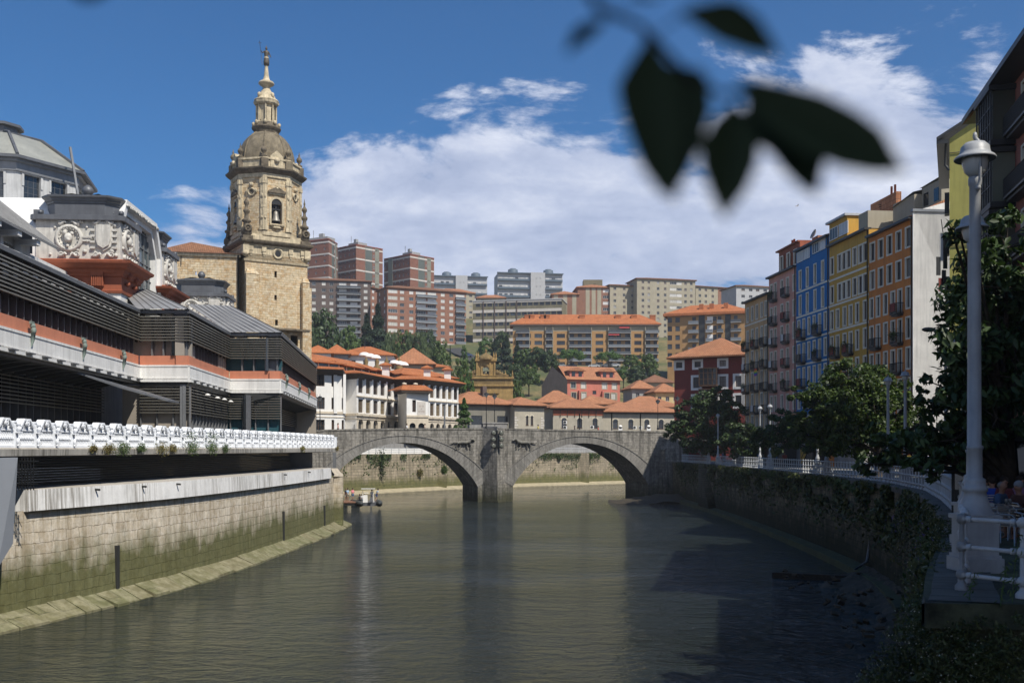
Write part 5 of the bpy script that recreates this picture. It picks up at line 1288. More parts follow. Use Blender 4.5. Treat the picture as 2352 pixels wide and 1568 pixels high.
brick_tower(756, 818, 879, 500, 562, 72, 'red brick tower with pale bands and the tallest roof plant, middle of three')
brick_tower(882, 942, 997, 515, 584, 76, 'red brick tower with pale bands farthest from the church tower')
# -- blue grey towers with balcony bands
def balc_tower(pl, pr_, d, ytop, z0, s0, s1, label, ns):
    Mf, Wf = pxframe(pl, pr_, d, d+6, z0); H = zat(ytop, d)-z0
    t = thing('apartment_tower', label, 'apartment tower', Mf, 'blue grey balcony towers'); m = MB(); m.box(0, 0, 0, Wf, 18, H)
    m.build('wall', M_['palegrey'], t)
    xs0, xs1 = Wf*s0, Wf*s1; m = MB(); g = MB(); b = MB(); st = H/ns; w = []
    m.box(xs0, -2.4, 0, xs1, 0, H+.6); m.build('stair_tower', M_['palegrey'], t)
    for i in range(ns):
        z = i*st+.8
        for a, c in ((.2, xs0-.05), (xs1+.05, Wf-.2)):
            b.box(a, -1.5, z-.35, c, 0, z+.95); 
            n = int((c-a)/3.0)
            for k in range(n): w.append((a+(k+.2)*(c-a)/n, z+.96, (c-a)/n*.6, 1.35, 'bl'))
        w += [(xs0+(xs1-xs0)*f, z+.8, .8, 1.1, 'dk') for f in (.35, .62)]
    b.box(-.4, -1.6, H-.1, Wf+.4, .5, H+.5); b.build('balcony_band', M_['bluegrey'], t)
    add_windows(t, T((0, -.17, 0)), [q for q in w if q[4] == 'bl'][:90], STY); add_windows(t, T((0, -2.57, 0)), [q for q in w if q[4] == 'dk'], STY)
    m = MB()
    for f in (.25, .80): m.lathe([(3.4, H+.4), (3.2, H+3.2), (2.2, H+3.4), (2.0, H+3.9), (0, H+3.9)], 12, (Wf*f, 5, 0))
    m.build('roof_drum', M_['bluegrey'], t); return t
balc_tower(1143, 1292, 640, 627, 78, .50, .72, 'wide blue grey tower with balcony bands and round roof drums, standing alone on the skyline', 8)
balc_tower(997, 1119, 690, 634, 82, .40, .62, 'narrower blue grey tower with balcony bands, right beside the brick towers', 7)
# -- generic slab block with window grid, bands, roof
def slab(name, label, px0, px1, d0, d1, ytop, zb, wm, cols, st, wsz, key, roof=None, group=None, bands=None, D_=14, side_cols=0, strip=None, balc=(), reveal=None, top_gap=.9, skip=0, eave=.7, roofm=None, rh=2.2, lside=0):
    Mf, Wf = pxframe(px0, px1, d0, d1, zb); H = zat(ytop, (d0+d1)/2)-zb; w = []; ns = int((H-top_gap)/st)
    zs = [H-top_gap-wsz[1]-i*st for i in range(ns-skip)]
    bx = [(a*Wf, b*Wf) for a, b in balc]
    for c in cols:
        ww, kk = (c[1], c[2]) if isinstance(c, tuple) else (wsz[0], key); x = (c[0] if isinstance(c, tuple) else c)*Wf
        for z in zs: w.append((x-ww/2, z, ww, wsz[1], kk))
    sd = {'f': w}
    if side_cols: sd['r'] = [(D_*(i+.5)/side_cols-wsz[0]/2, z, wsz[0], wsz[1], key) for z in zs for i in range(side_cols)]
    if lside: sd['l'] = [(D_*(i+.5)/lside-wsz[0]/2, z, wsz[0], wsz[1], key) for z in zs for i in range(lside)]
    t = block(name, label, 'apartment block', Mf, Wf, D_, H, wm, sd, STY, group, mats=[wm, M_['lightband']], reveal=reveal)
    if balc:
        for a, b in bx:
            for z in zs:
                m = MB(); m.box(a, -1.1, z-.95, b, 0, z-.80); m.build('balcony', M_['palegrey'], t)
                m = MB(); m.box(a+.03, -1.08, z-.80, b-.03, -1.0, z+.15); m.box(a+.03, -1.0, z-.8, a+.09, 0, z+.15); m.box(b-.09, -1, z-.8, b-.03, 0, z+.15); m.build('balcony_railing', balm, t)
    if bands:
        m = MB()
        for z in zs: m.box(.05, -.07, z+bands[0], Wf-.05, 0, z+bands[0]+bands[1])
        m.build('pale_band', M_['lightband'], t)
    if strip:
        for a, b, mt in strip: m = MB(); m.box(a*Wf, -.05, 0, b*Wf, 0, H); m.build('facade_strip', M_[mt], t)
    if roof == 'hip': m = MB(); m.hip(-eave, -eave, Wf+eave, D_+eave, H+.2, rh, t=.35); m.build('roof', M_[roofm or 'tilebrown'], t)
    elif roof == 'flat': m = MB(); m.box(-eave, -eave, H+.003, Wf+eave, D_+eave, H+.45); m.build('roof_edge', M_['palegrey'], t)
    return t, Mf, Wf, H, zs
balm = glassm('balcony_glass', (.10, .11, .12), .3)
slab('apartment_block', 'dark brown brick block with white blinds right beside the church tower', 690, 851, 440, 446, 644, 44, M_['brickdk'], [.05, .19, .33, .44, (.60, 3.2, 'blw'), (.76, 3.2, 'bl'), (.93, 1.7, 'bl')], 2.85, (1.7, 1.5), 'bl', roof='hip', rh=1.8, balc=[(.52, .86)])
slab('apartment_block', 'orange brick block with long balconies just behind the dark brown one', 848, 893, 462, 474, 664, 44, M_['brickor'], [.2, (.6, 3, 'dk')], 3.0, (1.6, 1.5), 'bl', roof='hip', rh=1.5)
t, Mf, Wf, H, zs = slab('apartment_block', 'red brick apartment block with glazed balconies and grey roof above a white ground floor', 889, 1070, 430, 446, 666, 50, M_['brickor'], [.185, .30, .70, .81, (.07, 4.2, 'blw'), (.42, 4.6, 'blw'), (.56, 4.0, 'blw'), (.925, 4.2, 'blw')], 2.82, (1.9, 1.5), 'bl', roof='hip', rh=2.0, balc=[(.36, .62), (.86, .99)], side_cols=3, lside=2, skip=1)
m = MB(); m.box(Wf*.52, -.5, -6, Wf*.93, 0, 4.2); m.build('ground_floor', M_['white'], t); m = MB(); m.box(Wf*.62, -.56, 1.2, Wf*.70, -.5, 3.2); m.box(Wf*.76, -.56, 1.0, Wf*.88, -.5, 3.4); m.build('shop_window', M_['glass'], t)
t, Mf, Wf, H, zs = slab('college_building', 'long low olive brown concrete building with ribbon windows behind the orange roofed block', 1086, 1290, 448, 440, 690, 44, M_['oliveb'], [(.14, 8, 'rib'), (.30, 8, 'rib'), (.46, 8, 'rib'), (.62, 4, 'rib')] if 0 else [(.06+.0655*i, 2.2, 'bigdk') for i in range(15)], 4.3, (2, 1.5), 'bigdk', roof='flat', D_=16, bands=(1.55, 1.3), eave=.3)
m = MB()
for f in (.12, .25, .38, .5): m.box(Wf*f-.2, -.35, 0, Wf*f+.2, 0, H)
m.build('pilaster', M_['brickdk'], t)
slab('apartment_block', 'brick block with pale vertical strips of windows and a low orange roof', 1268, 1328, 455, 455, 676, 46, M_['brickor'], [.15, .5, .85], 2.8, (1.5, 1.4), 'mix', roof='hip', roofm='tileold', strip=[(.07, .23, 'beigeb'), (.42, .58, 'beigeb'), (.77, .93, 'beigeb')])
slab('apartment_block', 'taller brick block with pale strips and a glazed bay, orange roofed', 1327, 1403, 458, 459, 660, 46, M_['brickor'], [.30, .48, .65, (.87, 3.4, 'blw')], 2.8, (1.3, 1.4), 'mix', roof='hip', roofm='tileold', strip=[(.24, .36, 'beigeb'), (.42, .54, 'beigeb'), (.59, .71, 'beigeb')])
slab('apartment_block', 'beige rendered block joined to the left of the tallest beige one', 1401, 1466, 458, 462, 656, 46, M_['beigeb'], [.17, .5, .80], 2.8, (1.3, 1.3), 'mix', roof='hip', rh=1.5)
slab('apartment_block', 'tallest beige rendered block with a brown roof and a glazed column of balconies', 1463, 1597, 456, 462, 642, 46, M_['beigeb'], [.10, .20, .36, .48, (.62, 3.4, 'blw'), (.72, 2.6, 'blw'), .83, .93], 2.8, (1.2, 1.3), 'mix', roof='hip', rh=1.6)
slab('apartment_block', 'beige rendered block ending in red and white bands, right of the tallest beige one', 1598, 1690, 466, 474, 660, 46, M_['beigeb'], [.10, .25, .42, (.62, 1.1, 'bl'), (.75, 1.1, 'bl'), (.9, 1.1, 'mix')], 2.8, (1.3, 1.3), 'mix', roof='hip', rh=1.4, strip=[(.55, .69, 'brickor'), (.82, 1.0, 'brickor')])
slab('apartment_block', 'pale grey block with a brown roof touching the pink house of the riverside row', 1691, 1770, 420, 424, 658, 46, M_['palegrey'], [.2, .42, .62, .84], 2.8, (1.6, 1.2), 'mix', roof='hip', rh=1.6)
o = MB(Matrix.Identity(4)); p = at(1340, 650, 470); o.M = T(p); o.box(0, 0, -3, 9, 6, 1.6); tag(o.build('roof_hut', M_['oliveb']), 'olive hut rising behind the orange roof of the brick block', 'roof hut')
# background low reddish roofs between towers and brick block
slab('low_house', 'low house with a brick red roof behind the college building', 1095, 1160, 560, 560, 684, 70, M_['beigeb'], [.2, .5, .8], 3, (1.6, 1.2), 'mix', roof='hip', roofm='tileold', D_=10)
slab('low_house', 'low house with a dark roof edge left of the wide blue grey tower', 1000, 1090, 540, 545, 672, 66, M_['beigeb'], [.15, .4, .65, .9], 3, (1.6, 1.2), 'mix', roof='hip', roofm='tileold', D_=14, rh=3)
# -- long ochre block with orange roof and balconies
M_['redawn'] = paint('red_awning', (.35, .05, .05), .7, .05, 2, 0, 0)
t, Mf, Wf, H, zs = slab('apartment_block', 'long ochre brick block with an orange tiled roof and rows of dark balconies', 1178, 1512, 392, 392, 745, 34, M_['ochreb'], [(.05, 1.9, 'dk'), (.105, 2.2, 'dk'), (.175, 3.0, 'bigdk'), (.25, 2.2, 'dk'), (.33, 3.2, 'bigdk'), (.405, 1.8, 'dk'), (.46, 1.6, 'dk'), (.515, 1.8, 'dk'), (.595, 3.0, 'bigdk'), (.675, 2.0, 'dk'), (.73, 1.6, 'dk'), (.79, 2.0, 'dk'), (.86, 2.8, 'bigdk'), (.93, 1.8, 'dk'), (.98, 1.4, 'dk')], 2.78, (1.8, 1.6), 'dk', roof='hip', roofm='tile', rh=4.6, balc=[(.02, .115), (.225, .275), (.385, .54), (.655, .81), (.91, 1.0)], eave=1.1, D_=13)
m = MB(); m.box(0, -.04, H-2.6, Wf, 0, H); m.build('pale_top_storey', M_['beigeb'], t); m = MB(); m.box(-1.0, -1.05, H-.55, Wf+1.0, -.2, H-.16); m.build('eave', M_['brickdk'], t)
for f in (.115, .225, .275, .385, .54, .655, .81, .91): m = MB(); m.box(Wf*f-.12, -.7, 2, Wf*f+.12, 0, H-.6); m.build('pier', M_['beigeb'], t)
for f in (.10, .13, .21, .235, .48, .73, .84, .97): m = MB(); m.box(Wf*f-1.1, 3, H+1, Wf*f+1.1, 4.5, H+3.9); m.box(Wf*f-1.2, 2.9, H+3.9, Wf*f+1.2, 4.6, H+4.15); m.build('chimney', M_['tile'], t)
for z, a, b in ((zs[0]+.9, .73, .80), (zs[1]+.9, .655, .73)): m = MB(); m.add([(Wf*a, -.1, z+.9), (Wf*b, -.1, z+.9), (Wf*b, -1.5, z), (Wf*a, -1.5, z)], [(0, 1, 2, 3)]); m.build('awning', M_['redawn'], t)
# -- ochre corner block with bright orange roof
Mf, Wf = pxframe(1533, 1716, 338, 330, 27); zb = 27; H = zat(720, 334)-27
w = []; zs = [H-2.6-i*3.0 for i in range(6)]
for z in zs:
    w += [(Wf*f-.75, z, 1.5, 1.7, 'dk') for f in (.03, .13)]+[(Wf*f-.6, z-.6, 1.2, 2.2, 'dk') for f in (.34, .42, .66, .86)]+[(Wf*f-.6, z, 1.2, 1.5, 'dk') for f in (.54, .60, .75)]
wl = [(1.5, z, 1.6, 1.6, 'dk') for z in zs]+[(6.0, z, 1.4, 1.6, 'dk') for z in zs]+[(10.5, z, 1.8, 1.8, 'dk') for z in zs]
t = block('apartment_block', 'ochre corner block with a bright orange roof and white patches between balconies', 'apartment block', Mf, Wf, 14, H, M_['ochreb'], {'f': [q for q in w if q[0] > 0], 'l': wl}, STY, mats=[M_['ochreb']])
m = MB(); m.hip(-1.3, -1.3, Wf+1.3, 15.3, H+.3, 3.6, t=.8); m.build('roof', M_['tile'], t)
for a, b, mt in ((.26, .38, 'darkmetal'), (.69, .80, 'darkmetal')):
    m = MB(); m.box(Wf*a, -.08, 3, Wf*b, -.02, H-.3) if False else None
for z in zs:
    for a, b in ((.27, .40), (.49, .57), (.63, .71), (.80, .93)):
        m = MB(); m.box(Wf*a, -1.2, z-.85, Wf*b, -.01, z-.7); m.build('balcony', M_['palegrey'], t); m = MB(); m.box(Wf*a, -1.2, z-.7, Wf*b, -1.14, z+.2); m.build('balcony_railing', balm, t)
m = MB()
for k, z in enumerate(zs[:4]): m.box(Wf*.505, -.05, z-.9 if k else z-.5, Wf*.515+1.6, -.004, z+1.6)
m.build('white_patch', M_['white'], t)
m = MB()
for a, b in ((.40, .475), (.73, .80)): m.box(Wf*a, -.06, 1, Wf*b, -.003, H-.1)
m.build('black_strip', M_['darkmetal'], t)
for f in (.42, .55, .73): m = MB(); m.box(Wf*f-.7, 2, H+1, Wf*f+.7, 3.2, H+3.6); m.build('chimney', M_['tile'], t)
# -- pink house with a bare gable wall and two dormers
Mf, Wf = pxframe(1303, 1424, 292, 298, 18); H = zat(872, 295)-18
pink = paint('coral_plaster', (.50, .165, .115), .8, .07, .8, .15); stl('pk', frame=M_['palegrey'], glass=M_['blind'], cols=2, d=.15, sur=.22, surm=M_['beigeb'])
zz = [H-2.9, H-6.0, H-9.1]; w = []
for i, z in enumerate(zz): w += [(Wf*f-.7, z+.3, 1.5, 1.8, 'pk') for f in ((.11, .30, .70, .89) if i == 0 else (.12, .33, .73, .89))]
w += [(Wf*.44, zz[0]-1.4, 1.8, 1.1, 'dk'), (Wf*.45, zz[1]-1.6, 1.8, 1.1, 'dk')]
t = block('town_house', 'coral pink house with a bare brown gable wall and two tiled dormers', 'house', Mf, Wf, 11, H, pink, {'f': w}, STY)
m = MB(); rz = H+4.3
m.add([(-.6, -.9, H-.1), (Wf+.6, -.9, H-.1), (Wf+.6, 5.5, rz), (-.6, 5.5, rz), (Wf+.6, 12, H-.1), (-.6, 12, H-.1)], [(0, 1, 2, 3), (3, 2, 4, 5), (1, 4, 2)]); m.build('roof', M_['tileold'], t)
m = MB()
for a, b in ((.20, .45), (.64, .89)): m.box(Wf*a, -.9, 2, Wf*b, -.002, H-3.3)
m.build('bay', pink, t)
w2 = [(Wf*(.20)+.7, -.0+zz[k]+.3-3.0*0, 1.4, 1.8, 'pk') for k in (1, 2)]+[(Wf*.64+.7, zz[k]+.3, 1.4, 1.8, 'pk') for k in (1, 2)]+[(Wf*.64+3.0-.2, zz[k]+.3, 1.4, 1.8, 'pk') for k in (1, 2)]
add_windows(t, T((0, -1.08, 0)), w2, STY)
bare = paint('bare_brown_brick', (.36, .26, .20), .9, .1, .6, .2)
gl_, GL = pxframe(1244, 1303, 305, 292, 0); gm = Mf.inverted() @ gl_
m = MB(gm); m.poly([(0, 0, 8), (GL, 0, 8), (GL, 0, 18+H-.1), (GL*.42, 0, 18+rz), (0, 0, 18+H-1)]); m.build('gable_wall', bare, t)
for f in (.17, .76):
    m = MB(T((Wf*f, 0, 0))); m.box(-2, .3, H+.5, 2.4, 4, H+2.6); o = m.build('dormer', pink, t)
    m = MB(T((Wf*f, 0, 0))); m.add([(-2.8, -.3, H+2.5), (.2, -.3, H+3.6), (3.2, -.3, H+2.5), (-2.8, 4.8, H+2.5), (.2, 4.8, H+3.6), (3.2, 4.8, H+2.5)], [(0, 1, 4, 3), (1, 2, 5, 4), (0, 2, 1)]); m.build('dormer_roof', M_['tileold'], o)
    m = MB(T((Wf*f, 0, 0))); m.box(-1.4, .25, H+.9, -.3, .3, H+2.3); m.box(.8, .25, H+.9, 1.9, .3, H+2.3); m.build('dormer_window', M_['glass'], o)
# -- small yellow houses and low roofs right of it
def small_house(px0, px1, d, yeave, yb, wm, label, roofm='tileold', rh=2.5, n=2, D_=9, name='town_house', yw=1.2):
    Mf, Wf = pxframe(px0, px1, d, d+1, zat(yb, d)); H = zat(yeave, d)-zat(yb, d)
    t = block(name, label, 'house', Mf, Wf, D_, H, M_[wm] if isinstance(wm, str) else wm, {'f': [(Wf*(i+.5)/n-.5, max(.6, H-2.4), 1.0, yw, 'mix') for i in range(n)] if n else []}, STY)
    m = MB(); m.hip(-.7, -.8, Wf+.7, D_+.7, H+.1, rh, t=.2); m.build('roof', M_[roofm], t); return t
yel = paint('pale_yellow_plaster', (.50, .40, .20), .8, .06, .8, .15)
small_house(1506, 1560, 264, 900, 940, yel, 'small pale yellow house with a brown tiled roof beside the dark red house', n=3)
small_house(1452, 1502, 272, 892, 935, 'greyb', 'small grey gabled house with an orange roof, just left of the small yellow house', 'tileold', n=2)
small_house(1480, 1545, 285, 878, 915, 'beigeb', 'low house with chimneys on a brown roof above the small yellow house', 'tilebrown', n=0)
small_house(1425, 1560, 256, 934, 950, 'beigeb', 'long low shed with an orange tiled roof behind the station', 'tileold', n=0, rh=3, D_=12)
small_house(1335, 1425, 264, 925, 950, 'beigeb', 'low tiled annex in front of the coral pink house', 'tileold', n=0, rh=1.8)
small_house(1330, 1400, 256, 928, 950, 'beigeb', 'low orange roofed building under the bare gable wall', 'tileold', n=0, rh=2.6, D_=8)
small_house(1235, 1330, 248, 924, 945, 'beigeb', 'low orange roof with a ridge facing the coral pink house gable', 'tileold', n=0, rh=3.2)
rwall = MB(pxframe(1475, 1545, 300, 296, 22)[0]); rwall.box(0, 0, -6, 9.2, 1, 2.2); tag(rwall.build('retaining_wall', M_['greyb']), 'grey retaining wall below the ochre corner block', 'retaining wall')
# -- station row along the far bank
tan = paint('station_render', (.40, .36, .28), .85, .08, .8, .2); dkt = paint('grey_brown_render', (.20, .185, .15), .85, .08, .8, .2)
stl('arch', frame=M_['wood'], glass=M_['glass'], cols=2, rows=2, d=.25, sill=1); stl('gr', frame=M_['darkmetal'], glass=M_['glass'], cols=4, rows=3, d=.2)
def station(px0, px1, d0, d1, yeave, wm, wins, label, rh, D_=12, ridge=None, zb=9.8, eave=1.0):
    Mf, Wf = pxframe(px0, px1, d0, d1, zb); H = zat(yeave, (d0+d1)/2)-zb
    t = block('station_building', label, 'station building', Mf, Wf, D_, H, wm, {'f': [(f*Wf-w/2, z, w, h, k) for f, z, w, h, k in wins]}, STY)
    for f, z, w, h, k in wins:
        if k == 'arch': 
            m = MB(T((f*Wf, 0, z+h))); n = 10; r0, r1 = w/2, w/2+.28
            vs = [(r*math.cos(math.pi*q/n), y, r*.8*math.sin(math.pi*q/n)) for r, y in ((r0, -.06), (r1, -.06), (r1, 0)) for q in range(n+1)]; m.add(vs, [(j*(n+1)+q, (j+1)*(n+1)+q, (j+1)*(n+1)+q+1, j*(n+1)+q+1)[::-1] for j in range(2) for q in range(n)])
            o = m.build('arch_trim', M_['cream'], t); m = MB(T((f*Wf, -.012, z+h))); m.poly([(r0*math.cos(math.pi*q/n), 0, r0*.8*math.sin(math.pi*q/n)) for q in range(n+1)]); m.build('fanlight', M_['glass'], t)
    m = MB(); m.hip(-eave, -eave, Wf+eave, D_+eave, H+.25, rh*.8, t=.22); m.build('roof', M_['tileold'], t)
    m = MB(); m.box(-.4, -.45, H-.35, Wf+.4, -.003, H+.02); m.build('eave_boards', M_['wood'], t); return t, Mf, Wf, H
t, Mf, Wf, H = station(1048, 1180, 214, 221, 929, dkt, [(.35, 3.3, 2.7, 2.0, 'gr'), (.80, 3.3, 2.7, 2.0, 'gr')], 'grey brown station wing with a wide brown tiled roof behind the young tree', 3.6)
m = MB(); m.box(Wf*.6-.5, 3, H+1, Wf*.6+.5, 4.2, H+4.2); m.build('chimney', M_['brickdk'], t)
t, Mf, Wf, H = station(1182, 1250, 219, 223, 932, tan, [(.42, 3.3, .62, 1.9, 'arch'), (.58, 3.3, .62, 1.9, 'arch')], 'cream station pavilion with paired narrow windows and pale quoins', 2.4, 9)
m = MB()
for i in range(9):
    for x in (0, Wf-.9): m.box(x-(.03 if x == 0 else 0), -.05, .4+i*.55, x+(.9 if i % 2 else .5)+(.03 if x else 0), -.002, .7+i*.55)
m.build('quoins', M_['lightband'], t)
t, Mf, Wf, H = station(1270, 1385, 231, 234, 938, tan, [(.22, 2.9, 1.2, 1.9, 'arch'), (.53, 2.9, 1.2, 1.9, 'arch'), (.84, 2.9, 1.2, 1.9, 'arch')], 'cream station hall with arched windows under a red timbered band and an orange roof', 3.2, 12)
m = MB(); m.box(0, -.08, H-1.6, Wf, -.003, H-.36); 
m.build('timber_band', M_['terra'], t); m = MB()
for i in range(8): m.box(Wf*i/7-.08, -.2, H-2.0, Wf*i/7+.08, -.08, H-.36)
m.build('timber_posts', M_['wood'], t)
station(1385, 1560, 238, 243, 947, tan, [(.16, 2.9, 1.25, 1.8, 'arch'), (.36, 2.9, 1.25, 1.8, 'arch'), (.57, 2.9, 1.25, 1.8, 'arch'), (.76, 2.9, 1.25, 1.8, 'arch'), (.95, 2.9, 1.25, 1.8, 'arch')], 'long low cream station wing with arched windows ending at the dark red house', 3.0, 12)
# air conditioners, grey panels and poles along the station wall
acm = MB().box(-.42, -.18, 0, .42, .18, .7); acf = MB(T((-.08, -.19, .35)) @ RX(R(90))); acf.lathe([(0, 0), (.05, .01), (.27, 0), (.27, .03), (.30, .03)], 12)
acmesh = acm.mesh('housing', M_['white']); acfm = acf.mesh('fan', M_['darkmetal'])
for px, py, lab in ((1213, 981, 'white air conditioner by the dark opening next to the station pavilion'), (1298, 973, 'upper one of two stacked white air conditioners under the station windows'), (1298, 985, 'lower one of two stacked white air conditioners under the station windows'), (1360, 984, 'white air conditioner between two station windows, alone'), (1458, 985, 'left one of a close pair of white air conditioners'), (1471, 985, 'right one of a close pair of white air conditioners')):
    p = at(px, py, 228 if px < 1380 else 236); L = thing('air_conditioner', lab, 'air conditioner', T(p), 'air conditioners on the station wall'); put(acmesh, 'housing', L); put(acfm, 'fan', L)
for px, lab in ((1425, 'left one of two white rounded panels above the bridge parapet'), (1490, 'right one of two white rounded panels above the bridge parapet')):
    p = at(px, 990, 233); m = MB(T((p.x, p.y, 9.8))); m.box(-.45, 0, 0, .45, .15, 3.2); m.M = T((p.x, p.y, 13.0)) @ RX(R(90)); m.lathe([(.45, -.15), (.45, 0), (0, 0)], 14); tag(m.build('notice_stele', M_['white']), lab, 'panel')
for px, yt, lab in ((1331, 950, 'dark slim pole rising before the arched station hall'), (1405, 948, 'dark slim pole before the low station wing, left of the middle'), (1471, 948, 'dark slim pole before the low station wing, near its right end')):
    p = at(px, yt, 165); o = MB(T((p.x, p.y, 9.7))).tube([(0, 0, 0), (0, 0, p.z-9.7)], .12, 6).build('pole', M_['darkmetal']); tag(o, lab, 'pole')
# -- convent church belfry on the slope
och = paint('golden_sandstone', (.36, .235, .085), .9, .2, .8, .5, .5); och2 = paint('dark_golden_sandstone', (.22, .15, .06), .9, .25, .8, .5, .5)  # second tone is a darker sandstone for carving, dome and urns
cb = thing('convent_church', 'golden sandstone church front with an open belfry and small pinnacles below the hill', 'church'); Mf, Wf = pxframe(1068, 1178, 256, 256, 10); cb.matrix_world = Mf
q = lambda px: (px-1068)/(1178-1068)*Wf; zq = lambda py: zat(py, 256)-10
m = MB(); m.wall(Wf, zq(870), [(q(1116)-1, 5, 3.2, 4)], depth=.4); m.box(0, 0.5, 0, Wf, 12, zq(870)); 
for y in (885, 868): m.box(-.3, -.4, zq(y)-.2, Wf+.3, .3, zq(y)+.3)
m.build('front_wall', och, cb)
m = MB(); a, b = q(1094), q(1138); z0, z1 = zq(866)+.3, zq(829); bw = b-a
m.wall(bw, z1-z0, [(a+bw*.33, z0+.5, bw*.34, zq(842)-z0-.5)], x0=a, z0=z0, depth=1.6); m.wall(bw, z1-z0, [(a+bw*.33, z0+.5, bw*.34, zq(842)-z0-.5)], x0=a, z0=z0, y=1.6, depth=.01)
m.quad((a, 1.6, z0), (a, 0, z0), (a, 0, z1), (a, 1.6, z1)); m.quad((b, 0, z0), (b, 1.6, z0), (b, 1.6, z1), (b, 0, z1))
for x in (a+.2, a+bw*.28, b-bw*.28, b-.2): m.box(x-.22, -.2, z0, x+.22, 0, z1)
m.box(a-.3, -.45, z1, b+.3, 2.0, z1+.45); m.box(a-.2, -.3, z0, b+.2, 0, z0+.1)
n = 12; c = (a+b)/2; m.M = T((c, -.14, zq(846)+.1)) ; m.add([(r*math.cos(math.pi*k/n), y, r*math.sin(math.pi*k/n)) for r, y in ((bw*.14, 0), (bw*.2, 0), (bw*.2, .14)) for k in range(n+1)], [(j*(n+1)+k, j*(n+1)+k+1, (j+1)*(n+1)+k+1, (j+1)*(n+1)+k) for j in range(2) for k in range(n)])
m.M = Matrix.Identity(4); m.build('belfry', och, cb)
m = MB(); m.box(0.5, -.05, zq(883), Wf-.5, 0.02, zq(871)); 
for s in (-1, 1):
    for k in range(5): m.ball((c+s*(bw*.5+.4+k*.6), .2, zq(866)+1.3-k*.25), .55-.05*k, 8, sc=(1, .5, 1.2))
    m.box(c+s*(bw*.5+.1), 0, zq(866)+.2, c+s*(bw*.5+3.4), .6, zq(860))
m.build('carving', och2, cb)
m = MB(); m.lathe([(bw*.42, 0), (bw*.42, .3), (bw*.36, .75), (bw*.2, 1.35), (.35, 1.7), (.2, 2.0), (.32, 2.2), (.2, 2.5), (.05, 2.8)], 14, (c, .8, z1+.4)); m.build('dome', och2, cb)
for px in (1070, 1088, 1094, 1098, 1134, 1139, 1161, 1177):
    zz0 = z1+.4 if px in (1094, 1098, 1134, 1139) else zq(868); x = q(px); m = MB(); m.lathe([(.26, 0), (.26, .4), (.13, .6), (.28, .8), (.18, 1.2), (.07, 1.7), (.02, 2.1)], 6, (x, .3, zz0)); m.build('pinnacle', och, cb)
for s in (-.5, .5): m = MB(); m.lathe([(.38, 0), (.3, .3), (.22, .8), (0, .95)], 8, (c+s*.9, .9, zq(860))); m.build('bell', M_['iron'], cb)
m = MB(); m.add([(Wf*.45, -.3, zq(903)), (Wf*.58, -.3, zq(897)), (Wf*.71, -.3, zq(903)), (Wf*.45, 0, zq(903)), (Wf*.58, 0, zq(897)), (Wf*.71, 0, zq(903))], [(0, 2, 1), (0, 1, 4, 3), (1, 2, 5, 4)]); m.build('pediment', och, cb)
# ============================================================ white school on the far bank
sc_ = thing('school_building', 'white school with rows of tall windows, dark eaves and orange tiled roofs', 'school')
M_['schg'] = blindm('school_glass', [(.03, .03, .03), (.10, .08, .05), (.025, .028, .03), (.20, .16, .09), (.04, .04, .04)]); M_['schg'].node_tree.nodes['Principled BSDF'].inputs['Specular IOR Level'].default_value = .2
stl('sch', frame=M_['wood'], glass=M_['schg'], cols=3, rows=3, d=.3, t=.1, one=0); stl('sch2', frame=M_['wood'], glass=M_['glass'], cols=4, rows=2, d=.35, t=.08, one=0)
wht = M_['white']; crm = paint('cream_stone_base', (.60, .52, .40), .8, .08, .8, .2)
def arch_holes(t, M, xs, w, z0, zs, y=0):
    """round headed openings: straight jambs cut in the wall, a half-round infill and ring above"""
    for x in xs:
        n = 10; r = w/2; m = MB(M @ T((x, 0, zs)))
        vs = [(r*math.cos(math.pi*k/n), 0, r*math.sin(math.pi*k/n)) for k in range(n+1)]+[(r*math.cos(math.pi*k/n), .5, r*math.sin(math.pi*k/n)) for k in range(n+1)]
        m.add(vs, [(k, k+1, n+2+k, n+1+k) for k in range(n)]); m.build('arch_reveal', crm, t)
        m = MB(M @ T((x, .48, zs))); m.poly([(r*math.cos(math.pi*k/n), 0, r*math.sin(math.pi*k/n)) for k in range(n+1)]); m.build('arch_pane', M_['glass'], t)
def wall_arched(mb, L, z0, z1, xs, w, zs, mi=0):
    """wall strip with true round-headed holes"""
    n = 10; r = w/2; xs = sorted(xs); cut = [0]+[(a+b)/2 for a, b in zip(xs, xs[1:])]+[L]
    for i, x in enumerate(xs):
        a, b = cut[i], cut[i+1]
        mb.quad((a, 0, z0), (x-r, 0, z0), (x-r, 0, zs), (a, 0, zs), mi); mb.quad((x+r, 0, z0), (b, 0, z0), (b, 0, zs), (x+r, 0, zs), mi)
        arc = [(x-r*math.cos(math.pi*k/n), 0, zs+r*math.sin(math.pi*k/n)) for k in range(n+1)]
        mb.poly([(a, 0, zs), arc[0], *arc[1:n//2+1], (x, 0, z1), (a, 0, z1)], mi); mb.poly([arc[n//2], *arc[n//2+1:], (b, 0, zs), (b, 0, z1), (x, 0, z1)], mi)
        mb.quad((x-r, 0, z0), (x-r, .5, z0), (x-r, .5, zs), (x-r, 0, zs), mi); mb.quad((x+r, .5, z0), (x+r, 0, z0), (x+r, 0, zs), (x+r, .5, zs), mi)
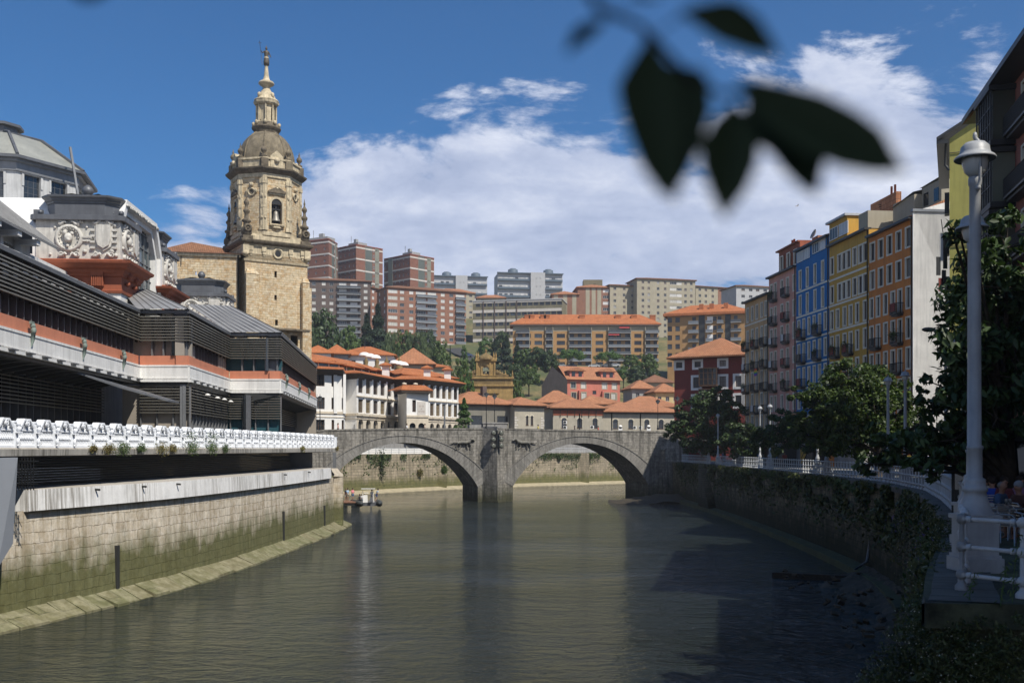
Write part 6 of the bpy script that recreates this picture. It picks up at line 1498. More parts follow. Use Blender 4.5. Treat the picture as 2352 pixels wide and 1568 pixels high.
def school_wing(A, B, n, zt=21.3):
    fm, L = frame(A, B, 0); p = L/n; xs = [(i+.5)*p+.15 for i in range(n)]; w = p*.64
    ws = [(x-w/2, z, w, h, 'sch') for x in xs for z, h in ((18.1, 2.45), (14.5, 2.45))]
    m = MB(fm); m.wall(L, zt-14.0, [q[:4] for q in ws], z0=14.0, depth=.32); m.build('wall', wht, sc_); add_windows(sc_, fm, ws, STY)
    m = MB(fm)
    for i in range(n+1): x = min(L-.25, max(.25, i*p+.12)); m.box(x-.2, -.12, 14.4, x+.2, 0, 20.7); m.box(x-.26, -.18, 20.4, x+.26, 0, 20.8)
    m.build('pilaster', wht, sc_)
    m = MB(fm); m.box(-.05, -.3, 17.35, L, 0, 17.55); m.box(-.05, -.3, 13.9, L, 0, 14.35); 
    for x in xs: m.box(x-.25, -.38, 13.95, x+.25, -.3, 14.3)
    m.build('string_course', crm, sc_)
    m = MB(fm); wall_arched(m, L, 9.5, 13.9, xs, w, 12.3); m.box(-.05, -.12, 13.3, L, 0, 13.4); m.build('arcade', crm, sc_); arch_holes(sc_, fm, xs, w, 9.5, 12.3)
    m = MB(fm); m.box(0, .48, 9.5, L, .5, 12.35); m.build('arcade_glass', M_['glass'], sc_)
    return fm, L
SA, SB = (xat(819, 180), 180), (xat(917, 198.8), 198.8); SC2 = (xat(970, 196.5), 196.5); SD = (xat(1052, 208), 208)
school_wing(SA, SB, 6); school_wing(SC2, SD, 6)
# left block: plain faces with small windows
S0, S1, S2 = (xat(690, 168), 168), (xat(789, 172.5), 172.5), (xat(793, 181.5), 181.5)
fm, L = frame(S0, S1, 0); ws = []
pxl = lambda px: (xat(px, 171)-S0[0])/(S1[0]-S0[0])*L
for z, h in ((18.6, 2.0), (14.7, 2.0), (10.9, 2.0)): ws += [(pxl(724), z, pxl(747)-pxl(724), h, 'sch2'), (pxl(761), z, .5, h, 'sch2'), (pxl(783)-.1, z, .42, h, 'sch2')]
m = MB(fm); m.wall(L, 11.8, [q[:4] for q in ws], z0=9.5, depth=.4); fm2, L2 = frame(S1, S2); m.M = fm2; m.wall(L2, 11.8, z0=9.5); fm3, L3 = frame(S2, SA); m.M = fm3; m.wall(L3, 11.8, z0=9.5)
m.M = fm; m.box(pxl(768)-.3, -.25, 14, pxl(768)+.3, 0, 20.8); m.box(pxl(786)-.2, -.25, 14, pxl(786)+.3, 0, 20.8)
m.build('wall', wht, sc_); add_windows(sc_, fm, ws, STY)
m = MB()
for f_, l_ in ((fm, L), (fm2, L2), (fm3, L3)): m.M = f_; m.box(0, -.15, 13.9, l_, 0, 14.3); m.box(0, -.1, 13.3, l_, 0, 13.4)
m.build('string_course', crm, sc_)
fmj, Lj = frame(SB, SC2); m = MB(fmj); m.wall(Lj, 11.8, z0=9.5); m.build('wall', wht, sc_)
# projecting bay with plaque and its own roof
B0, B1, B2 = (xat(914, 196), 196), (xat(934, 189), 189), (xat(984, 191), 191)
fb, Lb = frame(B1, B2); m = MB(fb); ws = [(1.15, 14.9, .75, 2.3, 'sch2')]; m.wall(Lb, 5.2, [q[:4] for q in ws], z0=13.9, depth=.4); fl, Ll = frame(B0, B1); m.M = fl; m.wall(Ll, 9.6, z0=9.5); m.M = fb @ T((Lb, 0, 0)) @ RZ(R(90)); m.wall(7, 9.6, z0=9.5)
m.M = fb; m.box(-.1, -.1, 18.3, Lb+.1, 0, 18.45); m.build('bay_wall', wht, sc_); add_windows(sc_, fb, ws, STY)
m = MB(fb); wall_arched(m, Lb, 9.5, 13.9, [1.2, 3.0], 1.25, 12.2); m.box(-.05, -.15, 13.9, Lb+.05, 0, 14.3); m.build('arcade', crm, sc_); m = MB(fb); m.box(0, .48, 9.5, Lb, .5, 13.2); m.build('arcade_glass', M_['glass'], sc_)
m = MB(fb); m.box(2.15, -.05, 14.3, 3.85, -.002, 16.9); m.build('plaque', M_['lightband'], sc_)
for i, (txt, z, s) in enumerate((('RUIZ BELLA', 16.0, .36), ('DE', 15.5, .28), ('LOPEZ DE HARO', 15.0, .3))):
    if i == 0 or i == 2 or 1:
        m = MB(fb); rr = random.Random(i); n = (8, 2, 11)[i]; w_ = 1.35/11
        for k in range(n):
            if k == 4 and n > 2: continue
            x = 3.0-n*w_/2+k*w_; m.box(x, -.058, z-s/2, x+w_*.28, -.05, z+s/2); m.box(x, -.058, z+(s/2-.06 if rr.random() < .6 else -.03), x+w_*.75, -.05, z+(s/2 if rr.random() < .6 else .03)+.001)
        m.build('plaque_lettering', paint('faded_letters', (.38, .30, .25), .8, .1, 3, 0), sc_)
# roofs: deep dark eaves with tiles above
def eave_roof(poly, zt, over, rise, inner, skyl=True):
    """poly: outline of wall tops; slab of dark eave, tile slope to an inner outline"""
    n = len(poly); c = Vector((sum(p[0] for p in poly)/n, sum(p[1] for p in poly)/n))
    def off(p, o): 
        v = Vector(p)-c; return (p[0]+v.normalized().x*o, p[1]+v.normalized().y*o)
    lo = [off(p, .05) for p in poly]; mid = [off(p, over*1.35) for p in poly]; inn = [(lerp(p[0], c.x, inner), lerp(p[1], c.y, inner)) for p in poly]
    m = MB(); m.add([(x, y, zt-.8) for x, y in lo]+[(x, y, zt+.12) for x, y in mid], [(i, (i+1) % n, n+(i+1) % n, n+i) for i in range(n)]+[tuple(range(n, 2*n))]); m.build('eave', paint('dark_timber_eave', (.05, .035, .025), .8, .2, 2, 0) if 'eavem' not in M_ else M_['eavem'], sc_)
    m = MB(); m.add([(x, y, zt+.125) for x, y in mid]+[(x, y, zt+.32) for x, y in mid]+[(x, y, zt+rise) for x, y in inn], [(i, (i+1) % n, n+(i+1) % n, n+i) for i in range(n)]+[(n+i, n+(i+1) % n, 2*n+(i+1) % n, 2*n+i) for i in range(n)]+[tuple(range(2*n, 3*n))]); m.build('roof', M_['tile'], sc_)
M_['eavem'] = paint('dark_timber_eave', (.05, .035, .025), .8, .2, 2, 0)
P1 = [S0, S1, S2, SA, SB, (SB[0]-9, SB[1]+4), (S0[0]-3, S0[1]+18)]
eave_roof(P1, 21.3, 1.5, .9, .22)
P2 = [(SC2[0]-5, SC2[1]-.6), SC2, SD, (SD[0]-6, SD[1]+9), (SB[0]-1, SB[1]+9), (SB[0]+.3, SB[1]+.5)]
eave_roof(P2, 21.3, 1.4, 1.1, .22)
# low attic storey with its own windows and tiled roof
def attic(A, B, z, h, dep, rh, n):
    fm, L = frame(A, B); m = MB(fm); m.box(0, 0, z, L, dep, z+h); m.build('attic_wall', wht, sc_)
    m = MB(fm); m.box(.2, -.02, z+.15, L-.2, .05, z+h-.12); m.build('attic_glass', M_['glass'], sc_)
    m = MB(fm)
    for i in range(n+1): m.box(L*i/n-.14, -.1, z, L*i/n+.14, .02, z+h)
    m.build('attic_posts', wht, sc_); m = MB(fm); m.hip(-1.0, -1.0, L+1.0, dep+1.0, z+h+.1, rh, t=.18); m.build('attic_roof', M_['tile'], sc_)
attic((xat(745, 176)-.5, 176), (xat(905, 203)-1, 203), 22.1, 1.15, 12, 2.2, 9)
attic((xat(925, 205), 203), (xat(1040, 214), 214), 22.0, 1.0, 9, 1.8, 6)
attic((xat(706, 172), 172), (xat(778, 178), 178), 22.1, .9, 7, 1.3, 3)
fm, L = frame((B1[0]-.9, B1[1]-1.2), (B2[0]+1.0, B2[1]-1.0)); m = MB(fm); m.add([(0, 0, 19.1), (L, 0, 19.1), (L-1, 2.2, 20.1), (.9, 2.2, 20.1), (-1.2, 7, 19.1), (L, 7, 19.1)], [(0, 1, 2, 3), (0, 3, 4), (1, 5, 2)]); m.box(0, .02, 18.95, L, 6, 19.1); m.build('bay_roof', M_['tile'], sc_)
m = MB(fm); m.box(.1, .1, 18.5, L-.1, 6, 18.95); m.build('bay_eave', M_['eavem'], sc_); m = MB(fm)
for x in (1.2, 3.4): m.ball((x, 2.3, 20.3), .35, 6, sc=(1.6, 1, .8))
m.build('bay_finial', crm, sc_)
for px, py, d in ((759, 856, 178), (886, 862, 196), (981, 868, 203), (1028, 871, 208)):
    p = at(px, py, d); m = MB(T(p)); m.box(-.65, -.65, -1.2, .65, .65, 1.7); m.box(-.85, -.85, 1.7, .85, .85, 1.85); o = m.build('chimney', wht, sc_)
    m = MB(T(p)); m.hip(-1.15, -1.15, 1.15, 1.15, 2.05, .6); m.build('chimney_roof', M_['tile'], o)
for px, py, d in ((837, 843, 190), (849, 846, 190), (862, 849, 190), (906, 857, 200), (918, 859, 200), (926, 861, 200)):
    m = MB(T(at(px, py-28 if px < 870 else py-24, d))); m.lathe([(1.1, -.2), (1.1, 0), (.8, .35), (.4, .5), (0, .55)], 12); m.build('skylight', wht, sc_)
# stone urns of a wall rising behind the school roof
for px, h, lab in ((841, 1.0, 'carved stone urn pinnacle behind the school roof, first from the church'), (866, .6, 'smallest carved stone urn pinnacle behind the school roof'), (892-4, 1.15, 'largest carved stone urn pinnacle behind the school roof'), (917, 1.0, 'carved stone urn pinnacle behind the school roof, farthest from the church')):
    p = at(px, 829, 215); o = MB(T((p.x, p.y, p.z-6.3))); o.box(-.5, -.5, -12, .5, .5, 1); o.lathe([(.8, 1), (.8, 1.6), (.5, 2.2), (1.0, 2.8), (1.0, 3.3), (.5, 3.7), (.9, 4.4), (.8, 5.0), (.35, 5.5), (.5, 6.2), (.2, 6.8), (.05, 7.4)], 8); q = o.build('stone_urn', och2); q.scale = (1, 1, 1); tag(q, lab, 'stone urn')
small_house(700, 760, 225, 810, 860, 'white', 'white house with an orange roof nearest the church tower, above the school', 'tile', n=0, rh=2.0)
small_house(772, 905, 240, 815, 850, 'white', 'long low white house with an orange roof above the school roof', 'tile', n=5, rh=2.6, D_=12)
small_house(748, 800, 232, 812, 850, 'greyb', 'grey gabled house between the white houses above the school', 'tile', n=0, rh=2.4)
small_house(905, 995, 225, 835, 870, 'beigeb', 'building with a broad brown tiled hip roof behind the school', 'tileold', n=0, rh=4.0, D_=14)
small_house(960, 1030, 262, 842, 860, 'beigeb', 'low strip of orange roof above the school beside the grass slope', 'tile', n=0, rh=1.0, D_=6)
antenna(at(765, 770, 232)-Vector((0, 0, 2)), 6, 'spindly yellow television antenna above the white house near the church tower')
antenna(at(838, 800, 240), 4.5, 'small television antenna on the long white house')
# railing / road on the hill
hr = thing('hill_railing', 'grey metal fence along the slope above the school', 'fence'); a, b = Vector(at(945, 838, 300)), Vector(at(1130, 802, 370))
for k in range(34): p = a.lerp(b, k/33); p.z = hill_z(p.x, p.y); m = MB(T(p)); m.box(-.07, -.07, -.3, .07, .07, 2.0); m.build('post', M_['greyb'], hr)
for hgt in (.6, 1.2, 1.9): m = MB(); m.tube([(lerp(a.x, b.x, k/33), lerp(a.y, b.y, k/33), hill_z(lerp(a.x, b.x, k/33), lerp(a.y, b.y, k/33))+hgt) for k in range(34)], .07, 4); m.build('rail', M_['greyb'], hr)
rd = MB(); P = [(1040, 425), (1090, 395), (1150, 372), (1250, 368), (1380, 368), (1500, 345)]
q = [(xat(x, d), d) for x, d in P]; qq = resample(smooth(q, 2), 4); l, r_ = offs(qq, -3.5), offs(qq, 3.5)
vs = [(x, y, hill_z(x, y)+.45) for x, y in l]+[(x, y, hill_z(x, y)+.45) for x, y in r_]; n = len(qq); rd.add(vs, [(i, n+i, n+i+1, i+1) for i in range(n-1)]); struct(rd.build('hill_road', M_['asphalt']))
# parked cars on the hill street
def car_mesh():
    m = MB(); o = [(-2.1, .35), (-2.1, .75), (-1.9, .9), (-1.2, .95), (-.6, 1.38), (.75, 1.42), (1.5, .98), (2.05, .9), (2.15, .6), (2.1, .35)]
    n = len(o); m.add([(x, -.85, z) for x, z in o]+[(x, .85, z) for x, z in o], [tuple(range(n)), tuple(reversed(range(n, 2*n)))]+[(i, n+i, n+(i+1) % n, (i+1) % n) for i in range(n)])
    g = MB(); 
    for y in (-.862, .862): g.poly([(-1.05, y, .98), (-.55, y, 1.3), (.68, y, 1.34), (1.25, y, .98)] if y < 0 else [(1.25, y, .98), (.68, y, 1.34), (-.55, y, 1.3), (-1.05, y, .98)])
    w = MB(T((0, 0, .33)) @ RX(R(90))); w.lathe([(0, -.1), (.33, -.1), (.33, .1), (0, .1)], 12)
    return m, g.mesh('window', M_['glass']), w.mesh('wheel', M_['iron'])
cbm, cgm, cwm = car_mesh(); cc = {}
for k, c in dict(white=(.6, .6, .6), silver=(.35, .37, .38), dark=(.04, .05, .07), blue=(.05, .09, .2), grey=(.2, .2, .21)).items():
    cc[k] = cbm.mesh('body', paint('car_'+k, c, .3, .02, 2, 0, 0, .3))
for px, py, d, ck, lab in ((1287, 838, 366, 'silver', 'silver car parked farthest left below the long ochre block'), (1312, 838, 366, 'dark', 'dark car between the silver and the white cars on the hill street'), (1364, 838, 364, 'white', 'white car in the middle of the parked row on the hill street'), (1393, 839, 364, 'grey', 'grey car right behind the white car on the hill street'), (1411, 841, 364, 'white', 'white car at the right end of the parked row, half hidden by a tree'), (1073, 794, 400, 'blue', 'dark blue car parked by the white ground floor on the hill'), (1446, 836, 364, 'silver', 'silver car seen through the trees right of the parked row')):
    x = xat(px, d); L = thing('parked_car', lab, 'car', T((x, d, hill_z(x, d)+.5)), 'cars parked on the hill street'); put(cc[ck], 'body', L); put(cgm, 'window', L)
    for a in (-1.35, 1.35):
        for y in (-.8, .8): put(cwm, 'wheel', L, T((a, y, 0)))
# ============================================================ right bank: quay wall, buildings, railing, lamps
QRs = [(5.7, 13.35)]+smooth(QR[1:-1], 2)[2:]+[(25.3, 158)]
qw = thing('overgrown_quay_wall', 'dark shaded stone river wall on the right bank covered in moss and creepers', 'river wall')
QRr = list(reversed(QRs))
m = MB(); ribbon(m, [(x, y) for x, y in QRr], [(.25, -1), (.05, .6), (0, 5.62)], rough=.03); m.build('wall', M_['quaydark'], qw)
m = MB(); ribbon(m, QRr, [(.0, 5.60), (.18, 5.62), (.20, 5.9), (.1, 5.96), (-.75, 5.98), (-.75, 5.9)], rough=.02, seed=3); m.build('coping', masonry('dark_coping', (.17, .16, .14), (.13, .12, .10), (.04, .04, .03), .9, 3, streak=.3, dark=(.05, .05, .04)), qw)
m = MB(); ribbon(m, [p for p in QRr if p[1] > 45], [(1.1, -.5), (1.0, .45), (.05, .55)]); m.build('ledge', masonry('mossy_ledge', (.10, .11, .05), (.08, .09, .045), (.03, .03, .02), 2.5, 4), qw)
# front face of the bastion towards the viewer
op = [p for p in QRs if p[1] < 26]; m = MB(); ol = [(x-.06, y-(.03 if i == 0 else 0)) for i, (x, y) in enumerate(op)]+[(15, op[-1][1]), (19, 12.1)]
m.prism(ol[::-1], -1, 5.62, c=(12, 17)); m.build('corner_block', M_['moss'], qw)
m = MB(); oo = [(x-.235, y-.02) for x, y in op]; oo[0] = (oo[0][0], oo[0][1]-.16); ol = oo+[(15, op[-1][1]), (19, 11.96)]
m.prism(ol[::-1], 5.623, 5.955, c=(12, 17)); m.build('corner_coping', M_['moss'], qw)
# steps cut into the far part of the wall
st = thing('wall_steps', 'narrow worn stone steps running down the overgrown right river wall', 'steps'); a = px_on(QRr[::-1], 1650); 
x0, y0 = quay_x(116), 116
m = MB(T((quay_x(128)-.0, 131, 0)) @ RZ(R(90)));
for i in range(20): m.box(-i*.34-.36, -.2, .2, -i*.34, .95, 5.9-i*.27)
m.build('treads', masonry('worn_dark_steps', (.15, .14, .11), (.10, .10, .07), (.02, .02, .02), 3, .27, streak=.4, algae=(1, 3.5, (.016, .022, .010), (.035, .042, .018))), st)
# -- coloured houses along the street
def row_d(px): return 49.79/((px-CX)/F+.106)
def row_pt(px): d = row_d(px); return (xat(px, d), d)
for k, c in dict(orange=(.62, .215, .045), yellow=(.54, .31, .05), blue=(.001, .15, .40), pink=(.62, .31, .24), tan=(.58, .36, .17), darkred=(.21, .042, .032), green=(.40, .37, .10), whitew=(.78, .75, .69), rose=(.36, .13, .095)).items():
    M_['h_'+k] = paint(k+'_plaster', c, .8, .08, .45, .26)
M_['surr'] = paint('cream_window_surround', (.72, .67, .55), .7, .05, 2, .1)
M_['rowglass'] = blindm('window_dark_or_shutter', [(.03, .035, .04), (.12, .10, .085), (.04, .045, .05), (.22, .20, .18), (.03, .03, .035), (.16, .15, .14), (.055, .06, .06)])
stl('row', frame=M_['wood'], glass=M_['rowglass'], cols=2, rows=1, d=.22, t=.06, sur=.16, surm=M_['surr'], one=0)
stl('att', frame=M_['white'], glass=M_['blind'], cols=3, rows=1, d=.1, t=.08, one=0)
stl('bigw', frame=M_['wood'], glass=M_['rowglass'], cols=2, rows=2, d=.25, t=.08, sur=.38, surm=M_['white'], one=0)
rr = random.Random(8)
flm = leafm('balcony_plants', (.02, .03, .012), (.05, .08, .02), (.12, .10, .03)); rgn = np.random.default_rng(2)
def balcony(t, M, x, z, w, plants=0, cloth=None):
    m = MB(M); m.box(x-w/2, -.75, z-.14, x+w/2, 0, z-.02); m.box(x-w/2+.1, -.6, z-.3, x+w/2-.1, 0, z-.14); b = m.build('balcony', M_['darkmetal'], t)
    m = MB(M); r = .03
    for zz in (z+.06, z+.95): m.tube([(x-w/2, 0, zz), (x-w/2, -.73, zz), (x+w/2, -.73, zz), (x+w/2, 0, zz)], r, 4, sm=False)
    n = int(w/.11)
    for i in range(n+1): m.box(x-w/2+i*w/n-.012, -.745, z, x-w/2+i*w/n+.012, -.715, z+.95)
    for s in (-1, 1):
        for i in range(1, 6): m.box(x+s*w/2-.012, -i*.13, z, x+s*w/2+.012, -i*.13-.02, z+.95)
    m.build('balcony_railing', M_['iron'], b)
    if plants:
        n = 160*plants; C = np.column_stack([rgn.uniform(x-w*.45, x+w*.45, n), rgn.normal(-.7, .12, n), rgn.normal(z+.85, .22, n)]); put(leaves_mesh('plants', C, rnd_dirs(rgn, n), .15, rgn, flm), 'plants', b, M)
    if cloth: m = MB(M); m.box(x-w*.3, -.80, z+.15, x+w*.3, -.765, z+1.0); m.build('laundry', cloth, b)
def row_house(name, label, pa, pb, wm, top, zrows, cols, lowcols=None, nlow=99, wh=1.85, ww=.78, balc=(), bands=None, D_=12, wlow=None, hlow=2.0, zb=5.9):
    A, B = row_pt(pa), row_pt(pb); fm, L = frame(A, B, 0); u = Vector((B[0]-A[0], B[1]-A[1])).normalized()
    loc = lambda px: (Vector(row_pt(px))-Vector(A)).dot(u)
    ws = []
    for i, z in enumerate(zrows):
        cs = cols if i < nlow else (lowcols or cols); h = wh if i < nlow else hlow; w_ = ww if i < nlow else (wlow or ww)
        for c in cs:
            x = loc(c)
            if i >= nlow and (i, cs.index(c)) in balc: ws.append((x-w_/2, z-.35-h, w_, h+.35, 'row'))
            else: ws.append((x-w_/2, z-h, w_, h, 'row'))
    t = thing(name, label, 'house', fm @ T((0, 0, 0)), 'coloured riverside houses')
    m = MB(); m.wall(L, top-zb, [q[:4] for q in ws], z0=zb, depth=.24, rmi=1); m.M = T((L, 0, 0)) @ RZ(R(90)); m.wall(D_, top-zb, z0=zb); m.M = T((0, D_, 0)) @ RZ(R(-90)); m.wall(D_, top-zb, z0=zb)
    m.M = Matrix.Identity(4); m.build('wall', [wm, M_['surr']], t); add_windows(t, Matrix.Identity(4), ws, STY)
    if bands:
        m = MB()
        for z in bands: m.box(0, -.06, z-.11, L, 0, z+.11)
        m.build('pale_band', M_['surr'], t)
    for i, c in balc:
        cs = lowcols or cols
        if i < len(zrows) and c < len(cs): balcony(t, Matrix.Identity(4), loc(cs[c]), zrows[i]-hlow-.35, 1.5, plants=rr.choice((0, 0, 1, 2)), cloth=rr.choice((None, None, None, M_['h_darkred'], M_['railw'], M_['iron'])))
    m = MB(); m.box(0, -.5, top-.05, L, .3, top+.18); m.build('eave', M_['darkmetal'], t)
    m = MB(); m.tube([(L-.12, -.12, top), (L-.12, -.12, zb)], .07, 6); m.build('drainpipe', M_['darkmetal'], t)
    return t, fm, L, loc
Z = [29.85, 26.85, 23.95, 20.95, 17.95, 14.9, 11.8]
t, fm, L, loc = row_house('orange_house', 'deep orange house at the near end of the row, with a blank white end wall', 1996, 2097, M_['h_orange'], 30.6, Z, [2004, 2023, 2043, 2064, 2086], [2002, 2017, 2034, 2051, 2067, 2086], 2, balc=[(3, 1), (3, 4), (4, 1), (4, 4), (5, 4), (2, 4), (5, 1)], ww=.95, wlow=.72)
W0 = L
m = MB(); m.box(L, -.06, 5.9, L+.0+.2, 12, 31.3); m.poly([(L+.2, -.1, 5.9), (L+.2, 12, 5.9), (L+.2, 12, 33.4), (L+.2, 4, 32.4), (L+.2, -.1, 31.2)]); m.build('white_end_wall', M_['h_whitew'], t)
m = MB(); m.box(L-.1, -.2, 31.2, L+.35, 12.2, 31.45); m.build('end_coping', M_['zinc'], t)
m = MB(); m.add([(-.2, -.5, 30.75), (L, -.5, 30.75), (L, 5, 33.3), (-.2, 5, 33.0), (-.2, 12, 30.5), (L, 12, 30.5)], [(0, 1, 2, 3), (3, 2, 5, 4), (1, 5, 2)]); m.build('roof', M_['tileold'], t)
m = MB(); m.box(1.0, 2.2, 31, 5.5, 6, 34.0); m.box(5.5, 3.0, 31.5, L-.1, 8, 34.6); m.build('attic', M_['beigeb'], t); m = MB(); m.add([(.8, 2.0, 33.6), (5.6, 2.0, 34.2), (5.6, 6.5, 35.4), (.8, 6.5, 34.6)], [(0, 1, 2, 3)]); m.add([(5.3, 2.8, 34.6), (L+.1, 2.8, 34.8), (L+.1, 8, 36.2), (5.3, 8, 35.8)], [(0, 1, 2, 3)]); m.build('attic_roof', M_['darkmetal'], t)
for x in (5.9, 7.9): m = MB(); m.box(x, 2.96, 32.6, x+.9, 3.0, 33.9); m.build('attic_window', M_['glass'], t)
m = MB(); m.tube([(8.4, 6, 36), (8.4, 6, 38.6)], .05, 4); 
for k in range(4): m.tube([(7.8, 6-.3+.2*k, 38.4-.3*k), (9.0, 6-.3+.2*k, 38.4-.3*k)], .03, 4)
m.M = T((8.4, 5.8, 36.4)); m.ball((0, 0, 0), .4, 10, sc=(1, .4, 1)); m.build('antenna', M_['terra'], t)
t, fm, L, loc = row_house('yellow_house', 'mustard yellow house between the deep orange house and the bright blue one', 1905, 1995.5, M_['h_yellow'], 31.6, [30.2]+Z[1:], [1911, 1928, 1938, 1949, 1963, 1976, 1987], [1911, 1924, 1940, 1954, 1969, 1987], 2, balc=[(3, 1), (3, 3), (4, 1), (4, 3), (5, 1), (5, 3)], ww=.85, wlow=.7, bands=[27.6, 24.6, 21.6])
m = MB(); m.box(.2, -.1, 31.6, L*.5, 3.5, 34.2); m.build('attic', M_['h_yellow'], t); add_windows(t, T((0, -.26, 0)), [(.5, 32.2, 2.2, 1.4, 'att'), (3.0, 32.2, 2.4, 1.4, 'att')], STY)
m = MB(); m.box(0, -.5, 34.2, L*.52, 4, 34.45); m.build('attic_roof', M_['railw'], t); m = MB(); m.add([(L*.5, 0, 31.75), (L, 0, 31.75), (L, 5, 34.6), (L*.5, 5, 34.6)], [(0, 1, 2, 3)]); m.box(L*.3, 3.6, 34.0, L*.9, 4.2, 36.0); m.build('roof', M_['tileold'], t)
m = MB(); m.box(L*.78, -.1, 31.7, L, 3, 33.6); m.build('attic_room', M_['beigeb'], t)
for x in (L*.72, L*.80): m = MB(); m.tube([(x, 4, 34), (x, 4, 37)], .14, 6); m.build('flue', M_['terra'], t)
t, fm, L, loc = row_house('blue_house', 'bright blue house with tall cream framed windows and white bands in the riverside row', 1829, 1904.5, M_['h_blue'], 33.0, [30.35, 27.2, 24.1, 21.05, 18.0, 15, 12], [1838, 1854.5, 1872, 1889.6], [1835, 1846.4, 1858, 1870.3, 1882.6, 1895.6], 2, balc=[(2, 1), (2, 4), (3, 1), (3, 4), (4, 1)], ww=.62, wlow=.62, wh=2.25, hlow=1.95, bands=[27.75, 24.6, 21.55, 18.5, 15.5])
add_windows(t, T((0, -.14, 0)), [(.4, 31.5, 2.0, 1.3, 'att'), (2.6, 31.5, 1.8, 1.3, 'att'), (5.2, 31.7, 2.0, 1.25, 'att'), (7.4, 31.7, 1.6, 1.25, 'att')], STY)
m = MB(); m.add([(0, -.4, 33.2), (L, -.4, 33.2), (L, 5, 34.6), (0, 5, 34.6)], [(0, 1, 2, 3)]); m.box(L*.3, 3.5, 34, L*.45, 4.2, 35.4); m.box(L*.02, 2, 33, L*.2, 3, 34.8); m.build('roof', M_['tileold'], t)
m = MB(T((2, 1.5, 34.9)) @ RX(R(65))); m.lathe([(0, -.1), (.5, .0), (.65, .15)], 12); m.build('satellite_dish', M_['greyb'], t)
t, fm, L, loc = row_house('pink_house', 'dusty pink house with iron balconies, between the blue house and the tan one', 1766, 1828.5, M_['h_pink'], 31.2, [30.2, 27, 24.1, 21.0, 18.0, 15, 12], [1772, 1781, 1796, 1809, 1824], None, 0, balc=[(0, 1), (0, 3), (1, 1), (1, 3), (2, 1), (2, 3), (3, 1), (3, 3), (4, 1), (4, 3)], ww=.7, hlow=1.9)
m = MB(); m.box(L*.25, .5, 31.2, L, 6, 34.4); m.build('attic', M_['terra'], t); add_windows(t, T((0, .3, 0)), [(L*.35, 31.7, .9, 1.8, 'row'), (L*.6, 31.7, .9, 1.8, 'row'), (L*.85, 31.7, .9, 1.8, 'row')], STY)
m = MB(); m.box(L*.2, .2, 34.4, L, 6.5, 34.6); m.tube([(L*.35, 2, 34.5), (L*.35, 2, 35.9)], .15, 6); m.tube([(L*.42, 2, 34.5), (L*.42, 2, 35.9)], .15, 6); m.build('attic_roof', M_['terra'], t)
t, fm, L, loc = row_house('tan_house', 'narrow tan house at the far end of the riverside row, beside the dark red house', 1711, 1765.5, M_['h_tan'], 29.2, [28.3, 25.0, 21.9, 18.8, 15.7, 12.6], [1717.4, 1728, 1738.5, 1749.7, 1759], None, 1, balc=[(1, 0), (1, 2), (1, 4), (2, 0), (2, 2), (2, 4), (3, 0), (3, 2), (3, 4), (4, 0), (4, 2), (4, 4)], ww=.7, wh=1.9, hlow=2.3, bands=[25.9])
m = MB(); m.hip(-.3, -.5, L+.2, 12, 29.4, 1.2); m.build('roof', M_['darkmetal'], t)
rain = MB(T((loc(1749), -.85, 18.2)));
for i, c in enumerate(((.5, .02, .02), (.6, .2, .02), (.55, .45, .03), (.04, .3, .08), (.03, .08, .4), (.2, .03, .3))): rain.box(-.55, -.03, .95-i*.17-.17, .55, 0, .95-i*.17, i)
rain.build('rainbow_flag', [paint('flag_%s' % n, c, .8, .05, 3, 0, 0) for n, c in zip(('red', 'orange', 'yellow', 'green', 'blue', 'violet'), ((.5, .02, .02), (.6, .2, .02), (.55, .45, .03), (.04, .3, .08), (.03, .08, .4), (.2, .03, .3)))], t)
# dark red house with enclosed balconies
Mf, Wf = frame((xat(1549, 166), 166), (xat(1716, 160), 160), 6); H = zat(822, 164)-6
qx = lambda px: (xat(px, 163)-xat(1549, 166))/(xat(1716, 160)-xat(1549, 166))*Wf
zr = [zat(y, 163)-6 for y in (828, 868, 913)]
ws = [(qx(px)-.55, zat(829.5, 163)-6-.9, 1.1, .95, 'bigw') for px in (1566, 1605, 1657, 1707)]
for y in (868, 912): ws += [(qx(px)-.6, zat(y, 163)-6-1.55, 1.15, 1.75, 'bigw') for px in (1603, 1657, 1689.5, 1707)]
t = block('dark_red_house', 'dark red house with white window frames and a brown hipped roof at the bridge end', 'house', Mf, Wf, 13, H, M_['h_darkred'], {'f': ws}, STY, 'coloured riverside houses')
m = MB(); m.hip(-1.0, -1.2, Wf+1, 14.2, H+.2, 3.6, t=.25); m.build('roof', M_['tileold'], t)
for k, y in enumerate((845, 893)):
    z1 = zat(y, 163)-6; x0, x1 = qx(1612), qx(1648); m = MB(); m.box(x0, -1.0, z1-3.05, x1, -.001, z1-2.75); m.box(x0-.1, -1.1, z1-.15, x1+.1, 0, z1); 
    for i in range(5): m.box(x0+(x1-x0)*i/4-.06, -1.0, z1-2.75, x0+(x1-x0)*i/4+.06, -.88, z1-.15)
    for zz in (z1-1.9, z1-.9): m.box(x0, -.98, zz, x1, -.9, zz+.1)
    o = m.build('glazed_balcony', M_['wood'], t); m = MB(); m.box(x0+.05, -.86, z1-2.75, x1-.05, -.05, z1-.15); m.build('pane', M_['glass'], o)
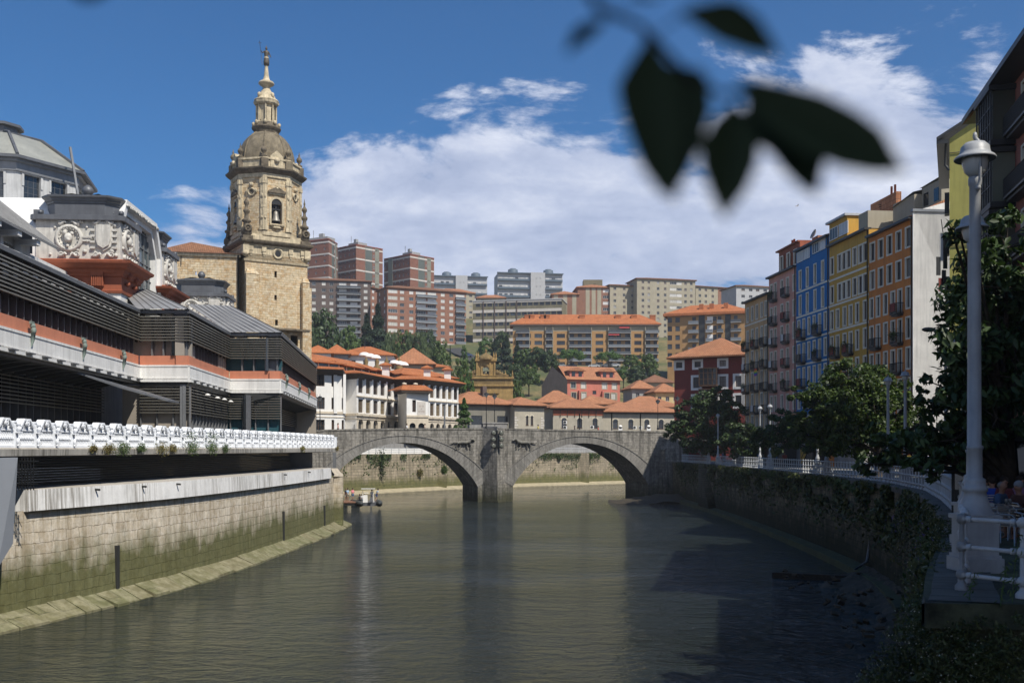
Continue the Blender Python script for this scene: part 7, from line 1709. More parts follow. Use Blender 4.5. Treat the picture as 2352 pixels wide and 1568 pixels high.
# green end wall and the shaded pink building in front
gx, gy = xat(2181, 75), 75.0
t = thing('green_house', 'olive green house whose blank end wall stands behind the big lamp post', 'house', T((gx, gy, 0)) @ RZ(R(-24)))
m = MB(); W_ = 9; m.poly([(0, 0, 5.9), (W_, 0, 5.9), (W_, 0, 36.5), (3.2, 0, 33.4), (0, 0, 31.3)]); m.quad((0, 14, 5.9), (0, 0, 5.9), (0, 0, 31.3), (0, 14, 31.3))
m.add([(2.4, -.01, 30.6), (3.0, -.01, 30.6), (3.0, -.01, 31.6), (2.4, -.01, 31.6)], [(0, 1, 2, 3)]) if 0 else None
m.build('wall', M_['h_green'], t)
m = MB(); m.box(2.05, -.03, 31.4, 3.0, -.004, 32.3); m.build('small_window', M_['iron'], t)
m = MB(); m.add([(-.9, -.4, 31.4), (-.9, 14, 31.4), (6, 14, 35.4), (6, -.4, 35.4), (-.9, -.4, 31.15), (-.9, 14, 31.15), (6, -.4, 35.15)], [(0, 3, 2, 1), (4, 6, 3, 0), (5, 4, 0, 1)]); m.box(-.9, -.3, 30.9, -.1, 14, 31.2); m.tube([(-.25, -.1, 31), (-.3, -.15, 29.3), (-.02, -.1, 28.9)], .1, 6); m.build('roof', M_['darkmetal'], t)
m = MB(); 
for zz in (19.5, 22.8, 25.9): m.box(-.35, 1, zz, -.02, 2, zz+1.6)
m.build('window_sill', M_['iron'], t); m = MB()
for zz, y_ in ((30.2, 0), (23.2, 0)): m.tube([(0, -.05, zz), (3.2, -.05, zz)], .03, 4)
m.build('cable', M_['iron'], t)
m = MB(); m.box(.6, -.5, 13.9+1.0, 1.4, -.1, 14.6+.8); m.tube([(.6, -.3, 15.4), (1.0, -.3, 16.3), (1.4, -.3, 15.4)], .02, 4); m.tube([(0, -.3, 16.35), (1.6, -.3, 16.35)], .03, 4); m.build('hanging_box', M_['iron'], t)
lp = thing('clothes_line', 'laundry hanging on a pole from the river side of the green house', 'laundry', T((gx, gy+.6, 0))); m = MB(); m.tube([(0, 0, 22.6), (-.5, -.3, 25.3)], .03, 4); m.build('pole', M_['iron'], lp)
for x, z0, z1, c in ((-.35, 22.6, 25.0, 'railw'), (-.1, 22.0, 24.6, 'iron'), (-.62, 21.5, 23.2, 'darkmetal'), (-.45, 20.3, 21.6, 'h_darkred'), (-.2, 20.5, 22.2, 'iron')): m = MB(); m.box(x-.16, -.1, z0-.4, x+.16, -.06, z1-.7); m.build('cloth', M_[c], lp)
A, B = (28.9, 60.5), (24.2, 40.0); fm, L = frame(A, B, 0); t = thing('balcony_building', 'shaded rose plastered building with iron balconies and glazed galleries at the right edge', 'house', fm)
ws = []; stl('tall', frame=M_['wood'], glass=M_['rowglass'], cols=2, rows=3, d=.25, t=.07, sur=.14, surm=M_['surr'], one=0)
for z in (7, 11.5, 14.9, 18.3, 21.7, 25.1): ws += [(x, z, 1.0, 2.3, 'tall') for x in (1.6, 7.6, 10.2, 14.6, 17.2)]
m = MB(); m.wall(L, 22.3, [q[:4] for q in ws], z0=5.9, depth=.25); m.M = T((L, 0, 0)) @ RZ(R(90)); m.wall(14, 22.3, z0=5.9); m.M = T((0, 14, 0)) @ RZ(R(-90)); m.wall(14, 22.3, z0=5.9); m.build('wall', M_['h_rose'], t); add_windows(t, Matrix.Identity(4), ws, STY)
m = MB(); m.add([(-.8, -1.3, 28.3), (L+.5, -1.3, 28.3), (L+.5, 7, 32), (-.8, 7, 32), (-.8, 15, 28), (L+.5, 15, 28)], [(0, 1, 2, 3), (3, 2, 5, 4), (0, 3, 4)]); m.box(-.8, -1.3, 28.0, L+.5, 0, 28.28); m.build('roof', M_['darkmetal'], t)
for z in (14.7, 18.1, 21.5, 24.9):
    m = MB(); m.box(3.0, -1.3, z-.3, 6.4, 0, z); m.box(2.9, -1.4, z+2.7, 6.5, 0, z+2.95)
    for i in range(7): m.box(3.0+i*.55, -1.3, z, 3.08+i*.55, -1.22, z+2.7)
    for zz in (.9, 1.8): m.box(3, -1.28, z+zz, 6.4, -1.22, z+zz+.07)
    o = m.build('glazed_gallery', M_['iron'], t); m = MB(); m.box(3.1, -1.15, z+.02, 6.3, -.02, z+2.68); m.build('pane', glassm('gallery_glass', (.10, .11, .08), .2), o)
    balcony(t, Matrix.Identity(4), 2.0, z+.1, 1.7); balcony(t, Matrix.Identity(4), 9.0, z+.1, 4.4); balcony(t, Matrix.Identity(4), 16.2, z+.1, 4.4)
m = MB(); m.add([(.3, -1.5, 27.6), (2.6, -1.5, 27.6), (2.6, .2, 29.2), (.3, .2, 29.2)], [(0, 1, 2, 3)]); m.build('tiled_hood', M_['tileold'], t)
# unseen houses added along the street, heights set to shade lamp and promenade
stA, stB = Vector((24.0, 39.5)), Vector((9.5, -28.0))
for f0, f1, top_, nz, lab, mt in ((0, .40, 22.5, 4, 'unseen lower house added next to the balcony building to shade the promenade', 'h_tan'), (.40, 1, 27.5, 5, 'unseen tall house added at the viewer end of the street to shade the near lamp post', 'h_pink')):
    fm, L = frame(stA.lerp(stB, f0), stA.lerp(stB, f1)); t = thing('shade_house', lab, 'house', fm)
    ws = [(1.4+i*3.1, z, 1.1, 2.2, 'tall') for i in range(int((L-2)/3.1)) for z in (7.4, 11.6, 15, 18.4, 21.8)[:nz]]
    m = MB(); m.wall(L, top_-5.9, [q[:4] for q in ws], z0=5.9, depth=.25); m.box(0, .3, 5.9, L, 12, top_); m.build('wall', M_[mt], t); add_windows(t, Matrix.Identity(4), ws, STY)
    m = MB(); m.hip(-.1, -1, L+.1, 13, top_+.2, 2); m.build('roof', M_['tileold'], t)
# ---- white railing with ball joints
def rail_post():
    m = MB(); m.lathe([(.10, 0), (.10, .05), (.06, .10), (.042, .13), (.038, 1.0)], 8)
    for z in (.22, .62, 1.02): m.ball((0, 0, z), .082, 10)
    return m.mesh('post', M_['railw'])
rp = rail_post()
LAMPS = [16.6, 20.8, 35.4, 40.0, 56.8, 61.3, 78.0, 81.0, 99.5, 104, 127.5, 133.4]
RP = resample([(x+.35, y) for x, y in QR if y > 14]+[], .05)
def rail_run(pts, label, name='railing'):
    rl = thing(name, label, 'railing', None, 'white ball jointed railings on the right quay')
    n = max(1, int(sum(math.dist(a, b) for a, b in zip(pts, pts[1:]))/.82))
    L = [0]
    for a, b in zip(pts, pts[1:]): L.append(L[-1]+math.dist(a, b))
    P = []
    for i in range(n+1):
        s = L[-1]*i/n; k = min(len(L)-2, max(0, next((j for j in range(len(L)-1) if L[j+1] >= s), len(L)-2))); f = (s-L[k])/(L[k+1]-L[k]+1e-9)
        P.append((lerp(pts[k][0], pts[k+1][0], f), lerp(pts[k][1], pts[k+1][1], f)))
    for x, y in P: put(rp, 'post', rl, T((x, y, 5.97)))
    for z in (.22, .62, 1.02):
        m = MB(); m.tube([(x, y, 5.97+z) for x, y in P], .033, 6)
        for (a, b), (c, d) in zip(P, P[1:]):
            u = Vector((c-a, d-b, 0)).normalized()
            for q, w in (((a, b), 1), ((c, d), -1)):
                p0 = Vector((q[0], q[1], 5.97+z))
                if b < 30: m.tube([p0+u*w*.09, p0+u*w*.17], .05, 6)
        m.build('rail', M_['railw'], rl)
c0 = (6.46, 14.3)
rail_run([c0, (6.79, 13.7), (7.3, 12.9), (8.5, 11.2), (9.5, 9.6)], 'white ball jointed railing closing the near end of the promenade')
qr = [(quay_x(y)+.38, y) for y in np.arange(14.3, 150.5, .4)]; qr[0] = c0
cuts = [14.3, 33, 48, 60, 80, 102, 123.5, 150.5]
labs = ['white railing curving away beside the big near lamp post', 'white railing past the big leafy tree, where the quay curves', 'white railing stretch between the leafy tree and the next pair of lamps', 'white railing stretch below the round green tree', 'white railing stretch before the houses and the middle pair of lamps', 'white railing stretch just before the gap of the wall steps', 'last white railing stretch between the wall steps and the bridge']
for a, b, lab in zip(cuts, cuts[1:], labs):
    seg = [p for p in qr if a-.01 <= p[1] <= b+.01]
    if b > 130: seg = [p for p in seg if not (123.5 < p[1] < 130)]
    if len(seg) > 2: rail_run(seg, lab)
# ---- lamp posts: fluted pedestal, tall post and hooded lamp
def lamp_post():
    t = D.objects.new('quay_lamp', None); COL.objects.link(t)
    m = MB(); m.box(-.33, -.33, 0, .33, .33, .28); m.box(-.30, -.30, .28, .30, .30, .33); m.box(-.27, -.27, .33, .27, .27, .90); m.box(-.31, -.31, .90, .31, .31, .97); m.build('pedestal', M_['lamp'], t)
    m = MB(); m.lathe([(.29, .97), (.28, 1.0), (.23, 1.12), (.19, 1.25), (.17, 1.32), (.20, 1.34), (.20, 1.40), (.17, 1.42), (.165, 1.5), (.16, 1.53), (.115, 1.56), (.115, 2.0), (.13, 2.02), (.13, 2.06), (.10, 2.08), (.095, 3.7), (.09, 5.6), (.088, 6.25), (.105, 6.27), (.105, 6.37), (.09, 6.4), (.085, 6.38)], 20); m.build('post', M_['lamp'], t)
    m = MB(); 
    for s in (-1, 1): m.tube([(s*.11, -.04, 6.2), (s*.02, -.25, 6.28), (0, -.26, 6.5), (0, -.05, 6.95)], .018, 6) if 0 else None
    m.tube([(0, -.10, 6.18), (0, -.17, 6.3), (0, -.19, 6.6), (0, -.17, 6.9), (0, -.02, 7.02)], .026, 8); m.ball((0, -.11, 6.2), .05, 8); m.ball((0, 0, 7.05), .04, 8, sc=(1, 1, 1.8)); m.build('hook', M_['lamp'], t)
    m = MB(); m.lathe([(0, 6.98), (.05, 6.97), (.16, 6.94), (.22, 6.88), (.235, 6.80), (.25, 6.76), (.31, 6.72), (.33, 6.69), (.32, 6.67), (.24, 6.70), (.2, 6.72)], 24); h = m.build('hood', M_['lamp'], t)
    m = MB(); m.lathe([(.205, 6.71), (.20, 6.6), (.165, 6.48), (.10, 6.41), (0, 6.385)], 20); m.build('glass_bowl', M_['lampglass'], h)
    return t
lp0 = lamp_post()
ll = ['big white lamp post on its pedestal nearest the viewer, before the leafy tree', 'white lamp post directly behind the big nearest one, only its hood showing', 'white lamp post half hidden by the leafy tree, its hood over the white end wall', 'white lamp post just behind the half hidden one beside the leafy tree', 'right one of the two white lamp posts before the orange house', 'left one of the two white lamp posts before the orange house', 'white lamp post under the blue house, right one of its pair', 'white lamp post under the blue house, left one of its pair', 'right one of the two white lamp posts before the dark trees under the tan house', 'left one of the two white lamp posts before the dark trees under the tan house', 'white lamp post by the wall steps, right one of its pair', 'white lamp post nearest the bridge, left one of its pair by the wall steps']
for i, (d, lab) in enumerate(zip(LAMPS, ll)):
    o = lp0 if i == 0 else dup(lp0); x = quay_x(d)+(.38 if d < 30 else .9); 
    if i == 0: x = 7.72
    if i == 1: x = xat(2233, d)
    o.location = (x, d, 5.9); s = 1.0 if i < 2 else .93; o.scale = (s, s, 1.035 if i == 0 else s); tag(o, lab, 'lamp post', 'white quay lamp posts')
cob = thing('street_light', 'grey cobra head street light on a curved arm before the white end wall', 'street light', T((xat(2172, 42), 42, 5.9)))
m = MB(); m.tube([(0, 0, 0), (0, 0, 6.6), (-.1, 0, 6.95), (-.5, 0, 7.12)], [.09, .06, .05, .04], 8); m.build('post', M_['zinc'], cob); m = MB(); m.ball((-.72, 0, 7.1), .3, 10, sc=(1, .4, .35)); m.build('lamp_head', M_['darkmetal'], cob)
# street furniture and things under the trees
for px, py, d, c, lab in ((2105, 1048, 75, (.45, .40, .02), 'yellow lidded recycling bin half hidden under the trees'), (2122, 1046, 74, (.02, .08, .35), 'blue lidded recycling bin beside the yellow one'), (2090, 1049, 76, (.5, .45, .02), 'second yellow topped bin, farther left under the trees')):
    p = at(px, py, d); B_ = thing('recycling_bin', lab, 'bin', T((p.x, p.y, 5.9))); m = MB(); m.prism([(-.55, -.4), (.55, -.4), (.55, .4), (-.55, .4)], .1, 1.2, top=1.1); m.build('body', M_['darkmetal'], B_); m = MB(); m.prism([(-.62, -.46), (.62, -.46), (.62, .46), (-.62, .46)], 1.2, 1.5, top=.8); m.build('lid', paint('bin_lid', c, .5, .03, 2, 0, 0), B_)
p = at(1683, 1060, 128); um = thing('closed_umbrella', 'closed dark red parasol standing on the promenade by the wall steps', 'parasol', T((p.x, p.y, 5.9))); m = MB(); m.tube([(0, 0, 0), (0, 0, 3.4)], .04, 6); m.build('pole', M_['iron'], um); m = MB(); m.lathe([(.3, .9), (.42, 1.2), (.28, 2.2), (.10, 3.0), (.02, 3.4)], 10); m.build('canopy', M_['redawn'], um)
# stone street wall, stairs and door fronts behind the trees
sw = thing('street_wall', 'pale stone retaining wall with painted doors behind the riverside trees', 'wall', frame((33.5, 140), (38, 100))[0]); m = MB(); m.box(0, -2.6, 5.9, 40, -.4, 8.6); m.build('wall', M_['concrete'], sw)
for x, w, c in ((4, 1.6, 'h_pink'), (9, 2.4, 'h_blue'), (16, 2.6, 'h_blue'), (24, 1.6, 'h_yellow'), (31, 2, 'h_orange')): m = MB(); m.box(x, -2.66, 5.95, x+w, -2.602, 8.2); m.build('painted_door', M_[c], sw)
for k, x in enumerate((7, 13.5, 20, 28)):
    m = MB(frame((33.5, 140), (38, 100))[0]); m.tube([(x, -4.2, 6.0), (x+3, -4.2, 8.6)], .08, 4); m.tube([(x, -4.2, 6.9), (x+3, -4.2, 9.5)], .04, 4)
    for i in range(5): m.box(x+i*.6, -4.2, 5.95, x+i*.6+.6, -2.7, 6.2+i*.5)
    tag(m.build('stair_flight', M_['darkmetal']), ['stair flight with dark handrail behind the trees under the pink house', 'stair flight with dark handrail behind the trees under the blue house', 'stair flight with dark handrail under the round green tree', 'stair flight with dark handrail behind the trees under the orange house'][k], 'stairs', 'stair flights behind the trees')
# ============================================================ trees
rg = np.random.default_rng(21)
M_['leaftree'] = leafm('plane_leaves', (.012, .022, .006), (.032, .055, .012), (.085, .125, .022), .5, .25)
TM = MB(); limb_tree(TM, 3.0, (0, 0, 5.6), (3, 3, 2.6), rg, .22, 9); trunk_a = TM.mesh('trunk', M_['bark'])
TM = MB(); limb_tree(TM, 2.0, (0, 0, 4.4), (2.2, 2.2, 2.6), rg, .2, 8); trunk_b = TM.mesh('trunk', M_['bark'])
def crown_mesh(kind, Rr, ncl, per, size, mat, cr=.3, zc=0.0, real=False, droop=0.0):
    C, N = crown_pts(rg, Rr, ncl, per, cr); C[:, 2] += zc
    return leaves_mesh('crown', C, N, size, rg, M_[mat], real=real, droop=droop)
def conifer_mesh(h, r, n, size, mat):
    t = rg.random(n)**.8; a = rg.random(n)*6.283; lay = .75+.25*np.sin(t*34); rr = r*(1-t)**.85*lay*rg.uniform(.55, 1, n)**.5
    C = np.column_stack([rr*np.cos(a), rr*np.sin(a), .8+t*h-rr*.18]); N = np.column_stack([np.cos(a)*.5, np.sin(a)*.5, np.full(n, .8)])+rg.normal(size=(n, 3))*.4
    N /= np.linalg.norm(N, axis=1)[:, None]; return leaves_mesh('crown', C, N, size, rg, M_[mat], aspect=.35)
def weep_mesh(Rr, n, size, mat, zc):
    C, N = crown_pts(rg, Rr, n, 60, .26); C[:, 2] = C[:, 2]*1.0+zc; return leaves_mesh('crown', C, N, size, rg, M_[mat], aspect=.28, droop=1.6)
CR = {'dark': (crown_mesh('d', (3.6, 3.6, 3.2), 46, 85, .55, 'leafdk', zc=5.6), trunk_a), 'mid': (crown_mesh('m', (3.4, 3.4, 3.0), 44, 85, .5, 'leafmid', zc=5.4), trunk_a),
      'light': (crown_mesh('l', (3.0, 3.0, 3.2), 40, 80, .45, 'leaflt', zc=5.2), trunk_a), 'flat': (crown_mesh('f', (4.4, 4.4, 1.4), 40, 70, .42, 'leaflt', zc=5.0), trunk_b),
      'con': (conifer_mesh(10, 3.2, 4200, .7, 'leafcon'), trunk_a), 'weep': (weep_mesh((3.0, 3.0, 3.6), 56, .6, 'leafpale', 4.6), trunk_a)}
def tree(kind, px, ytop, ybase, d, wpx, label, name=None, group='trees on the hillside', onhill=True, z=None):
    c, tr = CR[kind]; x = xat(px, d); zb = hill_z(x, d)-.3 if onhill and z is None else (z if z is not None else zat(ybase, d))
    hgt = zat(ytop, d)-zb; w = wpx*d/F; base_h = {'con': 10.9, 'flat': 6.6}.get(kind, 8.7); base_w = {'con': 6.4, 'flat': 9.4, 'light': 6.8}.get(kind, 7.8)
    t = thing(name or {'con': 'conifer_tree', 'weep': 'willow_tree', 'flat': 'spreading_tree'}.get(kind, 'leafy_tree'), label, 'tree', T((x, d, zb)) @ RZ(random.Random(px).uniform(0, 6.28)) @ S3(w/base_w, w/base_w, hgt/base_h), group)
    put(tr, 'trunk', t); put(c, 'crown', t); return t
HT = [('dark', 748, 722, 292, 92, 'big round dark tree on the slope right beside the church tower'), ('mid', 800, 742, 315, 60, 'mid green tree between the round dark tree and the tall conifer'), ('con', 868, 698, 325, 92, 'tallest dark conifer on the slope above the school'), ('con', 842, 720, 322, 78, 'second dark conifer leaning on the tallest one'),
      ('weep', 897, 742, 300, 66, 'pale drooping willow like tree in front of the conifers'), ('weep', 962, 743, 318, 66, 'tall drooping birch like tree before the red brick block'), ('mid', 930, 752, 335, 48, 'mid green tree between the two drooping trees'), ('mid', 1012, 778, 325, 48, 'low bushy pine at the right end of the trees above the school'), ('dark', 985, 762, 340, 36, 'small dark tree touching the drooping birch like tree'), ('dark', 715, 762, 280, 50, 'dark tree at the left end of the slope, half behind the church tower'),
      ('light', 1117, 772, 385, 46, 'bright green tree at the hill road below the college building'), ('dark', 1152, 764, 380, 46, 'dark tree at the corner of the long ochre block'), ('con', 1137, 778, 345, 44, 'dark pointed cypress like tree above the convent belfry'), ('con', 1163, 770, 350, 44, 'taller pointed dark tree right of the convent belfry'), ('con', 1188, 782, 352, 44, 'pointed dark tree third in the line right of the belfry'), ('mid', 1205, 798, 340, 54, 'mid green tree left of the terrace of parked cars'), ('dark', 1232, 800, 335, 52, 'dark round tree below the left end of the ochre block'),
      ('dark', 1262, 806, 330, 48, 'dark tree between the round one and the silver parked car'), ('mid', 1215, 835, 310, 54, 'mid green tree on the lower slope left of the coral house'), ('dark', 1180, 838, 308, 50, 'dark tree on the lower slope beside the convent front'), ('flat', 1312, 802, 352, 78, 'wide flat topped tree over the parked cars, left one of two'), ('flat', 1398, 806, 350, 66, 'wide flat topped tree over the parked cars, right one of two'), ('mid', 1450, 812, 345, 44, 'mid green tree right of the parked cars'), ('mid', 1487, 808, 335, 50, 'leafy tree against the ochre corner block'), ('dark', 1462, 842, 318, 48, 'dark tree on the grass below the ochre corner block'), ('light', 1432, 838, 322, 34, 'small bright tree right of the coral house chimney side'),
      ('mid', 1064, 815, 268, 56, 'dense green bush like tree left of the convent belfry'), ('mid', 1187, 866, 262, 34, 'small round tree right of the convent front'), ('light', 1075, 842, 255, 30, 'small light bush against the convent front'), ('con', 1034, 792, 330, 14, 'thin young sapling on the road verge'), ('light', 1066, 790, 375, 16, 'tiny round street tree by the hill road'), ('mid', 1092, 815, 330, 30, 'small tree just behind the convent belfry'), ('dark', 1500, 850, 300, 40, 'dark tree by the grey retaining wall')]
for k, px, yt, d, w, lab in HT: tree(k, px, yt, None, d, w, lab)
# young tree by the bridge
c = conifer_mesh(7.0, 2.6, 3000, .5, 'leaflt'); p = at(1066, 980, 170); t = thing('young_tree', 'young bright green conical tree behind the bridge parapet, between school and station', 'tree', T((p.x, 170, 9.8)) @ S3(.95, .95, .86)); put(c, 'crown', t); put(trunk_b, 'trunk', t, S3(.5, .5, .5))
# riverside trees on the right bank: lobes at their true places
def lobes_tree(name, label, base, lobes, leaf, mat, per_m2=60, group=None, real=False, trunk_r=.2, droop=.3, seed=1, aspect=.55, fold=.12):
    g = np.random.default_rng(seed); t = thing(name, label, 'tree', T(base), group); C = []; N = []; tr = MB()
    for c, r in lobes:
        r = np.array(r if isinstance(r, tuple) else (r, r, r*.8)); n = int(per_m2*r[0]*r[2]*4)
        k = max(5, int(n/70))
        dd = rnd_dirs(g, k); cc = dd*(g.uniform(.45, 1, k)**.5)[:, None]*r
        for q in cc:
            m_ = n//k; e = rnd_dirs(g, m_); s_ = (g.uniform(.1, 1, m_)**.5)[:, None]*r.mean()*.36
            C.append(np.array(c)-np.array(base)+q+e*s_*np.array([1, 1, .7])); N.append(e*.7+np.array([0, 0, .5])+g.normal(size=(m_, 3))*.4)
        cv = Vector(c)-Vector(base); st_ = Vector((0, 0, min(2.4, cv.z*.6))); mid = st_.lerp(cv, .5)+Vector((0, 0, .3)); tr.tube([st_, mid, cv], [trunk_r*.55, trunk_r*.3, trunk_r*.1], 6)
        for q in cc[:6]: tr.tube([cv, cv+Vector(q)*.8], [trunk_r*.12, .01], 4)
    C = np.concatenate(C); N = np.concatenate(N); N /= np.linalg.norm(N, axis=1)[:, None]
    tr.tube([(0, 0, -.1), (.05, 0, 1.3), (0, 0, 2.5)], [trunk_r*1.2, trunk_r, trunk_r*.8], 9)
    tr.build('trunk', M_['bark'], t); put(leaves_mesh('crown', C, N, leaf, g, M_[mat], real=real, droop=droop, aspect=aspect, fold=fold), 'crown', t); return t
def L_(px, py, d, r): p = at(px, py, d); return (tuple(p), (r, r, r*.85))
A = [(2310, 570, 27, 1.1), (2345, 640, 27, 1.5), (2285, 660, 27, 1.1), (2235, 560, 26, .5), (2205, 540, 26, .38), (2185, 525, 26, .26), (2300, 760, 27, 1.5), (2345, 870, 27, 1.6), (2265, 850, 27, 1.3), (2215, 800, 27, .75), (2185, 745, 27, .4), (2210, 900, 27, 1.0), (2290, 960, 26, 1.0), (2170, 890, 28, .6), (2145, 925, 28, .5), (2150, 985, 28, .9), (2090, 985, 29, .6), (2110, 1040, 28, .65), (2060, 1010, 29, .6), (2060, 1060, 28, .5), (2090, 1040, 28, .55), (2025, 1035, 29, .5), (2125, 1010, 28, .6), (2165, 950, 28, .6), (2195, 860, 28, .6), (2040, 1050, 28, .45), (2000, 1065, 28, .4), (2015, 1000, 30, .5), (2120, 1075, 26, .35), (2150, 1085, 26, .33), (2190, 1010, 27, .8), (2240, 990, 27, .8), (2330, 1000, 28, .9), (2195, 1050, 26, .5), (2350, 740, 30, 1.8), (2320, 700, 31, 2.0), (2260, 760, 30, 1.2), (2300, 870, 31, 1.8)]
lobes_tree('riverside_tree', 'big large leaved dark tree overhanging the promenade behind the near lamp post', (13.9, 28, 5.9), [L_(*a) for a in A], .27, 'leafdk', 105, 'trees along the promenade', real=True, trunk_r=.24, droop=.7, seed=4, aspect=.42)
A = [(1905, 900, 74, 1.6), (1950, 868, 74, 1.7), (2000, 880, 75, 1.8), (2045, 905, 76, 1.6), (2085, 925, 77, 1.3), (1980, 930, 74, 2.4), (1910, 945, 73, 2.0), (1865, 935, 73, 1.3), (1835, 905, 73, .8), (1870, 965, 73, 1.5), (2040, 965, 76, 2.0), (1945, 985, 74, 2.2), (1900, 1000, 73, 1.6), (2000, 1000, 75, 2.0), (2070, 985, 77, 1.7), (2110, 905, 78, .7), (1820, 950, 72, .8), (1850, 1000, 73, 1.2)]
lobes_tree('riverside_tree', 'broad round tree with a sunlit top before the blue, yellow and orange houses', (27.2, 74, 5.9), [L_(*a) for a in A], .30, 'leaftree', 170, 'trees along the promenade', trunk_r=.26, seed=5)
A = [(1800, 965, 92, 1.4), (1770, 985, 92, 1.5), (1830, 985, 90, 1.6), (1790, 1010, 92, 1.8), (1850, 1010, 90, 1.4), (1750, 1010, 94, 1.3), (1880, 1020, 88, 1.2)]
lobes_tree('riverside_tree', 'low dark tree under the blue house between two pairs of lamp posts', (27.8, 91, 5.9), [L_(*a) for a in A], .32, 'leafdk', 110, 'trees along the promenade', trunk_r=.22, seed=6)
A = [(1720, 985, 112, 1.6), (1690, 1000, 112, 1.6), (1745, 1005, 110, 1.6), (1710, 1025, 112, 1.8), (1665, 1010, 114, 1.2), (1770, 1020, 108, 1.5)]
lobes_tree('riverside_tree', 'low dark tree under the pink house beside the tree at the bridge', (28.3, 111, 5.9), [L_(*a) for a in A], .36, 'leafdk', 90, 'trees along the promenade', trunk_r=.2, seed=7)
A = [(1620, 925, 134, 2.2), (1655, 915, 134, 1.8), (1585, 945, 134, 2.0), (1680, 945, 133, 1.8), (1640, 965, 134, 3.0), (1600, 985, 134, 2.6), (1560, 985, 134, 1.8), (1545, 990, 134, 1.2), (1680, 990, 133, 2.4), (1700, 1010, 132, 1.6), (1640, 1010, 134, 2.4), (1580, 1015, 134, 1.8)]
lobes_tree('riverside_tree', 'dark spreading tree at the bridge end before the dark red house', (28.5, 134, 5.9), [L_(*a) for a in A], .42, 'leafdk', 80, 'trees along the promenade', trunk_r=.25, seed=8)
# unseen tree put sunward of the viewer to shade its leaves, one sprig of which hangs into the view, out of focus
lobes_tree('shade_tree', 'unseen tree added above the viewpoint to shade its lowest sprig, which hangs blurred across the sky', (4.5, -4.5, 5.9), [((2.6, -2.6, 12.6), (2.4, 2.4, 1.5)), ((4.8, -4.2, 14), (2.6, 2.6, 2.0)), ((1.2, -1.2, 10.6), (1.2, 1.2, .7)), ((3.4, -1.0, 12.2), (1.8, 1.8, 1.2))], .14, 'leafdk', 330, None, real=True, seed=9)
sp = thing('leaf_sprig', 'blurred dark sprig of pointed leaves hanging across the upper right sky', 'leaf sprig')
DL = .66
def fleaf(pts, base, tip, d0=DL, d1=DL, cup=.006):
    gx_, gy_ = sum(p[0] for p in pts)/len(pts), sum(p[1] for p in pts)/len(pts); pts = [(gx_+(x-gx_)*1.2, gy_+(y-gy_)*1.1) for x, y in pts]
    n = len(pts); c = Vector((sum(p[0] for p in pts)/n, sum(p[1] for p in pts)/n)); m = MB(); bx, tx = Vector(base), Vector(tip); ax = (tx-bx); Ln = ax.length; ax.normalize()
    def P(q, o=0): q = Vector(q); s = (q-bx).dot(ax)/Ln; w = abs((q-bx).cross(ax))/Ln; d = lerp(d0, d1, s)-cup*w*4+o; return tuple(at(q.x, q.y, d))
    k = 6; spine = [tuple(bx.lerp(tx, i/k)) for i in range(k+1)]
    for o, flip in ((0, 0), (.0004, 1)):
        vs = [P(p, o) for p in pts]+[P(tuple(c), o)]; fs = [(i, (i+1) % n, n) for i in range(n)]
        m.add(vs, [f[::-1] for f in fs] if flip else fs)
    m.tube([P(s_, -.0006) for s_ in spine], .0011, 5); m.build('leaf', sprm, sp)
sprm = leafm('sprig_leaf', (.018, .026, .009), (.026, .038, .012), (.038, .058, .016), .7, .12)
fleaf([(1490, 100), (1450, 165), (1430, 205), (1440, 260), (1452, 300), (1478, 375), (1510, 425), (1545, 446), (1555, 380), (1560, 280), (1545, 190), (1521, 144)], (1490, 100), (1545, 446), .66, .64)
fleaf([(1520, 150), (1560, 165), (1595, 165), (1617, 190), (1622, 254), (1600, 335), (1572, 395), (1545, 440), (1515, 380), (1500, 280), (1500, 200)], (1520, 150), (1548, 440), .68, .66)
fleaf([(1682, 245), (1643, 285), (1617, 335), (1620, 380), (1638, 435), (1664, 492), (1708, 430), (1731, 371), (1734, 325), (1716, 275)], (1682, 245), (1664, 492), .67, .65)
fleaf([(1722, 200), (1765, 192), (1815, 202), (1890, 222), (1959, 260), (2004, 297), (2027, 344), (2052, 385), (1990, 390), (1925, 377), (1850, 345), (1790, 300), (1745, 245)], (1722, 200), (2052, 385), .66, .63)
fleaf([(1740, 220), (1720, 280), (1745, 330), (1775, 350), (1802, 388), (1835, 424), (1867, 440), (1874, 400), (1885, 350), (1860, 290), (1800, 235)], (1740, 220), (1867, 440), .69, .67)
fleaf([(1576, 31), (1620, 14), (1668, 4), (1695, 10), (1733, 43), (1760, 90), (1774, 124), (1713, 114), (1654, 90), (1612, 57)], (1576, 31), (1774, 124), .65, .64)
fleaf([(1384, 52), (1345, 52), (1318, 74), (1306, 120), (1342, 98), (1370, 72)], (1384, 52), (1306, 120), .66, .66)
fleaf([(1440, -8), (1470, -14), (1512, -6), (1480, 4)], (1440, -6), (1512, -6), .66, .66)
m = MB(); A3 = lambda L: [tuple(at(x, y, d)) for x, y, d in L]
m.tube(A3([(1330, -60, .6), (1375, 20, .64), (1430, 40, .66), (1475, 62, .66), (1492, 105, .66)]), [.0034, .0030, .0026, .0020, .0014], 6)
m.tube(A3([(1475, 62, .66), (1540, 130, .67), (1600, 190, .67), (1660, 215, .67), (1725, 203, .66)]), [.0022, .0022, .0020, .0018, .0014], 6); m.tube(A3([(1375, 20, .64), (1384, 52, .66)]), .0008, 5); m.tube(A3([(1500, 85, .66), (1545, 50, .66), (1578, 31, .65)]), .0008, 5)
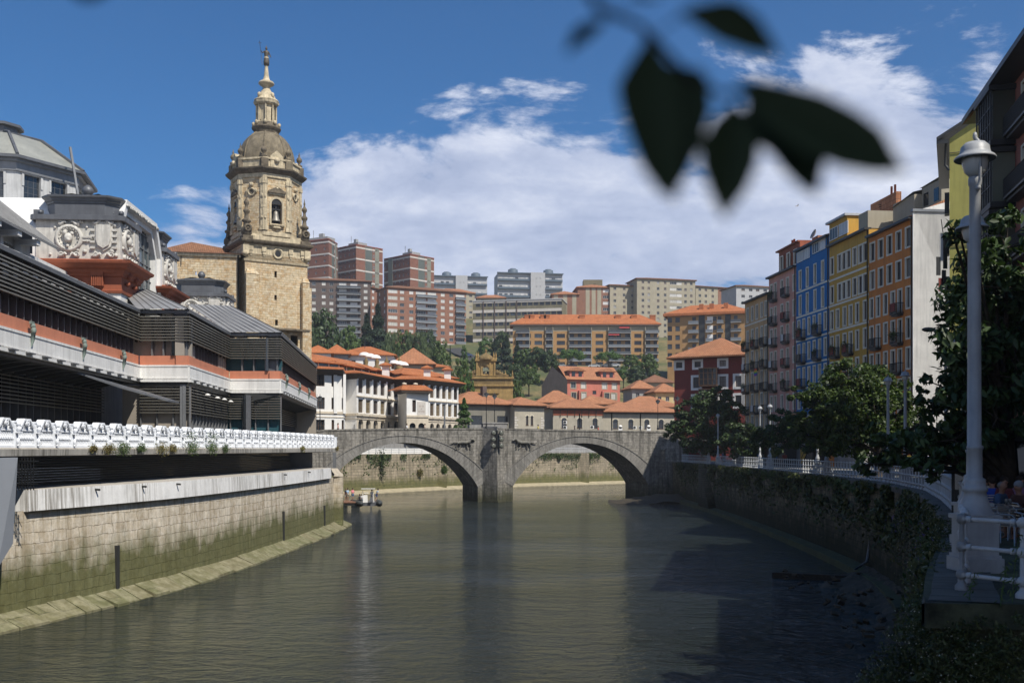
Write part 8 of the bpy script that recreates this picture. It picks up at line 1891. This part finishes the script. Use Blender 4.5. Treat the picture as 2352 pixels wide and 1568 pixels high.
m.tube(A3([(1330, -60, .6), (1250, -200, .55), (1300, -500, .5), (2000, -1500, .5)])+[(.7, -.3, 9.3), (1.6, -1.6, 10.4)], [.0022, .003, .004, .006, .012, .02], 6); m.tube(A3([(1660, 215, .67), (1688, 250, .67)]), .0008, 5); m.tube(A3([(1700, 212, .67), (1740, 222, .69)]), .0008, 5); m.build('twig', M_['bark'], sp)
s2 = thing('leaf_tip', 'blurred leaf tip touching the top edge of the sky above the church side', 'leaf'); _sp = sp; sp = s2; fleaf([(150, -40), (180, -6), (200, 4), (225, -4), (260, -40)], (205, -40), (198, 4), .66, .66); sp = _sp
# ============================================================ creepers and plants on the right wall, mud
def wall_plants(n, dlo, dhi, size, mat, name, label, zf, thick, thr, seed, freq=.5, aspect=.6):
    g = np.random.default_rng(seed); u = g.random(n); d = dlo+(dhi-dlo)*u**1.3; x = np.interp(d, [b for a, b in QR], [a for a, b in QR]); z = zf(g, n)
    cl = np.array([mnoise.noise(Vector((a*freq*.6, b*freq, seed)))+.5*mnoise.noise(Vector((a*freq*2.5, b*freq*3, seed))) for a, b in zip(d, z)])
    k = cl > thr; C = np.column_stack([x-g.random(n)*thick*(1+cl*1.2), d, z])[k]; N = rnd_dirs(g, len(C)); N[:, 0] = -np.abs(N[:, 0])-.4; N /= np.linalg.norm(N, axis=1)[:, None]
    o = put(leaves_mesh(name, C, N, size, g, M_[mat], aspect=aspect), name); tag(o, label, 'creepers', kind='stuff')
wall_plants(34000, 13.5, 60, .16, 'ivy', 'creepers', 'dark creepers and moss covering the near part of the right river wall', lambda g, n: 5.95-np.abs(g.normal(0, 1.6, n)), .35, -.05, 1)
wall_plants(30000, 55, 150, .30, 'ivy', 'hanging_plants', 'plants hanging from the coping of the far part of the right river wall', lambda g, n: 5.9-np.abs(g.normal(0, 1.1, n)), .45, -.02, 2)
wall_plants(5000, 13.5, 150, .26, 'leafdk', 'wall_tufts', 'scattered green tufts on the right river wall', lambda g, n: g.uniform(2, 5.8, n), .5, .22, 3)
wall_plants(9000, 60, 125, .26, 'leafpale', 'olive_growth', 'olive growth along the sunlit top of the right river wall', lambda g, n: 5.8-np.abs(g.normal(0, .3, n)), .35, -.1, 6)
flw = paint('small_white_flowers', (.5, .48, .36), .8, .1, 5, 0, 0); purp = paint('purple_flowers', (.12, .07, .22), .8, .1, 5, 0, 0); M_['flw'] = flw; M_['purp'] = purp
g = np.random.default_rng(31)
def bushes(spec, n, size, mat, name, label, real=False, kind='stuff', aspect=.3):
    C = []
    for px, py, d, r in spec:
        k = int(n*r*r); e = rnd_dirs(g, k)*(g.random(k)**.4)[:, None]*r; C.append(e*np.array([1, .8, 1.0])+np.array(at(px, py, d)))
    C = np.concatenate(C); C = C[(C[:, 1] > 12.6)]; o = put(leaves_mesh(name, C, rnd_dirs(g, len(C)), size, g, M_[mat], aspect=aspect, real=real), name); tag(o, label, 'plants', kind=kind)
BU = [(2100, 1500, 14, .5), (2150, 1450, 14.3, .45), (2180, 1520, 13.2, .45), (2060, 1560, 14, .5), (2130, 1390, 16, .42), (2120, 1330, 18, .4), (2150, 1270, 20, .38), (2230, 1545, 12.9, .4), (2300, 1530, 12.7, .4), (2345, 1560, 12.6, .45), (2260, 1500, 12.9, .22), (2200, 1470, 13.1, .3), (2110, 1430, 15.5, .4), (2160, 1220, 23, .4), (2030, 1600, 14.5, .5), (2340, 1480, 12.6, .2), (2165, 1415, 13.35, .16), (2210, 1440, 13.15, .14), (2250, 1425, 13.0, .10), (2290, 1450, 12.85, .16), (2345, 1420, 12.7, .12)]
bushes(BU, 5200, .07, 'ivy', 'bank_plants', 'dense dark bushes growing down the near corner of the right wall')
bushes(BU, 520, .11, 'leafdk', 'long_leaves', 'long narrow leaves sticking out of the bushes at the near corner', aspect=.16)
bushes([(px, py, d-.1, r*1.05) for px, py, d, r in BU[:15]], 330, .022, 'flw', 'daisies', 'tiny white flowers dotted over the bushes at the near corner', aspect=.9)
bushes([(2120, 1230, 20, .3), (2110, 1300, 18, .25), (2095, 1380, 17, .2), (2185, 1430, 14, .12), (2050, 1200, 26, .3)], 260, .05, 'purp', 'purple_flowers', 'small purple flower spikes on the right wall', aspect=.5)
for i, (px, d, h, lab) in enumerate(((2325, 13.2, .9, 'thin tall weed rising in front of the near railing'), (2298, 12.95, .5, 'short thin weed at the foot of the second railing post'), (2225, 13.3, .4, 'small weed on the coping beside the corner railing post'))):
    m = MB(); x = xat(px, d); m.tube([(0, 0, 0), (.03, 0, h*.5), (.09, 0, h)], [.006, .005, .002], 5); C = np.column_stack([np.linspace(0, .09, 26)+g.normal(0, .04, 26), g.normal(0, .03, 26), np.linspace(.05, h, 26)])
    t = thing('weed', lab, 'weed', T((x, d, 5.95))); m.build('stem', M_['leafmid'], t); put(leaves_mesh('leaves', C, rnd_dirs(g, 26), .09, g, M_['leafmid'], aspect=.2, real=True), 'leaves', t)
mb_ = MB(); ny, nx = 90, 36; vs = []
for j in range(ny+1):
    for i in range(nx+1):
        y = 27+j*.45; u = i/nx; qx_ = quay_x(y); wd = interp(y, [(27, 2.2), (34, 2.8), (40, 4.2), (50, 4.6), (58, 7.5), (61, 7.0), (64, 1.5), (68, .2)]); x = qx_+.1-wd*(1-u)
        h = -.40+.75*u*u+.3*u+mnoise.noise(Vector((x*.9, y*.9, 0)))*.26*(1.3-u)+abs(mnoise.noise(Vector((x*2.2, y*2.2, 4))))*.12
        vs.append((x, y, h))
mb_.add(vs, [(j*(nx+1)+i, j*(nx+1)+i+1, (j+1)*(nx+1)+i+1, (j+1)*(nx+1)+i) for j in range(ny) for i in range(nx)])
mudm = paint('wet_mud', (.07, .056, .034), .85, .25, 2, .1, .9); struct(mb_.build('mud_flat', mudm))
rk = MB(); rr = random.Random(5)
for i in range(80):
    y = rr.uniform(30, 62); x = quay_x(y)-rr.random()**.7*interp(y, [(30, 2.5), (50, 4.4), (58, 7.0), (62, 6)]); s = rr.uniform(.06, .17); rk.M = T((x, y, .25+rr.uniform(-.1, .3))) @ Euler((rr.random()*.6, rr.random()*.6, rr.random()*3)).to_matrix().to_4x4() @ S3(s*1.6, s, s*.5)
    rk.add([(rr.uniform(.7, 1)*a, rr.uniform(.7, 1)*b, rr.uniform(.7, 1)*c) for a in (-1, 1) for b in (-1, 1) for c in (-1, 1)], [(0, 1, 3, 2), (4, 6, 7, 5), (0, 4, 5, 1), (2, 3, 7, 6), (0, 2, 6, 4), (1, 5, 7, 3)])
tag(rk.build('rubble', paint('wet_rubble', (.075, .06, .038), .85, .3, 3, .1, .6)), 'wet flat rubble scattered on the mud at the foot of the right wall', 'rubble', kind='stuff')
bm_ = MB(T((0, 0, 0))); bm_.M = frame((xat(1778, 61), 61.5), (xat(1925, 60), 60))[0]; bm_.box(0, 0, .0, 4.4, .35, .34); tag(bm_.build('timber_beam', M_['bark']), 'dark waterlogged timber beam lying on the mud below the right wall', 'beam')
# outfall running down the wall
of = MB(); x0 = quay_x(64); of.tube([(x0-.12, 62.5, 3.0), (x0-.3, 62.3, 1.8), (x0-.45, 62.2, .9), (x0-1.5, 61.5, .5)], [.04, .07, .10, .05], 8); tag(of.build('outfall', paint('white_water', (.16, .17, .17), .3, .4, 6, .6, .3)), 'thin trickle of white water running down the right wall to the mud', 'outfall')
# ============================================================ people
SK = {k: paint('skin_'+k, c, .6, .04, 5, 0, 0) for k, c in dict(a=(.36, .20, .14), b=(.26, .13, .08), c=(.42, .26, .19)).items()}
_cl = {}
def cloth(c):
    if c not in _cl: _cl[c] = paint('cloth', c, .85, .06, 4, 0, .2)
    return _cl[c]
def skin_obj(name, V, E, Rd, mat, parent, M, lv=1):
    me = D.meshes.new(name); me.from_pydata([tuple(v) for v in V], E, []); me.materials.append(mat); o = put(me, name, parent, M)
    m = o.modifiers.new('skin', 'SKIN'); m.use_smooth_shade = True; sv = me.skin_vertices[0].data
    for i, r in enumerate(Rd): sv[i].radius = (r, r*.85) if isinstance(r, float) else r
    sv[0].use_root = True; s = o.modifiers.new('sub', 'SUBSURF'); s.levels = lv; s.render_levels = lv; return o
def person(label, M, pose='stand', top=(.5, .5, .5), bot=(.05, .06, .1), sk='a', hair=(.03, .02, .015), long_=False, shorts=True, near=False, group=None, arms=None, lean=0.0, bald=False):
    p = thing('person', label, 'person', M, group); sit = pose == 'sit'; ph = .50 if sit else .93
    J = {'pel': (0, 0, ph), 'sp': (0, lean*.3, ph+.22), 'ch': (0, lean*.8, ph+.44), 'nk': (0, lean*1.0, ph+.56), 'h0': (0, lean*1.1-.01, ph+.64), 'h1': (0, lean*1.15-.02, ph+.73), 'h2': (0, lean*1.1, ph+.81)}
    for s, n in ((-1, 'l'), (1, 'r')):
        J['s'+n] = (s*.17, lean*.9, ph+.49); A = (arms or {}).get(n)
        if A: J['e'+n], J['w'+n] = A
        elif sit: J['e'+n], J['w'+n] = (s*.25, lean-.05, ph+.22), (s*.16, lean-.30, ph+.20)
        else: J['e'+n], J['w'+n] = (s*.24, .02, ph+.20), (s*.25, -.06, ph-.04)
        w = Vector(J['w'+n]); e = Vector(J['e'+n]); J['k'+n] = tuple(w+(w-e).normalized()*.09)
        J['hp'+n] = (s*.09, 0, ph-.02); 
        if sit: J['kn'+n], J['an'+n], J['to'+n] = (s*.13, -.42, .50), (s*.13, -.38, .09), (s*.13, -.54, .04)
        else: J['kn'+n], J['an'+n], J['to'+n] = (s*.10, -.03, .50), (s*.10, .02, .09), (s*.11, -.14, .04)
    ks = list(J); ix = {k: i for i, k in enumerate(ks)}; V = [J[k] for k in ks]
    Rm = dict(pel=.13, sp=.115, ch=.13, nk=.05, h0=.075, h1=.098, h2=.065); Rl = dict(s=.055, e=.042, w=.028, k=.03, hp=.085, kn=.055, an=.036, to=.035)
    Rd = [Rm[k] if k in Rm else Rl[k[:-1]] for k in ks]
    E = [('pel', 'sp'), ('sp', 'ch'), ('ch', 'nk'), ('nk', 'h0'), ('h0', 'h1'), ('h1', 'h2')]
    for n in 'lr': E += [('ch', 's'+n), ('s'+n, 'e'+n), ('e'+n, 'w'+n), ('w'+n, 'k'+n), ('pel', 'hp'+n), ('hp'+n, 'kn'+n), ('kn'+n, 'an'+n), ('an'+n, 'to'+n)]
    E = [(ix[a], ix[b]) for a, b in E]; h1 = Vector(J['h1'])
    def ext(a, pts, rs):
        i = ix[a] if isinstance(a, str) else a
        for q, r in zip(pts, rs): V.append(tuple(q)); Rd.append(r); E.append((i, len(V)-1)); i = len(V)-1
    ext('h1', [h1+Vector((0, -.105, -.01))], [.02])
    if near:
        for n, s in (('l', -1), ('r', 1)):
            ext('h1', [h1+Vector((s*.095, .01, 0))], [.022]); k = Vector(J['k'+n]); dr = (k-Vector(J['w'+n])).normalized(); sd = dr.cross(Vector((0, 0, 1))).normalized()
            for f, L in ((-1.5, .06), (-.5, .075), (.5, .07), (1.5, .055)): ext('k'+n, [k+sd*f*.018+dr*.03, k+sd*f*.02+dr*L+Vector((0, 0, -.02))], [.009, .008])
            ext('w'+n, [Vector(J['w'+n])+sd*-.045*s+dr*.03, Vector(J['w'+n])+sd*-.055*s+dr*.07], [.011, .009])
    skin_obj('body', V, E, Rd, SK[sk], p, None, 2 if near else 1)
    tk = ['pel', 'sp', 'ch', 'sl', 'sr', 'el', 'er', 'nk']; TV = [Vector(J[k]) for k in tk]; TV[7] = TV[2].lerp(TV[7], .8); TV[5] = TV[3].lerp(TV[5], .75); TV[6] = TV[4].lerp(TV[6], .75)
    skin_obj('shirt', TV, [(0, 1), (1, 2), (2, 3), (2, 4), (3, 5), (4, 6), (2, 7)], [.15, .142, .158, .082, .082, .06, .06, .078], cloth(top), p, None, 2 if near else 1)
    bk = ['pel', 'hpl', 'hpr', 'knl', 'knr']; BV = [Vector(J[k]) for k in bk]; e_ = [(0, 1), (0, 2), (1, 3), (2, 4)]; rd = [.148, .098, .098, .075, .075]
    if shorts: BV[3] = BV[1].lerp(BV[3], .8); BV[4] = BV[2].lerp(BV[4], .8)
    else: BV += [Vector(J['anl']), Vector(J['anr'])]; e_ += [(3, 5), (4, 6)]; rd += [.05, .05]
    skin_obj('trousers', BV, e_, rd, cloth(bot), p, None, 1)
    m = MB(T(h1)); 
    if bald: m.ball((0, .035, .0), .098, 10, sc=(1.02, .9, .9))
    else: m.ball((0, .025, .03), .112, 12, sc=(.98, 1, 1)); 
    if long_: m.ball((0, .07, -.08), .10, 10, sc=(1, .7, 1.6))
    m.build('hair', cloth(hair), p)
    if near: m = MB(T(h1)); m.ball((-.036, -.088, .012), .011, 6); m.ball((.036, -.088, .012), .011, 6); m.box(-.028, -.096, -.052, .028, -.086, -.046); m.build('eyes_and_mouth', M_['iron'], p)
    return p
def PM(px, d, z, rot): return T((xat(px, d), d, z)) @ RZ(R(rot))
# landing stage and inflatable boat
pn = thing('landing_stage', 'small brown floating landing stage by the left wall under the bridge arch', 'landing stage', T((xat(806, 137), 137, 0)))
m = MB(); m.box(-1.9, -1.2, .55, 1.15, 1.6, .75); m.build('deck', paint('red_brown_deck', (.28, .15, .10), .8, .1, 3, .1), pn); m = MB(); m.box(-1.8, -1.1, .15, 1.05, 1.5, .546); m.build('frame', M_['darkmetal'], pn); m = MB(); m.box(-1.8, -1, -.4, -.7, 1.4, .148); m.box(.2, -1, -.4, 1.0, 1.4, .148); m.build('float', M_['zincdark'], pn)
person('man in dark shirt and pale shorts standing at the wall side of the landing stage', PM(794, 137.2, .75, 60), top=(.03, .035, .05), bot=(.5, .5, .5), sk='b', bald=True)
person('person in pale blue shirt standing second on the landing stage', PM(798.5, 137, .75, 50), top=(.35, .48, .62), bot=(.35, .32, .25), sk='b')
person('woman in pink top and denim shorts standing on the landing stage nearest the boat', PM(810, 137.2, .75, 40), top=(.75, .25, .28), bot=(.12, .2, .38), sk='a', long_=True, arms={'l': ((-.26, -.05, 1.12), (-.05, -.24, 1.1)), 'r': ((.26, -.05, 1.12), (.05, -.24, 1.1))})
bt = thing('inflatable_boat', 'dark grey inflatable boat with a white console moored at the landing stage', 'boat', T((xat(846, 137), 137, .1)) @ RZ(R(8)))
tubem = paint('dark_rubber', (.055, .06, .058), .5, .1, 2, .1, .1)
m = MB(); m.tube([(-2.2, 1.5, .55), (-1.9, .2, .5), (-1.25, -1.1, .38), (-1.0, -1.7, .34), (-.9, -2.0, .32)], [.3, .36, .4, .36, .06], 12); m.build('tube', tubem, bt); m = MB(); m.tube([(1.3, 1.6, .5), (1.4, .2, .45), (1.5, -1.1, .38), (1.5, -1.7, .36), (1.5, -2.0, .36)], [.3, .36, .44, .42, .06], 12); m.build('tube', tubem, bt)
m = MB(); m.add([(-1.2, -1.2, .05), (1.4, -1.2, .05), (1.3, 2.4, .05), (-1.9, 2.4, .05), (-1.0, -1.2, .5), (1.2, -1.2, .5), (1.2, 2.4, .5), (-1.7, 2.4, .5)], [(4, 5, 6, 7), (0, 1, 5, 4), (1, 2, 6, 5), (3, 0, 4, 7), (2, 3, 7, 6)]); m.build('hull', M_['zincdark'], bt)
m = MB(); m.prism([(-.75, -1.0), (-.05, -1.0), (-.05, .1), (-.75, .1)], .3, 1.5, top=.8); m.box(-.8, -1.05, .25, .0, .2, .5); m.build('console', M_['white'], bt)
m = MB()
for x in (-.85, .75): m.tube([(x, -.6, .5), (x*.9, -.6, 1.9), (x*.8, -.6, 2.35)], .035, 5)
m.box(-.95, -1.0, 2.33, .95, -.2, 2.40); m.box(-.6, -.7, 1.75, 0, -.6, 1.83); m.build('roll_bar', M_['white'], bt)
m = MB(); m.prism([(.15, -1.7), (.6, -1.7), (.6, -1.15), (.15, -1.15)], .6, 1.15, top=.75); m.box(.28, -1.55, -.3, .47, -1.3, .6); m.build('outboard_motor', M_['zincdark'], bt)
person('man in white shirt standing at the console of the boat', PM(854, 137, .55, 190), top=(.75, .76, .78), bot=(.3, .3, .32), sk='b', shorts=False)
person('person in blue jeans and pale shirt leaning over the outer side of the boat', PM(862, 136.6, .75, 120) @ RX(R(14)), top=(.4, .5, .6), bot=(.05, .09, .22), sk='c', shorts=True)
person('person in grey top sitting at the landing side of the boat', PM(826, 137.4, .35, -60), 'sit', top=(.3, .31, .33), bot=(.08, .07, .1), sk='b')
person('person in dark jacket and white trousers sitting before the console', PM(837, 137.2, .35, 60), 'sit', top=(.05, .06, .1), bot=(.7, .7, .7), sk='b', shorts=False)
person('person in pale shirt sitting low beside the console', PM(832, 138, .35, 20), 'sit', top=(.6, .6, .62), bot=(.04, .1, .14), sk='b')
# passers-by on the bridge
for px, dz, tp, sk_, lab in ((776.5, 0, (.6, .3, .25), 'c', 'red haired person walking on the left end of the bridge'), (934.5, 0, (.8, .82, .85), 'a', 'man in white shirt walking on the bridge before the school bay'), (976, 0, (.6, .45, .35), 'c', 'person in beige top walking on the bridge right of the man in white'), (1320, 0, (.03, .03, .03), 'c', 'person in black top walking on the right half of the bridge'), (1374, 0, (.6, .05, .04), 'b', 'person in red top walking on the right half of the bridge'), (1236, 0, (.6, .5, .05), 'a', 'person in yellow walking on the bridge just right of the pier')):
    k = (px-CX)/F; dd = 146; 
    for _ in range(6): dd = BA[1]+(k*dd-BA[0])*(BB[1]-BA[1])/(BB[0]-BA[0])
    dd += 2.2; person(lab, PM(px, dd, 9.75+(.12 if px < 1300 else -.02), 90), top=tp, bot=(.05, .06, .1), sk=sk_, hair=(.12, .04, .02) if px < 800 else (.03, .02, .015), long_=px in (1320, 776.5), shorts=False)
# ---- cafe terrace on the promenade
def chair(px, d, rot, label):
    t = thing('cafe_chair', label, 'chair', PM(px, d, 5.9, rot), 'aluminium cafe chairs'); alm = M_['zinc'] if 'alu' not in M_ else M_['alu']
    for s in (-1, 1):
        m = MB(); m.tube([(s*.26, .22, 0), (s*.25, .2, .45), (s*.25, .22, .68)], .014, 6); m.build('leg', alm, t); m = MB(); m.tube([(s*.26, -.25, 0), (s*.27, -.24, .66), (s*.27, -.18, .69), (s*.27, .16, .70), (s*.25, .24, .82)], .014, 6); m.build('leg', alm, t)
    m = MB(); m.tube([(-.25, .24, .8), (-.2, .27, .86), (.2, .27, .86), (.25, .24, .8)], .014, 6)
    for i in range(5): m.box(-.24, .235, .5+i*.07, .24, .25, .535+i*.07)
    m.build('backrest', alm, t); m = MB()
    for i in range(6): m.box(-.24, -.22+i*.075, .44, .24, -.165+i*.075, .455)
    m.build('seat', alm, t)
M_['alu'] = paint('aluminium', (.42, .43, .44), .3, .05, 3, 0, 0, .8)
def table(px, d, label):
    t = thing('cafe_table', label, 'table', PM(px, d, 5.9, 0), 'cafe tables'); m = MB(); m.lathe([(0, .71), (.36, .71), (.37, .73), (.36, .75), (0, .75)], 20); m.build('table_top', M_['alu'], t); m = MB(); m.lathe([(.25, 0), (.24, .03), (.04, .06), (.03, .71)], 12); m.build('leg', M_['alu'], t)
table(2318, 22.6, 'round cafe table with wine glasses before the man in the blue polo shirt'); chair(2292, 23.3, -75, 'aluminium chair under the man in the blue polo shirt'); chair(2330, 21.2, 20, 'empty aluminium chair nearest the viewer at the terrace'); chair(2306, 21.8, 10, 'aluminium chair with its back to the viewer, by the table with glasses'); chair(2354, 22.6, 90, 'aluminium chair at the right edge of the picture')
person('man in blue polo shirt sitting at the terrace table', PM(2290, 23.4, 5.9, 40), 'sit', top=(.05, .085, .15), bot=(.06, .06, .07), sk='b', near=True, bald=True, hair=(.15, .13, .12), lean=-.10)
person('grey haired person with arms on the table at the right picture edge', PM(2350, 22.8, 5.9, -70), 'sit', top=(.07, .03, .02), bot=(.04, .04, .05), sk='b', near=True, hair=(.2, .2, .2), lean=-.12)
person('dark haired person in royal blue behind the man in the polo shirt', PM(2279, 26.5, 5.9, 170), 'sit', top=(.02, .06, .35), bot=(.04, .04, .05), sk='a', near=True)
person('person in dark red shirt partly hidden by the near lamp post', PM(2257, 25.0, 5.9, 60), 'sit', top=(.18, .02, .02), bot=(.04, .04, .05), sk='a', near=True)
person('person in lilac shirt sitting farther back on the terrace', PM(2342, 27, 5.9, 20), 'sit', top=(.25, .14, .25), bot=(.04, .04, .05), sk='a', near=True)
person('bearded man in maroon sitting behind the table with glasses', PM(2306, 26.4, 5.9, -10), 'sit', top=(.12, .03, .035), bot=(.04, .04, .05), sk='a', near=True)
chair(2279, 26.6, 170, 'chair of the person in royal blue'); chair(2342, 27.2, 20, 'chair of the person in lilac'); table(2325, 25.6, 'cafe table farther back between the lilac and the maroon shirts')
wg = MB(); wg.lathe([(.035, 0), (.03, .005), (.005, .01), (.005, .09), (.03, .12), (.04, .16), (.034, .21)], 12); wm_ = wg.mesh('wine_glass', glassm('clear_wine_glass', (.25, .26, .26), .05))
for px, lab in ((2312, 'wine glass on the terrace table, nearer the man in blue'), (2320, 'wine glass on the terrace table, nearer the picture edge')): o = put(wm_, 'wine_glass', None, PM(px, 22.5, 6.65, 0)); tag(o, lab, 'glass', 'wine glasses')
pg = thing('terrace_screen', 'dark framed glass wind screen with a board behind the cafe terrace', 'screen', frame((13.6, 28.5), (16.6, 26.5), 5.9)[0])
for x in (-.9, .6, 2.1, 3.6): m = MB(); m.box(x-.04, -.04, 0, x+.04, .04, 2.5); m.build('post', M_['iron'], pg)
m = MB(); m.box(-.9, -.03, 2.3, 3.6, .03, 2.5); m.box(-.9, -.03, .0, 3.6, .03, .9); m.build('rail', M_['iron'], pg)
m = MB(); m.box(-.9, -.01, .9, 3.6, .01, 2.3); m.build('pane', M_['glass'], pg)
tc = MB(frame((13.6, 28.5), (16.6, 26.5), 5.9)[0]); tc.box(-1, -.1, 2.505, 3.8, 2.4, 2.62); tag(tc.build('awning', M_['iron']), 'black flat awning over the cafe terrace under the leafy tree', 'awning')
# groups under the far trees
for i, (px, d, c, lab) in enumerate(((1802, 96, (.25, .06, .04), 'person in rust top sitting under the trees behind the white railing'), (1768, 101, (.5, .5, .5), 'person in pale top under the trees left of the rust coloured one'), (1660, 122, (.08, .1, .2), 'person in navy standing by the wall steps'), (2010, 66, (.4, .35, .3), 'person in beige behind the railing below the round tree'))):
    person(lab, PM(px, d, 5.9, 30*i), top=c, sk='b')
# gull
gb = thing('seagull', 'small gull gliding in front of the clouds above the coloured houses', 'bird', T(at(1831, 473, 190))); m = MB(); m.ball((0, 0, 0), .14, 8, sc=(2.2, .8, .7)); m.build('body', M_['white'], gb)
for s in (-1, 1): m = MB(); m.add([(0, s*.05, 0), (.2, s*.05, 0), (.05, s*.75, .18), (-.08, s*.72, .16), (-.15, s*1.2, .05)], [(0, 1, 2, 3), (3, 2, 4)]); m.build('wing', M_['white'], gb)
for px, py, d, h, lab in ((2031, 470, 112, 2.0, 'television antenna above the roof of the yellow house'), (818, 560, 510, 9, 'mast on the middle brick tower'), (937, 590, 520, 9, 'mast on the farthest brick tower'), (1046, 640, 470, 0, ''), (1365, 652, 470, 5, 'thin antenna above the brick block roof')):
    if lab: antenna(at(px, py, d)-Vector((0, 0, h)), h, lab)
